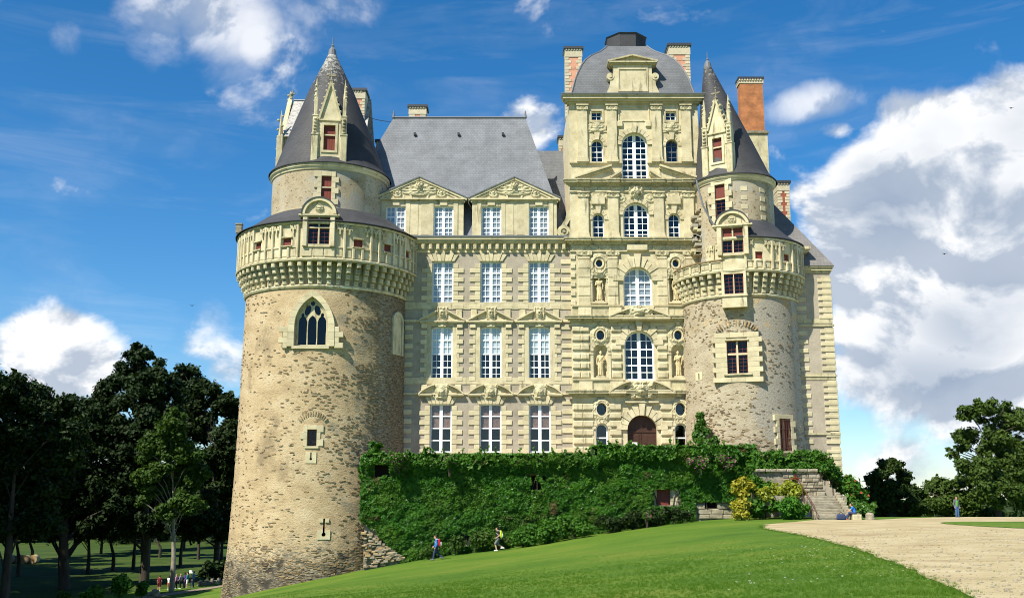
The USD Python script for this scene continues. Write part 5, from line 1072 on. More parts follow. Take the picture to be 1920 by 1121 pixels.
# bay window cutting the corbels
by = part(rt, 'corbel_bay'); Tb = RT.T(5.9, pb); OB = sbox(-.82, zb0 + .03, .82, zb1)
MB().prism(sbox(-1.05, zb0 - 1.15, 1.05, YB1 + .9).difference(OB), 0, .4).build('front_wall', M['cream'], by, Tb)
MB().box(-1.05, -.85, .401, .95, zb0 - 1.15, YB1).box(.85, 1.05, .401, .95, zb0 - 1.15, YB1).box(-.85, .85, .9, .95, zb0, YB1).build('side_wall', M['cream'], by, Tb)
MB().box(-1.12, 1.12, -.1, .3, zb0 - .2, zb0 - .02).build('sill', M['cream'], by, Tb)
red_window(rt, Tb, OB, .2, (0, 1), 2, mull=.08, shut=False)
pr_, zr_ = RT.hit(1374, 450, 5.85); zr0, zr1 = RT.hit(1374, 474, 5.9)[1], RT.hit(1374, 427, 5.9)[1]
cutp = pr_ - 1.0 / 5.8
openR = [RT.hit(px, py, 5.8)[0] for px, py in ((1423, 475), (1475, 481))]
pwR = [(o, 5.8, sbox(-.33, YPM + .12, .33, YPM + .75)) for o in openR] + [(pr_, 5.8, sbox(-.92, zr0 - .02, .92, YPT + .3))]
v, f = cut_round([(5.8, YB1 + .1), (5.8, YPT)], pwR, RT.cx, RT.cy, 5.8)
wed = MB(); wed.prism(Polygon([(-8, YPM + .05), (0, YPM + .05), (0, YPT + 1), (-8, YPT + 1)]), -3, 9); vv = xf(np.vstack(wed.v), RT.T(5.8, cutp)); mm = trimesh.Trimesh(vv, np.vstack(wed.f), process=True)
if mm.volume < 0: mm.invert()
cutm = man_mesh(v, f) - man_mesh(mm.vertices, mm.faces); qm = cutm.to_mesh()
MB().raw(np.asarray(qm.vert_properties)[:, :3], np.asarray(qm.tri_verts)).build('parapet_wall', M['cream'], rt, smooth=25)
MB().lathe([(4.6, YB1), (4.6, YPT + .3)], RT.cx, RT.cy, 40, a0=cutp + .25, a1=PI).build('walkway_wall', M['dark'], rt)
nL = 7; parapet(rt, RT, 5.8, YB1 + .22, YPM, YPT - .1, nL, (FRR[0], cutp), (), upper=False, mat='cream_old')
parapet(rt, RT, 5.8, YB1 + .22, YPM, YPT - .1, 11, (pr_ + 1.0 / 5.8, FRR[1]), openR)
band(rt, RT, [(5.4, YPM + .02), (5.96, YPM + .03), (5.98, YPM + .14), (5.4, YPM + .16)], 'stone_ochre', 'low_coping', 30, FRR[0], cutp)
band(rt, RT, [(3.3, YPM - .3), (5.5, YPM - .35)], 'rock', 'walkway', 30, FRR[0], cutp)
for o in openR: red_window(rt, RT.T(5.8, o), sbox(-.33, YPM + .12, .33, YPM + .75), .16, (0, 1), 1, name='parapet_shutter')
band(rt, RT, [(5.75, YPT - .14), (5.93, YPT - .12), (6.0, YPT + .02), (5.95, YPT + .1), (5.7, YPT + .12)], 'cream_old', 'parapet_coping', 60, cutp, PI)
band(rt, RT, [(6.10, YPT + .08), (6.12, YPT + .15), (5.6, YPT + .45), (4.7, YPT + 1.15), (3.55, YSK + .2)], 'slate_dark', 'skirt_roof', 60, cutp + .22, PI)
parapet_dormer(RT, rt, 5.85, pr_, .88, zr0, zr1, RT.hit(1374, 421, 5.9)[1], RT.hit(1374, 399, 5.9)[1], shut='top')
for k, px in enumerate((1327, 1346)):
    pp, _ = RT.hit(px, 460, 5.2); Tt = RT.T(4.9, pp)
    MB().cbox(-.42, .42, 0, .5, YPM, YPT - .1, .03).build('tracery_stub', M['cream_old'], rt, Tt); MB().prism(aff.translate(tracery_poly(.7, .9), 0, YPT - 1.05), -.1, .02).build('tracery', M['carved'], rt, Tt)
p4, z4 = RT.hit(1350, 372, 3.55); z4a, z4b = RT.hit(1350, 404, 3.55)[1], RT.hit(1350, 346, 3.55)[1]; U4 = sbox(-.48, z4a - .5, .48, z4b)
v, f = cut_round([(3.55, YPM - .4), (3.55, YEV)], [(p4, 3.55, U4)], RT.cx, RT.cy, 3.55, inner=2.2); MB().raw(v, f).build('upper_drum', M['drum'], rt, smooth=25)
T4 = RT.T(3.55, p4); surround(rt, T4, U4, .42, .03, 7); red_window(rt, T4, U4, .2, (0, .6, 1), 1, shut='top')
for zq in np.arange(YSK + .3, YEV - .8, .86):
    for px in (1396, 1430): MB().cbox(-.3, .3, -.03, .2, zq, zq + .42, .02).build('quoin', M['quoin'], rt, RT.T(3.55, RT.hit(px, 380, 3.55)[0]))
band(rt, RT, [(3.5, YEV - .5), (3.64, YEV - .46), (3.68, YEV - .3), (3.82, YEV - .2), (3.85, YEV + .0), (3.4, YEV + .02)], 'cream', 'eave_cornice')
RAx = at(1326, 108, RT.cy)[0]
MB().lathe([(3.95, YEV + .0), (3.96, YEV + .08), (3.45, YEV + .75), (2.75, YEV + 3.4), (1.5, YEV + 7.9), (.36, 42.2)], RT.cx, RT.cy, 80, top=(RAx, RT.cy)).build('cone_roof', M['slate_cone'], rt, smooth=40)
MB().lathe([(.40, 42.05), (.3, 42.6), (.11, 42.9), (.15, 43.0), (.04, 43.15), (.025, 43.75), (.001, 43.8)], RAx, RT.cy, 10).build('finial', M['lead'], rt)
cone_dormer(RT, rt, 1315, 1374, 323, 236, 182, 178, (300, 255), 3.5, .46, RT.hit(1346, 320, 3.6)[0])
pts = [at(px, py, 88.6) for px, py in ((1306, 338), (1309, 352), (1318, 385), (1330, 408), (1337, 421))]
MB().tube(pts, .085, 7).build('drainpipe', M['zinc'], rt)
# ragged toothing of the unfinished wall beside the pavilion
rb = MB(); rng = np.random.default_rng(4)
for k in range(30):
    px, py = rng.uniform(1300, 1322), rng.uniform(388, 478); p = at(px, py, 90.6); w = rng.uniform(.12, .34)
    MB().cbox(p[0] - w, p[0] + w, p[1] - .2, p[1] + .9, p[2] - .14, p[2] + .14, .04).build('toothing_stone', M[('rock', 'drum', 'cream_old')[k % 3]], rt)

# ------------------------------------------------------------------ wings behind
YW = 89.4; YK = 98.0; TK = frame_flat(YK); zk = lambda py: zat(py, YK); TW = frame_flat(YW); zw = lambda py: zat(py, YW)
rw = thing('rear_wing', 'grey rendered side wing with quoins standing behind the right tower', 'building', (29, YW, 3))
WR = at(1566, 690, YW)[0]; WL = 22.5
MB().box(WL, WR, 0, 9, -1.5, zw(512)).build('wall', M['render'], rw, TW)
for (za, zb_) in ((2.6, zw(838)), (zw(832), zw(712)), (zw(695), zw(612)), (zw(598), zw(517))):
    quoin_stack(rw, TW, WR - 1.15, WR + .08, za, zb_, .56, .30, .09); quoin_stack(rw, TW, WR - .75, WR + .06, za + .28, zb_, .56, .24, .05)
    xq = at(1502, 690, YW)[0]; quoin_stack(rw, TW, xq - 1, xq + .75, za, zb_, .8, .38, .07)
for ya, yb in ((815, 811), (706, 703), (612, 608)): MB().box(WL, WR + .12, -.12, .05, zw(ya), zw(yb)).build('string_course', M['cream_old'], rw, TW)
for ya, yb in ((712, 700), (606, 598)): MB().box(WL, WR + .02, -.05, .05, zw(ya), zw(yb)).build('string_band', M['cream_old'], rw, TW)
cornice(MB(), WL, WR, zw(512), [(.2, .1), (.25, .22), (.15, .32)], d_in=9).build('cornice', M['cream_old'], rw, TW)
ze = zw(512) + .6; ap = at(1440, 372, YW + 4.5)
MB().raw([(WL, YW - .4, ze), (WR + .36, YW - .4, ze), (WR + .36, YW + 9.6, ze), (WL, YW + 9.6, ze), (18, YW + 4.5, ap[2]), (ap[0], YW + 4.5, ap[2])], [(0, 1, 5), (0, 5, 4), (1, 2, 5), (2, 3, 4), (2, 4, 5), (3, 0, 4)]).build('roof', M['slate_old'], rw)
g1 = at(1500, 463, YW - .3); MB().box(g1[0] - 1.6, g1[0] + .9, -.6, 2.5, g1[2] - .25, g1[2]).box(g1[0] - 1.6, g1[0] + .7, -.4, 2.5, g1[2] - .5, g1[2] - .251).build('roof_ledge', M['cream_old'], rw, TW)
chim_px(rw, 1457, 1479, 339, YW + 6.0, 1.6, zw(440), brick='red_brick', hc=.30, cross=True)
big = part(rw, 'brick_chimney'); a, b = at(1386, 150, YK), at(1430, 150, YK); zb0_, zb1_ = zk(246), zk(145)
MB().box(a[0] + .03, b[0] - .03, 0, 1.2, zb0_, zb1_ - .7).build('brick_stack', M['orange_brick'], big, TK)
MB().box(a[0] - .05, b[0] + .05, -.05, 1.25, zb1_ - .7, zb1_ - .42).box(a[0] - .08, b[0] + .08, -.08, 1.28, zb1_ - .419, zb1_ - .25).build('stone_collar', M['pale_block'], big, TK)
for k in range(9): MB().box(a[0] - .05 + k * .27, a[0] + .08 + k * .27, -.14, -.04, zb1_ - .41, zb1_ - .26).build('dentil', M['pale_block'], big, TK)
MB().box(a[0] - .12, b[0] + .12, -.14, 1.34, zb1_ - .25, zb1_).build('cap', M['lead_dark'], big, TK)
a2, b2 = at(1400, 250, YK), at(1439, 250, YK)
MB().box(a2[0] - .2, b2[0], 0.05, 2.8, zk(420), zb0_ - .25).build('stone_base', M['cream_old'], big, TK); MB().box(a2[0] - .3, b2[0] + .12, -.1, 2.9, zb0_ - .248, zb0_ + .02).build('base_moulding', M['rock'], big, TK)

YL = 99.0; TL = frame_flat(YL); zl_ = lambda py: zat(py, YL)
lw = thing('rear_wing', 'cream gothic gabled wing with lichen covered roof behind the left cone roof', 'building', (-20, YL, 20))
xl0 = at(520, 320, YL)[0]; xl1 = -15.
MB().box(xl0 + .2, xl1, 0, 7, 18, zl_(256)).build('wall', M['cream'], lw, TL)
MB().raw([(xl0 + .45, YL - .3, zl_(258)), (xl1, YL - .3, zl_(258)), (xl1, YL + 3.0, zat(189, YL + 3)), (xl0 + .75, YL + 3.0, zat(189, YL + 3)), (xl0 + .5, YL + 7.3, zl_(258)), (xl1, YL + 7.3, zl_(258))], [(0, 1, 2), (0, 2, 3), (3, 2, 5), (3, 5, 4)]).build('roof', M['slate_old'], lw)
MB().tube([(xl0 + .7, YL + 3.0, zat(189, YL + 3)), (xl1, YL + 3.0, zat(189, YL + 3))], .12).build('ridge', M['zinc'], lw)
gb = MB().raw([(xl0 + .1, YL - .3, zl_(262)), (xl0 + .1, YL + 7.3, zl_(262)), (xl0 + .1, YL + 3, zat(184, YL + 3)), (xl0 + .55, YL - .3, zl_(262)), (xl0 + .55, YL + 7.3, zl_(262)), (xl0 + .55, YL + 3, zat(184, YL + 3))], [(0, 2, 1), (3, 4, 5), (0, 3, 5), (0, 5, 2), (1, 2, 5), (1, 5, 4), (0, 1, 4), (0, 4, 3)]); gb.build('gable_wall', M['cream_old'], lw)
def pinn(x, y, z0, z1, w=.28):
    p = MB().cbox(x - w, x + w, y - w, y + w, z0, z0 + (z1 - z0) * .6, .05).tube([(x, y, z0 + (z1 - z0) * .6), (x, y, z1)], [w * .8, .04], 6)
    for k in range(5): p.blob((x - w * .9, y, z0 + (z1 - z0) * (.25 + .15 * k)), (.16, .14, .13), 1).blob((x + w * .6, y - w * .6, z0 + (z1 - z0) * (.3 + .15 * k)), (.13, .13, .13), 1)
    p.build('pinnacle', M['cream_old'], lw)
pinn(xl0 + .25, YL - .3, zl_(330), zl_(210), .32); pinn(xl0 + .3, YL + 3, zat(200, YL + 3) - 1.5, zat(172, YL + 3), .22)
fx = xl0 + .5; fz = zat(185, YL + 3); MB().box(fx - .06, fx + .06, YL + 2.9, YL + 3.1, fz, fz + .9).box(fx - .3, fx + .3, YL + 2.92, YL + 3.08, fz + .45, fz + .58).build('finial_cross', M['rock'], lw)
# ------------------------------------------------------------------ terrace wall, staircase
def vis_z(py, Y): return zat(py, Y)
YT = 85.0
tw_ = thing('terrace_wall', 'rubble retaining wall below the palace, mostly hidden under ivy', 'wall', (3, YT, -3))
XT0, XT1 = at(684, 950, YT)[0], at(1425, 930, YT)[0]
ZT_L, ZT_R = 4.78, 5.45; XST = at(1108, 840, YT)[0]
opn = []
for px0, px1, ya, yb in ((700, 735, 897, 868), (990, 1026, 922, 884), (1232, 1256, 947, 917), (1322, 1345, 953, 941)):
    a, b = at(px0, ya, YT), at(px1, yb, YT); opn.append(sbox(a[0], a[2], b[0], b[2]))
shp = unary_union([sbox(XT0, -5, XST, ZT_L), sbox(XST, -5, XT1, ZT_R)]).difference(unary_union(opn))
TT = frame_flat(YT)
MB().prism(shp, 0, .7).build('wall', M['rock'], tw_, TT)
MB().box(XT0 + .1, XT1, 1.4, 1.5, -4, 4.5).build('dark_recess', M['dark'], tw_, TT)  # near black panel carries the shade inside the wall openings
dr = opn[2].bounds; MB().box(dr[0], dr[2], .2, .27, dr[1], dr[3]).build('shutter', M['red'], tw_, TT)
for i in range(4):
    h = (dr[3] - dr[1]) / 4
    MB().cbox(dr[2] + .01, dr[2] + (.75 if i % 2 else .5), -.06, .3, dr[1] + i * h, dr[1] + (i + 1) * h - .02, .02).build('jamb_stone', M['cream_old'], tw_, TT)
    MB().cbox(dr[0] - (.4 if i % 2 else .25), dr[0] - .01, -.06, .3, dr[1] + i * h, dr[1] + (i + 1) * h - .02, .02).build('jamb_stone', M['cream_old'], tw_, TT)
lo = opn[3].bounds
for i, (a0, a1, z0, z1) in enumerate(((-.7, -.02, -.05, .35), (1.0, 1.9, .05, .45), (1.95, 2.7, .1, .5), (-.6, .5, -.45, -.08), (.52, 1.5, -.42, -.05), (1.05, 2.2, -.03, .03), (1.52, 2.6, -.45, -.06), (-.5, .3, -.8, -.48), (.32, 1.4, -.8, -.46), (1.42, 2.5, -.82, -.48))):
    MB().cbox(lo[0] + a0, lo[0] + a1, -.12 - .04 * (i % 3), .3, lo[1] + z0, lo[1] + z1, .04).build('wall_stone', M['rock'], tw_, TT)
MB().box(-10.2, 25.6, .7, 12.5, 3.4, 4.75).build('terrace_floor', M['gravel'], tw_, TT)
rngT = np.random.default_rng(8)
for k in range(230):                                        # bare footing stones beside the left tower
    px = rngT.uniform(681, 755); py = rngT.uniform(998 + (px - 690) * .70, 1066 - (px - 690) * .28); p = at(px, py, YT - .15); w, h = rngT.uniform(.08, .26), rngT.uniform(.04, .11)
    MB().cbox(p[0] - w, p[0] + w, -.12 - rngT.uniform(0, .25), .3, p[2] - h, p[2] + h, .035).build('footing_stone', M[('rock', 'stone_grey', 'stone_ochre')[k % 3]], tw_, TT)
st = thing('staircase', 'wide worn stone steps rising from the gravel to the terrace', 'staircase', (23.8, 77, 0))
SX0, SX1 = 22.65, 25.0
for k in range(9):
    MB().cbox(SX0 - .0, SX1, 77 + .35 * k, 77 + .35 * k + .5, .198 * k - .3, .198 * (k + 1) - .012 + .01 * math.sin(k * 2.7), .03).build('step', M['rock'], st)
MB().box(19.5, 26, 80.25, 82, 1.0, 1.77).build('landing', M['rock'], st)
rng = np.random.default_rng(9); yb = 82.0
MB().prism(Polygon([(19.2, .5), (25.1, .5), (24.9, 1.9), (24.3, 3.75), (19.2, 3.75)]), 0, .8).build('back_wall', M['rock'], st, frame_flat(yb))
z = 1.75; k = 0
while z < 3.5:
    h = rng.uniform(.2, .36); x = 21.4 + rng.uniform(0, .3)
    while x < 24.75 - (z - 1.9) * .33:
        w = rng.uniform(.25, .7); MB().cbox(x, min(x + w, 25.0 - (z - 1.9) * .33) - .025, -.07 - rng.uniform(0, .09), .3, z, z + h - .03, .05).build('wall_stone', M[('rock', 'rock', 'step', 'stone_grey')[k % 4]], st, frame_flat(yb)); x += w; k += 1
    z += h
for k in range(6): MB().cbox(19.4 + k * .83, 20.2 + k * .83, -.28, .6, 3.62, 3.86, .06).build('coping_stone', M['rock'], st, frame_flat(yb))
for k in range(9):
    MB().cbox(25.02, 25.42, 77.0 + .36 * k, 77.34 + .36 * k, -.2, .42 + .198 * k, .05).build('side_wall_stone', M['step'], st)
hr = MB().tube([(22.58, 76.6, .1), (22.5, 76.9, 1.0), (22.45, 80.2, 2.75), (22.3, 81.3, 3.1)], .035, 6)
hr.build('handrail', M['iron'], st)
for k in range(3): MB().tube([(22.5, 77.6 + k * 1.1, .15 + k * .6), (22.48, 77.6 + k * 1.1, 1.35 + k * .6)], .025, 5).build('rail_post', M['iron'], st)
def boulder(name, label, cat, px, py, Y, r, mat, seed, group=None):
    p = at(px, py, Y); z0 = float(terrain(p[0], Y)); MB().blob((p[0], Y, z0 + r[2] * .8), r, 2, .22, seed).build(name, M[mat], smooth=40, label=label, cat=cat, group=group)
pb_ = at(1631, 968, 77.5); bo = thing('bollard', 'short round topped stone bollard right of the staircase foot', 'bollard', (pb_[0], 77.5, 0))
MB().lathe([(.32, -.1), (.31, .36), (.27, .46), (.16, .52), (.0, .53)], pb_[0], 77.5, 16).build('post', M['rock'], bo, smooth=50); MB().lathe([(.38, -.1), (.37, .08), (.31, .10)], pb_[0], 77.5, 16).build('foot', M['rock'], bo)
ps_ = at(1606, 966, 76.8); sb2 = thing('stone_block', 'pale stone block used as a seat at the staircase foot', 'stone block', (ps_[0], 76.8, 0))
MB().cbox(ps_[0] - .36, ps_[0] + .30, 76.5, 77.1, -.1, .40, .05).build('block', M['cream_old'], sb2); MB().cbox(ps_[0] - .28, ps_[0] + .2, 76.6, 77.0, .402, .47, .03).build('worn_top', M['rock'], sb2)

# ------------------------------------------------------------------ foliage
def leaves(mb, P, N, size, rng, aspect=1.5, droop=.0):
    n = len(P); N = N + rng.normal(0, .55, (n, 3)); N /= np.linalg.norm(N, axis=1, keepdims=True) + 1e-9
    a = rng.normal(0, 1, (n, 3)); a[:, 2] -= droop; a -= (a * N).sum(1, keepdims=True) * N; a /= np.linalg.norm(a, axis=1, keepdims=True) + 1e-9; b = np.cross(N, a)
    s = size * rng.uniform(.5, 1.5, (n, 1)); l, w = a * s * aspect * .5, b * s * .5
    V = np.stack([P - l, P - w + N * s * .12, P + l, P + w + N * s * .12], 1).reshape(-1, 3)
    i = np.arange(n) * 4; F = np.concatenate([np.stack([i, i + 1, i + 2], -1), np.stack([i, i + 2, i + 3], -1)]); mb.raw(V, F)
def clump_leaves(mb, C, R, n, size, rng, flat=.8, **k):
    """C (m,3) clump centres, R (m,) radii: n leaves over the outer shells of the clumps"""
    w = R ** 2; idx = rng.choice(len(C), n, p=w / w.sum()); d = rng.normal(0, 1, (n, 3)); d /= np.linalg.norm(d, axis=1, keepdims=True)
    r = R[idx] * (1 - rng.random(n) ** 2.0 * .8) * (1 + .30 * np.sin(d[:, 0] * 5 + idx) * np.cos(d[:, 2] * 6 + idx * 1.7) + .22 * np.sin(d[:, 1] * 9 + d[:, 2] * 7 + idx * 2.3))
    P = C[idx] + d * r[:, None] * np.array([1, 1, flat]) + rng.normal(0, .10, (n, 3)) * R[idx][:, None]; N = d * .8 + np.array([0, 0, .45]); leaves(mb, P, N, size, rng, **k)
def blobs_to_clumps(blobs, rng, per, rr=(.30, .48)):
    C, R = [], []
    for (c, r) in blobs:
        c, r = np.asarray(c), np.asarray(r); m = per
        d = rng.normal(0, 1, (m, 3)); d /= np.linalg.norm(d, axis=1, keepdims=True)
        q = rng.random(m) ** .45 * .86
        C.append(c + d * q[:, None] * r); R.append(rng.uniform(*rr, m) * r.mean() * (1.12 - .45 * q))
    return np.vstack(C), np.concatenate(R)
def tree(name, label, px, pyb, Y, crown, n, leaf, mat, bark='bark', tr=.45, seed=0, group=None, per=14, dens=2.4, lean=0, aspect=1.5):
    """crown: ellipses (px, py, rx, ry, depth offset) at the tree's own distance"""
    rng = np.random.default_rng(seed); sc = Y / 1900.
    b = at(px, pyb, Y); z0 = float(terrain(b[0], Y)) - .2; t = thing(name, label, 'tree', (b[0], Y, z0), group)
    bl = []
    for e in crown:
        dy = e[4] if len(e) > 4 else rng.uniform(-1.5, 2.5); c = at(e[0], e[1], Y + dy); bl.append((c, (e[2] * sc, max(e[2], e[3]) * sc * .85, e[3] * sc)))
    C, R = blobs_to_clumps(bl, rng, int(per * 1.5), (.20, .44))
    top = max(bl, key=lambda q: q[0][2])[0]; mid = np.mean([q[0] for q in bl], 0); mb = MB()
    zt = z0 + (top[2] - z0) * .72; pts = [np.array([b[0], Y, z0]), np.array([b[0] + lean * .3, Y, z0 + (zt - z0) * .3]), np.array([b[0] * .6 + mid[0] * .4 + lean * .5, Y, z0 + (zt - z0) * .6]), np.array([mid[0], Y + .3, zt])]
    mb.tube([pts[0] - [0, 0, .3], pts[0] + [0, 0, .35], *pts[1:]], [tr * 1.5, tr * 1.08, tr * .9, tr * .6, tr * .15], 9); mb.build('trunk', M[bark], t, smooth=60)
    lm = MB(); order = rng.permutation(len(C))[:26]
    for i in order:
        f = np.clip((C[i][2] - z0) / (zt - z0) - .25, .22, .95); k = f * 3; j = min(2, int(k)); s = pts[j] + (pts[j + 1] - pts[j]) * (k - j); m2 = (s + C[i]) / 2 + [0, 0, .12 * np.linalg.norm(C[i] - s)]
        lm.tube([s, m2, C[i]], [tr * .32 * (1.15 - f), tr * .18, .03], 5)
    lm.build('limbs', M[bark], t, smooth=60)
    cm = MB(); clump_leaves(cm, C, R, int(n * dens), leaf * .78, rng, aspect=aspect); cm.build('crown', M[mat], t, kind='stuff'); return t
def shrub(name, label, boxes, n, leaf, mat, seed=0, cat='shrub', group=None, per=10, flowers=None, rr=(.34, .55), stem=True, zfloor=None):
    """boxes: (px0, py0, px1, py1, Y) rectangles the foliage fills"""
    rng = np.random.default_rng(seed); bl = []
    for x0, y0, x1, y1, Y in boxes:
        a, b = at(x0, y1, Y), at(x1, y0, Y); r = ((b[0] - a[0]) / 2, min((b[0] - a[0]) / 2, 1.3 * (b[2] - a[2])) * .8, (b[2] - a[2]) / 2); bl.append((((a[0] + b[0]) / 2, Y, (a[2] + b[2]) / 2), r))
    C, R = blobs_to_clumps(bl, rng, per, rr); base = np.mean([q[0] for q in bl], 0); zb = min(q[0][2] - q[1][2] for q in bl) if zfloor is None else zfloor
    t = thing(name, label, cat, (base[0], base[1], zb), group); cm = MB(); clump_leaves(cm, C, R, n, leaf, rng, flat=.9); cm.build('foliage', M[mat], t, kind='stuff')
    if stem:
        s = MB()
        for q in bl:
            for k in range(4):
                o = rng.normal(0, .3, 3) * q[1]; s.tube([(q[0][0] + o[0] * .4, q[0][1] + o[1] * .4, zb - .2), (q[0][0] + o[0], q[0][1] + o[1], q[0][2] + q[1][2] * .4)], [.035, .015], 5)
        s.build('stems', M['bark'], t)
    if flowers:
        fm = MB(); clump_leaves(fm, C + [0, -.05, .05], R * 1.05, flowers[1], flowers[2], rng); fm.build('flowers', M[flowers[0]], t, kind='stuff')
    return t
# ivy on the terrace wall
rng = np.random.default_rng(21)
iv = thing('ivy', 'dense green ivy covering the long terrace wall below the palace', 'ivy', (3, YT, -2))
nL = 92000
X = rng.uniform(XT0 - .35, XT1 - .3, nL); ztop = np.where(X < XST + .8 * meshkit.noise(np.c_[X, X * 0, X * 0], 8), ZT_L, ZT_R) + .28 + .62 * (meshkit.fbm(np.c_[X * 1.1, X * 0, X * 0], 3, 3) - .42)
zg_ = terrain(X, X * 0 + YT); q = rng.random(nL) ** .9; Z = zg_ + .05 + (ztop - zg_) * (1 - q)
P3 = np.c_[X * .8, Z * 1.05, X * 0]; bul = meshkit.fbm(P3, 4, 6); bul2 = meshkit.fbm(np.c_[X * 3.2, Z * 3.2, X * 0], 3, 9)
up = np.clip((Z - (ztop - 1.5)) / 1.5, 0, 1)
off = .10 + .65 * np.clip(bul - .25, 0, 1) + .30 * (bul2 - .3) + .55 * np.sin(up * PI * .8) * (up > 0)
def hole_mask(X, Z, grow=0.):
    m = np.zeros(len(X), bool)
    for g in opn:
        x0, z0, x1, z1 = g.bounds; m |= (X > x0 - grow) & (X < x1 + grow) & (Z > z0 - grow) & (Z < z1 + grow)
    return m
edge = (X - XT0) + .0
hn = meshkit.noise(np.c_[X * 2.2, Z * 2.2, X * 0], 17); bare = (hole_mask(X, Z, -.12) & (hn > .34))  | ((X > lo[0] - .9) & (X < lo[0] + 3.0) & (Z < lo[1] + .55) & (Z > lo[1] - 1.2)) | ((X > dr[0] - .35) & (X < dr[2] + .8) & (Z > dr[1] - .1) & (Z < dr[3] + .0))
gx = at(700, 1000, YT)[0]; slope = Z < np.interp(X, [XT0 - 1, gx + .1, at(752, 1040, YT)[0]], [at(690, 965, YT)[2], at(700, 995, YT)[2], at(752, 1046, YT)[2]])
bare |= slope & (X < at(752, 1040, YT)[0])
for cx_, cz_, rx_, rz_ in ((at(868, 1005, YT)[0], at(868, 1012, YT)[2], .9, .5), (at(905, 1012, YT)[0], at(905, 1015, YT)[2], .5, .3)): bare |= ((X - cx_) / rx_) ** 2 + ((Z - cz_) / rz_) ** 2 < 1
top = (up > .85) & (rng.random(nL) < .5)
Yv = YT - off + np.where(top, rng.uniform(0, 1.3, nL), 0)
k = ~bare
gn = np.stack([-(meshkit.fbm(P3 + [.12, 0, 0], 4, 6) - bul) * 6, -np.ones(nL), .35 + up * 1.2 - (meshkit.fbm(P3 + [0, .12, 0], 4, 6) - bul) * 6], -1)
gn = gn / np.linalg.norm(gn, axis=1, keepdims=True); pick = meshkit.fbm(np.c_[X * .5, Z * .6, X * 0], 3, 41) + rng.normal(0, .07, nL); dry = (meshkit.fbm(np.c_[X * .9, Z * .9, X * 0], 3, 44) + rng.normal(0, .05, nL)) > .80
for nm_, m_, sel in (('leaves', 'ivy', (pick <= .56) & ~dry), ('light_leaves', 'ivy2', (pick > .56) & ~dry), ('dry_leaves', 'ivy_dry', dry)):
    mb = MB(); leaves(mb, np.c_[X, Yv, Z][k & sel], gn[k & sel], .165, rng, aspect=1.15, droop=.4); mb.build(nm_, M[m_], iv, kind='stuff')
sho = MB()
for _ in range(150):                                       # trailing and upright shoots along the top
    x = rng.uniform(XT0, XT1 - .5); zt_ = (ZT_L if x < XST else ZT_R) + .25; q = np.array([x, YT - .5, zt_]); d_ = np.array([rng.normal(0, .3), -.25, rng.uniform(-1.2, .7)]); m0 = 14
    tt_ = np.linspace(0, 1, m0)[:, None]; leaves(sho, q + d_ * tt_ + np.array([0, -.25, 0]) * tt_ + rng.normal(0, .05, (m0, 3)), np.tile([0, -1, .4], (m0, 1)), .15, rng)
sho.build('shoots', M['ivy2'], iv, kind='stuff')
nt = 14000; Xt = rng.uniform(XT0 - .2, XT1 - .3, nt); Yt_ = rng.uniform(YT - .75, YT + 1.5, nt); Zt = np.where(Xt < XST, ZT_L, ZT_R) + .12 + .22 * meshkit.noise(np.c_[Xt * 1.3, Yt_ * 1.3, Xt * 0], 5) + .12 * rng.random(nt)
mb = MB(); leaves(mb, np.c_[Xt, Yt_, Zt], np.tile([0, -.3, 1.0], (nt, 1)), .17, rng, aspect=1.15); mb.build('top_leaves', M['ivy'], iv, kind='stuff')
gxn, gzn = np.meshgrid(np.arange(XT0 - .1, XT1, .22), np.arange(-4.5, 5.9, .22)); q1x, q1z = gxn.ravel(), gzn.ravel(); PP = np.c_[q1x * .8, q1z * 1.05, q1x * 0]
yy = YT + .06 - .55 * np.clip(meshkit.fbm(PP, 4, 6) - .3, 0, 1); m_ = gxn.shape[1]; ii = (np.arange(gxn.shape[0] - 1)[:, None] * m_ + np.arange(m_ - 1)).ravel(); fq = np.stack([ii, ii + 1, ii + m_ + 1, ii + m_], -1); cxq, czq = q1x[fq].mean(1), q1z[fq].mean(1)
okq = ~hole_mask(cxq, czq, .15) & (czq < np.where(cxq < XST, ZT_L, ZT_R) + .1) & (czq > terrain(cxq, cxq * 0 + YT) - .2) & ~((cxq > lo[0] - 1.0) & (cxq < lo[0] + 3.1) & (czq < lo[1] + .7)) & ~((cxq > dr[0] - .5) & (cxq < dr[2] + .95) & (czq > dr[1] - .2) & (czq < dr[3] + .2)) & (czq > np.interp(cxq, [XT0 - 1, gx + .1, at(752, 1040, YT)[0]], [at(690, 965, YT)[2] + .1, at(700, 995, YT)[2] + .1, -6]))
MB().raw(np.c_[q1x, yy, q1z], fq[okq]).build('inner_foliage', M['ivy_dark'], iv, kind='stuff')  # sheet behind the leaves, the shade between them put into its colour
under = MB(); gxs = np.arange(XT0 - .1, XT1, .35)
for x in gxs[9::3]: under.tube([(x, YT - .05, float(terrain(x, YT)) - .1), (x + rng.normal(0, .3), YT - .10, 1.5), (x + rng.normal(0, .6), YT - .06, 4.6)], [.06, .04, .015], 5)
under.build('stems', M['bark'], iv)
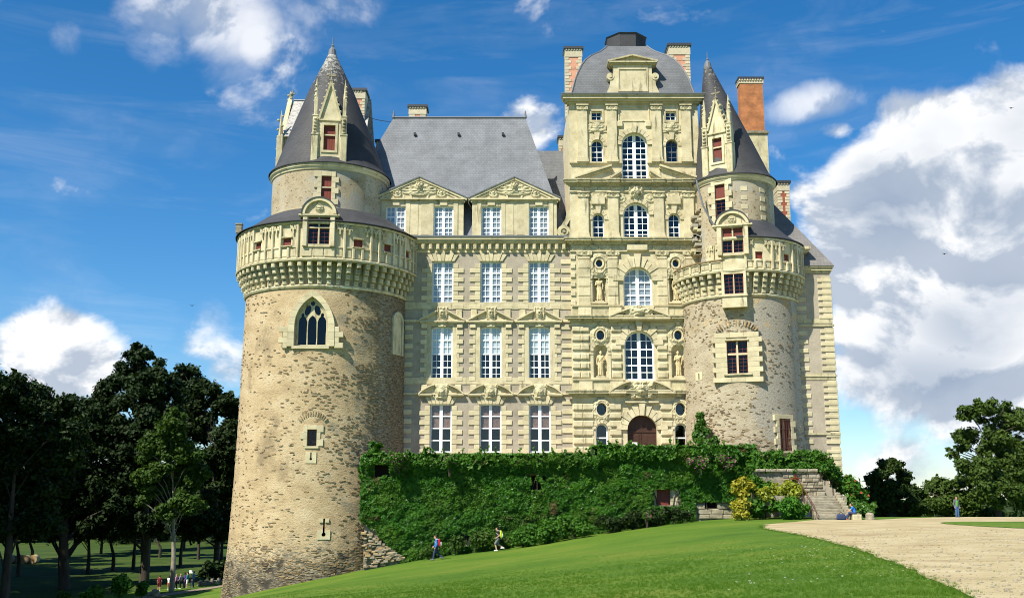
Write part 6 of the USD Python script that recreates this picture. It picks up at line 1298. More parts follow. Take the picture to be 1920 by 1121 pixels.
# other plants round the terrace
shrub('climbing_plant', 'bright green climbing plant at the foot of the right tower beside the pavilion', [(1298, 795, 1338, 842, 86.6), (1303, 770, 1326, 808, 86.9), (1325, 812, 1348, 842, 86.5)], 3600, .17, 'leaf_bright', 31, 'climbing plant')
shrub('climbing_plant', 'tuft of ivy climbing the left tower above the wall end', [(683, 842, 722, 870, 86.0), (692, 824, 716, 850, 86.2), (672, 862, 690, 900, 85.9)], 2200, .17, 'ivy', 32, 'ivy')
shrub('hedge', 'dark green hedge along the terrace edge below the barred window', [(1398 + 20 * k, 842 + 3 * math.sin(k * 2.1), 1432 + 20 * k, 884 + 3 * math.cos(k * 1.3), 83.9 + .1 * (k % 2)) for k in range(7)] + [(1520, 838, 1562, 892, 83.2), (1545, 865, 1572, 905, 83.4)] + [(1400 + 24 * k, 866, 1430 + 24 * k, 893 - (k % 2) * 5, 82.2) for k in range(6)], 15000, .14, 'leaf_bush', 33, 'hedge', per=16)
shrub('shrub', 'yellow leaved shrub in front of the ivy left of the steps', [(1369, 893, 1415, 935, 80.2), (1366, 920, 1410, 974, 80.0)], 5200, .15, 'leaf_yellow', 34, per=16)
shrub('shrub', 'dark green shrub between the yellow shrub and the lime shrub', [(1395, 885, 1450, 935, 81.6), (1405, 920, 1460, 973, 80.6)], 3400, .17, 'leaf_bush', 35)
shrub('shrub', 'lime and yellow shrub behind the round bush beside the steps', [(1418, 908, 1462, 948, 80.6), (1445, 900, 1500, 940, 80.9), (1475, 905, 1512, 950, 80.4)], 6500, .15, 'leaf_lime', 36, per=16)
shrub('shrub', 'round clipped dark green bush beside the steps', [(1450, 926, 1518, 976, 78.4)], 9000, .10, 'leaf_bush2', 37, per=40, rr=(.24, .32))
shrub('shrub', 'mound of climbing greenery right of the staircase', [(1556, 880, 1606, 935, 84.5), (1575, 893, 1628, 945, 84.0), (1545, 870, 1580, 910, 84.6)], 5200, .17, 'leaf_bush', 38, flowers=('red_flower', 26, .16))
shrub('hydrangea', 'light green leafy plants behind the stone bollard', [(1590, 937, 1632, 972, 79.6), (1615, 940, 1645, 973, 79.9), (1570, 940, 1600, 965, 80.5)], 2600, .17, 'leaf_bright', 39)
shrub('shrub', 'wide dark green bush on the lawn in front of the ivy wall', [(960, 985, 1010, 1028, 82.4), (990, 968, 1060, 1022, 82.6), (1040, 962, 1100, 1008, 82.8), (1075, 978, 1113, 1004, 82.5)], 8000, .14, 'leaf_bush', 40, per=16)
shrub('shrub', 'low dark shrubs along the wall foot below the red shutter', [(1115, 965, 1175, 996, 83.2), (1160, 955, 1215, 990, 83.4), (1205, 948, 1260, 985, 83.4), (1250, 950, 1300, 980, 83.3)], 5200, .14, 'leaf_dark2', 41)
shrub('shrub', 'rough green undergrowth at the wall foot behind the hikers', [(835, 1000, 880, 1032, 83.6), (870, 995, 925, 1022, 83.7), (780, 1020, 830, 1044, 83.3), (915, 1000, 960, 1024, 83.6)], 3200, .14, 'leaf_mid', 42)
for i, (x0, y0, x1, y1, Y, lb) in enumerate(((1284, 852, 1342, 884, 83.9, 'pink valerian flowers at the wall top left of the tall hedge'), (1338, 846, 1382, 880, 83.8, 'pink valerian flowers at the wall top below the right tower'), (1408, 872, 1424, 888, 82.6, 'small tuft of pink flowers on the stone coping by the steps'),
                                            (715, 850, 775, 884, 83.8, 'faded pink flowers in the ivy near the left tower'), (825, 850, 862, 888, 83.7, 'faded pink flowers in the ivy under the left palace windows'), (1206, 955, 1222, 985, 82.9, 'small pink flowering plant at the wall foot'))):
    shrub('flowers', lb, [(x0, y0, x1, y1, Y)], 260 + int((x1 - x0) * 8), .13, 'leaf_bush', 50 + i, 'flowers', per=9, flowers=('pink_flower', int((x1 - x0) * (y1 - y0) * (.26 if i in (0, 1, 2, 5) else .10)), .085))
shrub('flowers', 'red flowers on the stone wall beside the handrail', [(1482, 888, 1500, 905, 81.5)], 160, .12, 'leaf_bush', 58, 'flowers', flowers=('red_flower', 120, .09))
# ------------------------------------------------------------------ trees
GL = 'dark trees in the valley left of the castle'
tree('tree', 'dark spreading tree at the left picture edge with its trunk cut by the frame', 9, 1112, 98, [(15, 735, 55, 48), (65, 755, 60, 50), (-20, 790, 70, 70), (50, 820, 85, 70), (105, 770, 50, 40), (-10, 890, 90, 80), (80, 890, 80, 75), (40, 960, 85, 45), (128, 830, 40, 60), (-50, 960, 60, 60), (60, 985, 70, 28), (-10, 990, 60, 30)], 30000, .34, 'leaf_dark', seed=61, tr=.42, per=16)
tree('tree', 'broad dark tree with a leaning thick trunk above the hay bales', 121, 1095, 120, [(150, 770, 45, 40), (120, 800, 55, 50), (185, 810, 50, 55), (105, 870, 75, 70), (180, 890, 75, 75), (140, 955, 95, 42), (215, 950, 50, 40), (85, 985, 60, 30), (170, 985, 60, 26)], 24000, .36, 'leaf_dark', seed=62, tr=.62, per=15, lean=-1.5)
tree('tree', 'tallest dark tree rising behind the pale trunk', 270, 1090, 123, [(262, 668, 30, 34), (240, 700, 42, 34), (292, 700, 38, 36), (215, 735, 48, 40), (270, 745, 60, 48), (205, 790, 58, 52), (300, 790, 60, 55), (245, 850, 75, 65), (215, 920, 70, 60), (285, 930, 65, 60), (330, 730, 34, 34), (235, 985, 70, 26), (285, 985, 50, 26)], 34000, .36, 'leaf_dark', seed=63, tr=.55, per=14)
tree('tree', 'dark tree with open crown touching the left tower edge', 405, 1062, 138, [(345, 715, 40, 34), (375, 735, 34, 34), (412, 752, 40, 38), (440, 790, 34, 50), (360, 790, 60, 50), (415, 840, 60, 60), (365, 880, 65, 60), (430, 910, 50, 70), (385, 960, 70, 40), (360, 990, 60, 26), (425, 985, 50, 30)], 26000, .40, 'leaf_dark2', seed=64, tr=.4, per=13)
tree('tree', 'lighter green tree with a tall pale slender trunk beside the visitors', 322, 1104, 113, [(322, 800, 34, 34), (295, 840, 42, 36), (350, 845, 40, 36), (285, 890, 46, 38), (335, 895, 50, 40), (372, 895, 26, 32), (275, 930, 30, 26), (350, 940, 40, 26), (310, 965, 22, 24)], 15000, .32, 'leaf_mid', bark='bark_pale', seed=65, tr=.27, per=12)
for i, (px, pb2, Y, cr, lb) in enumerate(((212, 1062, 150, [(200, 930, 70, 50), (240, 960, 60, 45), (150, 955, 60, 40)], 'small dark tree standing in the meadow behind the hedge bushes'),
                                        (372, 1040, 178, [(370, 930, 60, 50), (420, 950, 50, 45), (330, 960, 40, 35)], 'thin trunked dark tree far back near the tower edge'), (60, 1045, 170, [(40, 945, 70, 45), (90, 960, 60, 40), (0, 960, 50, 40)], 'dark round tree behind the hay bales'), (300, 1040, 185, [(290, 950, 55, 45), (255, 965, 40, 30)], 'dark tree far behind the pale slender trunk'), (34, 1072, 141, [(30, 930, 60, 60), (70, 970, 60, 36), (0, 975, 50, 34)], 'dark tree with low branches just right of the left edge trunk'), (165, 1068, 146, [(165, 920, 60, 60), (200, 975, 60, 34), (130, 975, 50, 32)], 'dark low branched tree between the thick trunk and the bushes'), (250, 1062, 152, [(250, 930, 55, 50), (285, 975, 50, 32)], 'dark low branched tree left of the tallest tree trunk'), (338, 1058, 157, [(335, 925, 50, 55), (370, 975, 55, 34)], 'dark low branched tree just right of the pale trunk'), (415, 1046, 166, [(410, 920, 50, 55), (440, 970, 40, 36)], 'dark low branched tree touching the tower edge'), (125, 1040, 182, [(120, 930, 60, 55), (85, 985, 45, 26), (160, 980, 50, 28)], 'dark tree at the back of the meadow left of the bales'), (190, 1030, 196, [(190, 930, 50, 55), (225, 985, 50, 26), (160, 985, 40, 24)], 'dark tree at the back of the meadow near its middle'), (265, 1030, 205, [(262, 930, 50, 55), (300, 985, 45, 24), (235, 985, 40, 24)], 'dark tree at the back of the meadow left of the pale trunk line'), (345, 1026, 214, [(345, 930, 50, 55), (385, 980, 45, 24), (315, 985, 40, 24)], 'dark tree at the back of the meadow right of the pale trunk line'))):
    tree('tree', lb, px, pb2, Y, cr, 8000, .5, 'leaf_dark', seed=70 + i, tr=.26, per=12)
tree('tree', 'large airy tree at the right picture edge beyond the gravel', 1872, 968, 112, [(1848, 768, 40, 30), (1815, 775, 26, 22), (1880, 780, 40, 34), (1912, 800, 36, 40), (1850, 815, 55, 38), (1800, 825, 26, 24), (1890, 860, 60, 42), (1835, 875, 48, 36), (1930, 900, 50, 60), (1860, 920, 60, 40), (1790, 850, 18, 18)], 24000, .27, 'leaf_right', seed=81, tr=.35, per=10, dens=1.7)
tree('tree', 'low spreading tree behind the standing visitor', 1775, 970, 118, [(1770, 918, 40, 30), (1740, 935, 40, 28), (1805, 925, 40, 34), (1720, 950, 36, 24), (1780, 950, 60, 26), (1840, 950, 40, 26)], 13000, .30, 'leaf_right', seed=82, tr=.25, per=12)
tree('tree', 'compact dark tree right of the staircase', 1668, 970, 116, [(1668, 876, 28, 24), (1645, 900, 30, 26), (1692, 905, 34, 28), (1660, 930, 46, 30), (1705, 940, 36, 28), (1635, 945, 34, 28), (1670, 960, 60, 20)], 14000, .30, 'leaf_clump', seed=83, tr=.25, per=12)
for i, (x0, y0, x1, y1, Y, lb, m_) in enumerate(((195, 1072, 252, 1121, 101, 'larger green bush left of the visitors', 'leaf_bush'), (250, 1092, 282, 1116, 104, 'small rounded green bush nearest the visitors', 'leaf_bush'), (150, 1098, 205, 1126, 100, 'low green bush at the bottom picture edge', 'leaf_bush'), (108, 1108, 132, 1130, 99, 'light green tuft at the bottom picture edge', 'leaf_mid'))):
    shrub('shrub', lb, [(x0, y0, x1, y1, Y)], 2200, .22, m_, 90 + i)
shrub('hedge', 'dark hedge bank beside the path left of the tower base', [(372 + 15 * k, 1050 - 2 * k, 405 + 15 * k, 1096 - 3 * k, 124 + k) for k in range(4)], 3600, .28, 'leaf_dark', 95, 'hedge')
wl = thing('low_wall', 'low dry stone wall below the hedge bank beside the path', 'wall', (-33, 122, -8.6))
for k in range(14):
    px = 372 + 4.2 * k; Y = 119 + .25 * k; p = at(px, 1088, Y); z0 = float(terrain(p[0], Y)); MB().cbox(p[0] - .15, p[0] + .13, Y, Y + .4, z0 - .1, z0 + .45 + .15 * math.sin(k * 2.3), .05).build('wall_stone', M['rock'], wl)
for i, (X_, Y_, h_) in enumerate(((-57, 86, 15.), (-54.5, 76, 13.), (-63, 97, 17.), (-62, 80, 13.), (-70, 110, 19.), (-77, 123, 19.), (-85, 137, 20.), (-94, 151, 20.), (-80, 108, 19.), (-75, 96, 17.))):  # unseen trees left of the frame, added so their shade covers the valley
    q = lambda dx, dz, r, s: (float(960 + (X_ + dx) / Y_ * FPX * 1.0), 0, 0, 0)
    rng = np.random.default_rng(120 + i); z_ = float(terrain(X_, Y_)); t = thing('tree', ('dark unseen tree of the valley wood, added beyond the left picture edge for its shade'), 'tree', (X_, Y_, z_), 'valley shade trees added beyond the left picture edge')
    bl = [(np.array([X_ + rng.normal(0, 2.2), Y_ + rng.normal(0, 3.4), z_ + rng.uniform(4.0, 1.5 * h_)]), (3.9, 4.2, 3.2)) for k in range(int(1.2 * h_))]; C, R = blobs_to_clumps(bl, rng, 12)
    MB().tube([(X_, Y_, z_ - .3), (X_ + .3, Y_, z_ + h_ * .6), (X_, Y_ + .4, z_ + h_ * 1.2)], [.5, .35, .1], 8).build('trunk', M['bark'], t, smooth=60); cm = MB(); clump_leaves(cm, C, R, 16000, .42, rng); cm.build('crown', M['leaf_dark'], t, kind='stuff'); first_ = t if i == 3 + 4 else (first_ if i else t)
for i, (X_, Y_) in enumerate(((-52.5, 83), (-58, 91.5), (-63, 102), (-68.5, 112.5), (-73.5, 123), (-79.5, 134), (-86, 146), (-60, 84), (-66, 92), (-90, 140), (-98, 160))):
    p = numbered('/World', 'tree'); x_ = UsdGeom.Xform.Define(stage, p); x_.GetPrim().GetReferences().AddInternalReference(first_); x_.GetPrim().SetInstanceable(True); x_.ClearXformOpOrder(); x_.AddTranslateOp().Set(Gf.Vec3d(X_, Y_, float(terrain(X_, Y_)))); x_.AddRotateZOp().Set(47.0 * i); tag(x_.GetPrim(), 'dark unseen tree of the valley wood, added beyond the left picture edge for its shade', 'tree', 'valley shade trees added beyond the left picture edge')
# far woods that read as one mass
wd = thing('woodland', 'dark far off wood closing the valley on the left', 'woodland', (-130, 300, -9), kind='stuff')
rng = np.random.default_rng(97); C = []
for x, y in [(rng.uniform(-230, -20), rng.uniform(235, 300)) for _ in range(330)]: C.append((x, y, -9 + rng.uniform(2, 13)))
mb = MB(); clump_leaves(mb, np.array(C), rng.uniform(3.0, 5.5, len(C)), 42000, 1.0, rng); mb.build('foliage', M['leaf_dark'], wd, kind='stuff')
wd2 = thing('woodland', 'dark far off wood on the low ground to the right', 'woodland', (130, 260, -6), kind='stuff'); C = [(rng.uniform(60, 260), rng.uniform(170, 230), -6 + rng.uniform(1, 8)) for _ in range(160)]
mb = MB(); clump_leaves(mb, np.array(C), rng.uniform(2.5, 4.2, len(C)), 16000, .9, rng); mb.build('foliage', M['leaf_dark2'], wd2, kind='stuff')
# grass tufts and daisies on the near lawn
rng = np.random.default_rng(99); V, F = [], []
for k in range(9):
    a = rng.uniform(0, 2 * PI); o = rng.uniform(-.05, .05, 2); ln = rng.uniform(.035, .07); t = rng.uniform(-.03, .03, 2); w = .006
    i = len(V); V += [(o[0] - w * math.cos(a), o[1] - w * math.sin(a), -.01), (o[0] + w * math.cos(a), o[1] + w * math.sin(a), -.01), (o[0] + t[0], o[1] + t[1], ln)]; F.append((i, i + 1, i + 2))
def instancer(name, V, F, mat, pts, scale, label, cat, rng):
    p = numbered('/World', name); inst = UsdGeom.PointInstancer.Define(stage, p); n = len(pts)
    usdkit.mesh(stage, p + '/blade', (np.array(V), np.array(F)), mat)
    inst.CreatePrototypesRel().SetTargets([Sdf.Path(p + '/blade')]); inst.CreateProtoIndicesAttr(Vt.IntArray.FromNumpy(np.zeros(n, np.int32)))
    inst.CreatePositionsAttr(Vt.Vec3fArray.FromNumpy(pts.astype(np.float32))); an = rng.uniform(0, 2 * PI, n)
    q = np.zeros((n, 4), np.float16); q[:, 2] = np.sin(an / 2); q[:, 3] = np.cos(an / 2)
    inst.CreateOrientationsAttr(Vt.QuathArray([Gf.Quath(float(c), 0, 0, float(s)) for s, c in zip(q[:, 2], q[:, 3])]))
    inst.CreateScalesAttr(Vt.Vec3fArray.FromNumpy((scale[:, None] * np.ones(3)).astype(np.float32))); tag(inst.GetPrim(), label, cat, kind='stuff')
M['blade'] = leafmat('grass_blade', (.075, .165, .015), (.165, .235, .03), rough=.75, trans=.4, scale=.35, spec=.15)
n = 80000; Yg = 14 + 52 * rng.random(n) ** 1.9; Xg = Yg * rng.uniform(-.54, .54, n)
k = ~shapely.contains_xy(GRAVEL, Xg, Yg) | (rng.random(n) < .012); Xg, Yg = Xg[k], Yg[k]
cl = meshkit.fbm(np.c_[Xg * .9, Yg * .9, Xg * 0], 3, 4)
instancer('grass', V, F, M['blade'], np.c_[Xg, Yg, terrain(Xg, Yg)], (.55 + 1.0 * np.clip(cl - .25, 0, 1)) * np.clip((68 - Yg) / 40, .25, 1), 'short grass blades of the near lawn', 'grass', rng)
bx = np.array(GRAVEL.exterior.coords); seg = rng.integers(0, len(bx) - 1, 5200); tt = rng.random((5200, 1)); bp = bx[seg] * (1 - tt) + bx[seg + 1] * tt + rng.normal(0, .13, (5200, 2)); kk = (bp[:, 0] < 17) & (bp[:, 1] > 14) & (bp[:, 1] < 66); bp = bp[kk]
instancer('grass', V, F, M['blade'], np.c_[bp, terrain(bp[:, 0], bp[:, 1]) + .01], rng.uniform(.5, 1.15, len(bp)), 'ragged grass fringe along the gravel edge', 'grass', rng)
npb = 5000; Yp_ = 14 + 42 * rng.random(npb) ** 1.7; Xp_ = Yp_ * rng.uniform(.1, .54, npb); kk = shapely.contains_xy(GRAVEL, Xp_, Yp_); pb = trimesh.creation.icosphere(1); instancer('pebbles', pb.vertices * [1, .8, .55], pb.faces, M['rock'], np.c_[Xp_, Yp_, terrain(Xp_, Yp_) + .02][kk], rng.gamma(2.0, .009, kk.sum()) + .006, 'loose pebbles strewn on the gravel drive', 'pebbles', rng)
nd = 70; Yd = rng.uniform(22, 40, nd); Xd = 9.5 + (Yd - 22) * .15 - np.abs(rng.normal(0, 2.6, nd)); Vd, Fd = [(0, 0, .05)], []
for j in range(8): Vd.append((.022 * math.cos(j * PI / 4), .022 * math.sin(j * PI / 4), .055 + .006 * (j % 2))); Fd.append((0, 1 + j, 1 + (j + 1) % 8))
kk = ~shapely.contains_xy(GRAVEL, Xd, Yd); instancer('daisies', Vd, Fd, M['daisy'], np.c_[Xd, Yd, terrain(Xd, Yd)][kk], rng.uniform(.7, 1.4, kk.sum()), 'small white daisies scattered in the lawn near the gravel', 'flowers', rng)
# ------------------------------------------------------------------ people and statues
def sph(p, r, n=12): return m3.Manifold.sphere(float(r), n).translate([float(x) for x in p])
def hull(*sp, n=12): return m3.Manifold.batch_hull([sph(p, r, n) for p, r in sp])
def union(ms): return m3.Manifold.batch_boolean(ms, m3.OpType.Add)
JD = dict(pel=(0, 0, .95), che=(0, .0, 1.27), nec=(0, .0, 1.47), hea=(0, .02, 1.615), sL=(-.19, 0, 1.405), sR=(.19, 0, 1.405), eL=(-.245, -.03, 1.12), eR=(.245, -.03, 1.12), wL=(-.25, .06, .88), wR=(.25, .06, .88),
          hL=(-.10, 0, .90), hR=(.10, 0, .90), kL=(-.10, .03, .49), kR=(.10, .03, .49), aL=(-.10, -.02, .08), aR=(.10, -.02, .08))
def joints(**k): j = {a: np.array(b, float) for a, b in JD.items()}; j.update({a: np.array(b, float) for a, b in k.items()}); return j
def toe(j, s, yawf=(0, 1)):
    a = j['a' + s]; return a + np.array([yawf[0] * .17, yawf[1] * .17, -.045])
def hand(w, e, side):
    d = w - e; d /= np.linalg.norm(d); up = np.array([0, 1., 0]) if abs(d[1]) < .8 else np.array([1., 0, 0]); t = np.cross(d, up); t /= np.linalg.norm(t); u = np.cross(t, d)
    pal = w + d * .075; out = [hull((w, .026), (pal + u * .028, .017), (pal - u * .028, .017), n=8)]
    for i, L in enumerate((.062, .072, .068, .052)):
        b = pal + u * (.030 - .02 * i); m = b + d * L * .55 + t * .006 * side; out.append(hull((b, .0095), (m, .0088), n=6)); out.append(hull((m, .0088), (m + d * L * .45 + t * .022 * side, .0075), n=6))
    b = w + d * .03 + u * .028; out += [hull((b, .012), (b + d * .03 + u * .028, .010), n=6), hull((b + d * .03 + u * .028, .010), (b + d * .058 + u * .034, .0085), n=6)]
    return out
def head_parts(h, fwd=(0, 1)):
    f = np.array([fwd[0], fwd[1], 0.]); r = np.array([fwd[1], -fwd[0], 0.]); z = np.array([0, 0, 1.])
    return [hull((h + z * .045, .088), (h + f * .015 + z * .03, .086), (h + f * .035 - z * .075, .050), (h - f * .02 + z * .02, .088), n=14), hull((h + f * .098 + z * .018, .010), (h + f * .118 - z * .022, .016), n=8),
            hull((h + f * .08 - z * .062, .022), (h + f * .085 - z * .062 + r * .012, .018), n=8), sph(h + r * .088 - f * .005, .022, 8), sph(h - r * .088 - f * .005, .022, 8)]
def body_man(j, skin_hands=True, fat=1.0, toes=((0, 1), (0, 1)), fwd=(0, 1)):
    b = [hull((j['hL'], .105 * fat), (j['hR'], .105 * fat), (j['pel'] + [0, 0, .06], .11 * fat)), hull((j['pel'] + [0, 0, .06], .115 * fat), (j['che'], .135 * fat)), hull((j['che'], .135 * fat), (j['sL'] + [.03, 0, -.03], .075), (j['sR'] + [-.03, 0, -.03], .075)), hull((j['sL'], .058), (j['sR'], .058), (j['nec'], .055)), hull((j['nec'] - [0, 0, .03], .055), (j['hea'] - [0, 0, .05], .052))]
    for s, sd in (('L', 1), ('R', -1)):
        b += [hull((j['s' + s], .058), (j['e' + s], .043)), hull((j['e' + s], .043), (j['w' + s], .029))] + hand(j['w' + s], j['e' + s], sd)
        b += [hull((j['h' + s], .092 * fat), (j['k' + s], .058)), hull((j['k' + s], .058), (j['k' + s] * .6 + j['a' + s] * .4 + [0, -.015, 0], .056), (j['a' + s], .038))]
        t = toes[0 if s == 'L' else 1]; b.append(hull((j['a' + s], .04), (toe(j, s, t), .032), (j['a' + s] + [0, 0, -.04] - np.array([t[0], t[1], 0]) * .04, .035)))
    return union(b + head_parts(j['hea'], fwd))
def put(m, parent, name, mat, loc, yaw, h, smooth=50, noise_=0, kind=None):
    q = m.to_mesh(); v = np.array(q.vert_properties)[:, :3] * (h / 1.75); c, s = math.cos(yaw), math.sin(yaw); v = np.stack([v[:, 0] * c - v[:, 1] * s, v[:, 0] * s + v[:, 1] * c, v[:, 2]], -1) + np.asarray(loc)
    MB().raw(v, np.array(q.tri_verts)).build(name, M[mat], parent, smooth=smooth)
for nm, c in dict(skin=(.50, .30, .21), skin_tan=(.36, .20, .13), hair_brown=(.06, .035, .02), hair_dark=(.02, .015, .012), hair_fair=(.30, .22, .12), c_blue=(.05, .15, .42), c_navy=(.035, .05, .11), c_red=(.42, .025, .03), c_lime=(.48, .62, .04), c_black=(.018, .018, .02), c_grey=(.16, .16, .16), c_white=(.75, .75, .75),
                c_jean=(.06, .13, .30), c_green=(.10, .26, .06), c_slate=(.10, .115, .125), c_teal=(.04, .22, .28), c_pink=(.50, .22, .34), c_lav=(.28, .23, .38), c_orange=(.48, .16, .07), c_dred=(.16, .02, .025), c_purple=(.10, .04, .22), c_royal=(.03, .17, .60)).items(): M[nm] = plain(nm, c, .8, spec=.2)
def person(label, X, Y, yaw, h, j, top, bottom, hair, shoe='c_black', sleeves='long', legs='long', skin='skin', longhair=False, toes=((0, 1), (0, 1)), cap=None, dz=0., fwd=(0, 1), hood=False, group=None):
    z = float(terrain(X, Y)) + .0 + dz; loc = (X, Y, z); p = thing('person', label, 'person', loc, group); J = j
    put(body_man(J, toes=toes, fwd=fwd), p, 'body', skin, loc, yaw, h)
    t = [hull((J['pel'] + [0, 0, -.02], .128), (J['pel'] + [-.05, 0, .02], .115), (J['pel'] + [.05, 0, .02], .115), (J['che'], .152)), hull((J['che'], .152), (J['sL'] + [.03, 0, -.03], .09), (J['sR'] + [-.03, 0, -.03], .09)), hull((J['sL'], .072), (J['sR'], .072), (J['nec'] - [0, 0, .03], .066))]
    for s in 'LR':
        t.append(hull((J['s' + s], .074), (J['e' + s] if sleeves == 'long' else J['s' + s] * .45 + J['e' + s] * .55, .060)))
        if sleeves == 'long': t.append(hull((J['e' + s], .060), (J['w' + s] * .95 + J['e' + s] * .05, .043)))
    if hood: t.append(hull((J['nec'] + [-.06, -.08, 0], .07), (J['nec'] + [.06, -.08, 0], .07)))
    put(union(t), p, 'top', top, loc, yaw, h)
    t = [hull((J['hL'], .118), (J['hR'], .118), (J['pel'] + [0, 0, .03], .122))]
    for s in 'LR':
        if legs == 'long': t += [hull((J['h' + s], .106), (J['k' + s], .075)), hull((J['k' + s], .075), (J['a' + s] + (J['k' + s] - J['a' + s]) * .08, .06))]
        else: t += [hull((J['h' + s], .108), (J['k' + s] * .95 + J['h' + s] * .05, .088))]
    put(union(t), p, 'trousers' if legs == 'long' else 'shorts', bottom, loc, yaw, h)
    for i, s in enumerate('LR'):
        a = J['a' + s]; tt = toes[i]; put(hull((a + [0, 0, -.01], .052), (toe(J, s, tt) + [0, 0, .01], .042), (a + np.array([-tt[0] * .045, -tt[1] * .045, -.035]), .045)), p, 'shoe', shoe, loc, yaw, h)
    H = J['hea']; f = np.array([fwd[0], fwd[1], 0.])
    hr = hull((H + [0, 0, .062] - f * .022, .096), (H - f * .045 + [0, 0, .01], .088), (H + f * .01 + [0, 0, .085], .075), n=14)
    if longhair: hr = union([hr, hull((H - f * .05, .085), (H - f * .07 + [0, 0, -.16], .06)), hull((H + np.array([f[1], -f[0], 0]) * .07 - f * .02, .04), (H + np.array([f[1], -f[0], 0]) * .08 - f * .03 + [0, 0, -.14], .035)), hull((H - np.array([f[1], -f[0], 0]) * .07 - f * .02, .04), (H - np.array([f[1], -f[0], 0]) * .08 - f * .03 + [0, 0, -.14], .035))])
    put(hr, p, 'hair', hair, loc, yaw, h)
    for sgn in (-1, 1): put(sph(H + f * .094 + np.array([f[1], -f[0], 0]) * .034 * sgn + [0, 0, .018], .011, 8), p, 'eye', 'c_black', loc, yaw, h)
    return p, loc
def backpack(label, loc, yaw, h, j, mat, mat2, group=None):
    b = thing('backpack', label, 'backpack', loc, group); c = j['che'] + [0, -.20, 0.0]
    put(hull((c + [-.10, 0, .17], .07), (c + [.10, 0, .17], .07), (c + [-.12, -.02, -.22], .09), (c + [.12, -.02, -.22], .09), (c + [0, -.07, -.05], .10)), b, 'bag', mat, loc, yaw, h)
    put(hull((c + [-.08, -.12, -.2], .055), (c + [.08, -.12, -.2], .055), (c + [-.07, -.12, -.03], .05), (c + [.07, -.12, -.03], .05)), b, 'front_pocket', mat2, loc, yaw, h)
    for s, k in ((-1, 'sL'), (1, 'sR')):
        q = j[k]; put(union([hull((c + [s * .09, .06, .2], .02), (q + [-s * .05, .0, .085], .02)), hull((q + [-s * .05, .0, .085], .02), (q + [-s * .05, .10, -.1], .02)), hull((q + [-s * .05, .10, -.1], .02), (c + [s * .13, .12, -.2], .018))]), b, 'strap', mat2, loc, yaw, h)
WALK1 = joints(kL=(-.10, .16, .50), aL=(-.10, .20, .08), kR=(.10, -.10, .50), aR=(.10, -.42, .20), hea=(0, .07, 1.60), nec=(0, .03, 1.47), eL=(-.25, -.06, 1.13), wL=(-.24, .06, .90), eR=(.25, .02, 1.13), wR=(.22, .20, .96))
WALK2 = joints(kL=(-.10, .22, .52), aL=(-.10, .10, .09), kR=(.10, .02, .50), aR=(.10, -.38, .26), hea=(0, .08, 1.60), nec=(0, .04, 1.46), eL=(-.25, -.1, 1.14), wL=(-.22, .10, 1.0), eR=(.25, -.1, 1.14), wR=(.2, .12, 1.0))
LEFT = PI / 2
def ground_hit(px, py, Y0, Y1):                               # where a sight line meets the terrain
    Ys = np.linspace(Y0, Y1, 600); r = ray(px, py); t = Ys / r[1]; d = CAMZ + r[2] * t - terrain(r[0] * t, Ys); i = int(np.argmax(d <= 0)) if (d <= 0).any() else int(np.argmin(np.abs(d)))
    return r[0] * t[i], Ys[i]
gx1, gy1 = ground_hit(818, 1050, 60, 82); gx2, gy2 = ground_hit(934, 1033, 60, 83)
p, l = person('hiker in a blue hooded top and grey trousers walking left across the lawn', gx1, gy1, LEFT, 1.74 * gy1 / 74, WALK1, 'c_blue', 'c_navy', 'hair_brown', 'c_grey', hood=True); backpack('red and white backpack on the hiker in the blue top', l, LEFT, 1.74 * gy1 / 74, WALK1, 'c_red', 'c_white')
p, l = person('hiker in a black top and grey shorts walking left near the ivy', gx2, gy2, LEFT, 1.70 * gy2 / 75, WALK2, 'c_black', 'c_grey', 'hair_dark', 'c_white', sleeves='short', legs='short'); backpack('yellow green backpack on the hiker in shorts', l, LEFT, 1.70 * gy2 / 75, WALK2, 'c_lime', 'c_white')
wx_, wy_ = at(1795, 966, 85.5)[0], 85.5
person('visitor in a grey jacket, green top and blue jeans standing on the gravel crest', wx_, wy_, PI + .25, 1.70, joints(hea=(0, .03, 1.61)), 'c_slate', 'c_jean', 'hair_brown', 'c_navy', longhair=True)
gp = stage.GetPrimAtPath('/World/person_002').GetPath().pathString
J_ = joints(); put(hull((J_['pel'] + [-.05, .055, .0], .085), (J_['pel'] + [.05, .055, .0], .085), (J_['che'] + [-.035, .075, .06], .088), (J_['che'] + [.035, .075, .06], .088)), gp, 'shirt_front', 'c_green', (wx_, wy_, float(terrain(wx_, wy_))), PI + .25, 1.70)
for s in (-1, 1): put(sph(J_['hea'] + [s * .036, .105, .018], .028, 8), gp, 'sunglass_lens', 'c_black', (wx_, wy_, float(terrain(wx_, wy_))), PI + .25, 1.70)
SIT = joints(pel=(0, 0, .52), che=(0, .10, .82), nec=(0, .18, 1.0), hea=(0, .24, 1.13), sL=(-.19, .13, .95), sR=(.19, .13, .95), eL=(-.22, .32, .74), eR=(.22, .32, .74), wL=(-.10, .50, .66), wR=(.10, .50, .66), hL=(-.10, 0, .52), hR=(.10, 0, .52), kL=(-.13, .42, .55), kR=(.13, .40, .50), aL=(-.13, .58, .10), aR=(.13, .78, .10))
person('visitor in a royal blue shirt sitting on the stone block at the stair foot', ps_[0] - .14, 76.72, LEFT - .35, 1.72, SIT, 'c_royal', 'c_navy', 'hair_brown', 'c_orange', sleeves='short', dz=-.02)
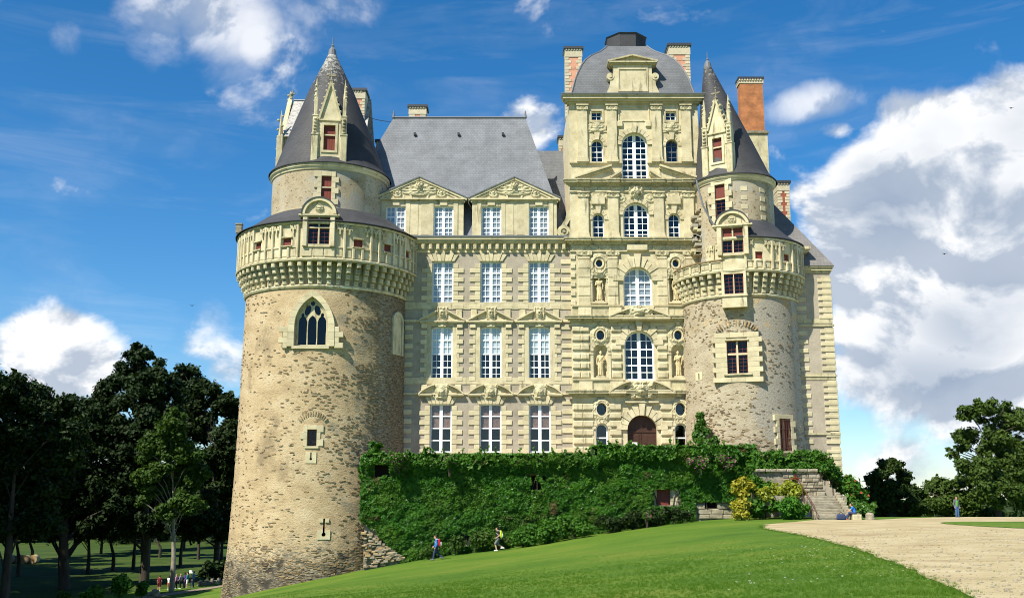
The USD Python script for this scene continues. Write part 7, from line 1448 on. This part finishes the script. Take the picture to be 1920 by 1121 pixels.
bg = thing('shoulder_bag', 'dark bag lying on the bottom steps beside the seated visitor', 'bag', (ps_[0] - 1.1, 76.85, .2)); put(hull(((-.2, 0, .32), .12), ((.2, 0, .32), .12), ((-.24, 0, .12), .12), ((.24, 0, .12), .12)), bg, 'bag', 'c_navy', (ps_[0] - 1.15, 76.8, 0.0), 0, 1.75); put(union([hull(((-.2, 0, .4), .02), ((0, .02, .6), .02)), hull(((.2, 0, .4), .02), ((0, .02, .6), .02))]), bg, 'strap', 'c_black', (ps_[0] - 1.15, 76.8, 0.0), 0, 1.75)
GV = ((298, 1108, 1.55, 'c_dred', 'c_dred', 'hair_brown', 'short', 0.2, 'visitor in a dark red outfit standing left of the pale tree trunk'), (316, 1107, 1.45, 'c_white', 'c_orange', 'hair_dark', 'short', -.3, 'visitor in a white top and orange shorts beside the pale tree trunk'),
      (330, 1104, 1.45, 'c_pink', 'c_black', 'hair_fair', 'long', 1.4, 'visitor in a pink top just right of the pale trunk'), (338, 1104, 1.5, 'c_lav', 'c_black', 'hair_fair', 'long', 1.3, 'fair haired visitor in a lavender top in the middle of the group'), (346, 1103, 1.6, 'c_purple', 'c_purple', 'hair_fair', 'long', 1.9, 'fair haired visitor in dark purple behind the teal one'),
      (351, 1103, 1.62, 'c_teal', 'c_white', 'hair_dark', 'short', 1.5, 'visitor in a teal top and white shorts at the sign'), (362, 1102, 1.68, 'c_blue', 'c_navy', 'hair_dark', 'long', 1.6, 'visitor in a blue top rightmost of the valley group'))
for i, (px, py, h, tp, bt, hr, lg, yw, lb) in enumerate(GV):
    x_, y_ = ground_hit(px, py - 1, 102, 122); person(lb, x_, y_, yw, h * 1.06, joints(eL=(-.24, .02, 1.14), wL=(-.18, .2, 1.0), kR=(.1, .1, .5), aR=(.1, .05, .08)) if i % 2 else joints(kL=(-.1, .12, .5), aL=(-.12, .1, .08)), tp, bt, hr, 'c_white' if i < 4 else 'c_grey', sleeves='short' if i < 2 else 'long', legs=lg)
sx_, sy_ = ground_hit(357, 1103, 104, 122); sz_ = float(terrain(sx_, sy_)); sg = thing('sign', 'small white board on a thin dark post above the valley group', 'sign', (sx_, sy_, sz_))
zs_b = at(357, 1074, sy_)[2]; MB().tube([(sx_, sy_, sz_ - .2), (sx_, sy_, zs_b + .3)], .025, 6).build('post', M['c_black'], sg); MB().cbox(sx_ - .23, sx_ + .23, sy_ - .05, sy_ - .02, zs_b, zs_b + .34, .01).build('board', M['c_white'], sg)
boulder('rock', 'rounded grey stone beside the visitors left of the trunk', 'rock', 291, 1108, 107, (.45, .4, .45), 'rock', 3); boulder('rock', 'dark low stone by the small rounded bush', 'rock', 283, 1109, 108, (.35, .3, .3), 'rock', 4)
# statues
def statue(X, zb, label, pose, seed, h=2.3):
    t = thing('statue', label, 'statue', (X, YP + .15, zb)); loc = (X, YP + .18, zb + .12)
    b = body_man(pose, toes=((-.3, .9), (.3, .9)))
    rng = np.random.default_rng(seed); dr_ = []
    a0 = pose['pel'] + [0, 0, .05]
    for k in range(7):
        an = -2.2 + 4.4 * k / 6; r = .14; dr_.append(hull((a0 + [r * .8 * math.sin(an), r * .7 * math.cos(an), .0], .045), (np.array([.17 * math.sin(an + .2), .13 * math.cos(an), .12]) + [pose['kL'][0] * .2, 0, 0], .05)))
    dr_.append(hull((pose['sL'] + [0, .05, 0], .05), (pose['pel'] + [.1, .1, .1], .05))); dr_.append(hull((pose['pel'], .13), (np.array([0, .0, .45]), .15)))
    put(b, t, 'figure', 'statue', loc, PI, h); put(union(dr_), t, 'drapery', 'statue', loc, PI, h)
    put(hull((pose['hea'] + [0, -.03, .04], .10), (pose['hea'] + [0, -.05, .0], .09), (pose['hea'] + [0, .03, .1], .06)), t, 'hair', 'statue', loc, PI, h)
    MB().cbox(X - .42, X + .42, YP - .16, YP + .5, zb, zb + .12, .03).build('plinth', M['cream'], t)
PA = joints(hL=(-.10, 0, .92), hR=(.12, 0, .88), kR=(.14, .10, .49), aR=(.15, -.02, .08), eL=(-.27, .03, 1.15), wL=(-.10, .20, 1.10), hea=(-.02, .03, 1.62)); PB = joints(eR=(.27, .02, 1.15), wR=(.05, .2, 1.22), eL=(-.26, 0, 1.12), wL=(-.22, .1, .9), kL=(-.12, .08, .49), hea=(.02, .03, 1.62))
for X, z, s, k in NICHES:
    lv = 'second' if k == 'n1' else 'third'
    statue(X, z + .16, f'cream stone statue in the {"lower" if k == "n1" else "upper"} niche {"left" if s < 0 else "right"} of the pavilion window', PA if (s < 0) == (k == 'n1') else PB, 5)
# hay bales
for i, px in enumerate((20, 32, 46, 60)):
    x_ = at(px, 1058, 168)[0]; y_ = 168 + .6 * (i % 2); z_ = float(terrain(x_, y_)); t = thing('hay_bale', f'round straw bale in the meadow, {("leftmost, half behind the trunk", "second from the left", "third from the left", "rightmost of the row")[i]}', 'hay bale', (x_, y_, z_), 'round bales in the meadow')
    n = 20; r = .68; V = [(x_ + r * math.cos(a), y_ - .55, z_ + r + r * math.sin(a)) for a in np.linspace(0, 2 * PI, n, endpoint=False)] + [(x_ + r * math.cos(a), y_ + .6, z_ + r + r * math.sin(a)) for a in np.linspace(0, 2 * PI, n, endpoint=False)] + [(x_, y_ - .5, z_ + r), (x_, y_ + .6, z_ + r)]
    MB().raw(V, [(k, (k + 1) % n, n + (k + 1) % n) for k in range(n)] + [(k, n + (k + 1) % n, n + k) for k in range(n)]).build('rolled_side', M['straw'], t, smooth=40); MB().raw(V[:n] + [V[2 * n]], [(k, n, (k + 1) % n) for k in range(n)]).build('end_face', M['straw_end'], t); MB().raw(V[n:2 * n] + [V[2 * n + 1]], [(k, (k + 1) % n, n) for k in range(n)]).build('end_face', M['straw_end'], t)
# birds
for i, (px, py, Y, lb) in enumerate(((1896, 203, 140, 'dark bird flying in front of the upper right cloud'), (1771, 476, 130, 'dark bird flying low in front of the right cloud'), (360, 573, 150, 'dark bird flying above the trees left of the tower'))):
    c = at(px, py, Y); b = thing('bird', lb, 'bird', c); MB().blob(c, (.09, .22, .07), 1).build('body', M['c_black'], b)
    for s in (-1, 1): MB().raw([c + [s * .04, .1, 0], c + [s * .22, .06, .10], c + [s * .45, -.06, .02], c + [s * .2, -.10, .07], c + [s * .04, -.1, 0], c + [s * .2, 0, .045]], [(0, 1, 5), (1, 2, 5), (2, 3, 5), (3, 4, 5), (4, 0, 5)]).build('wing', M['c_black'], b)
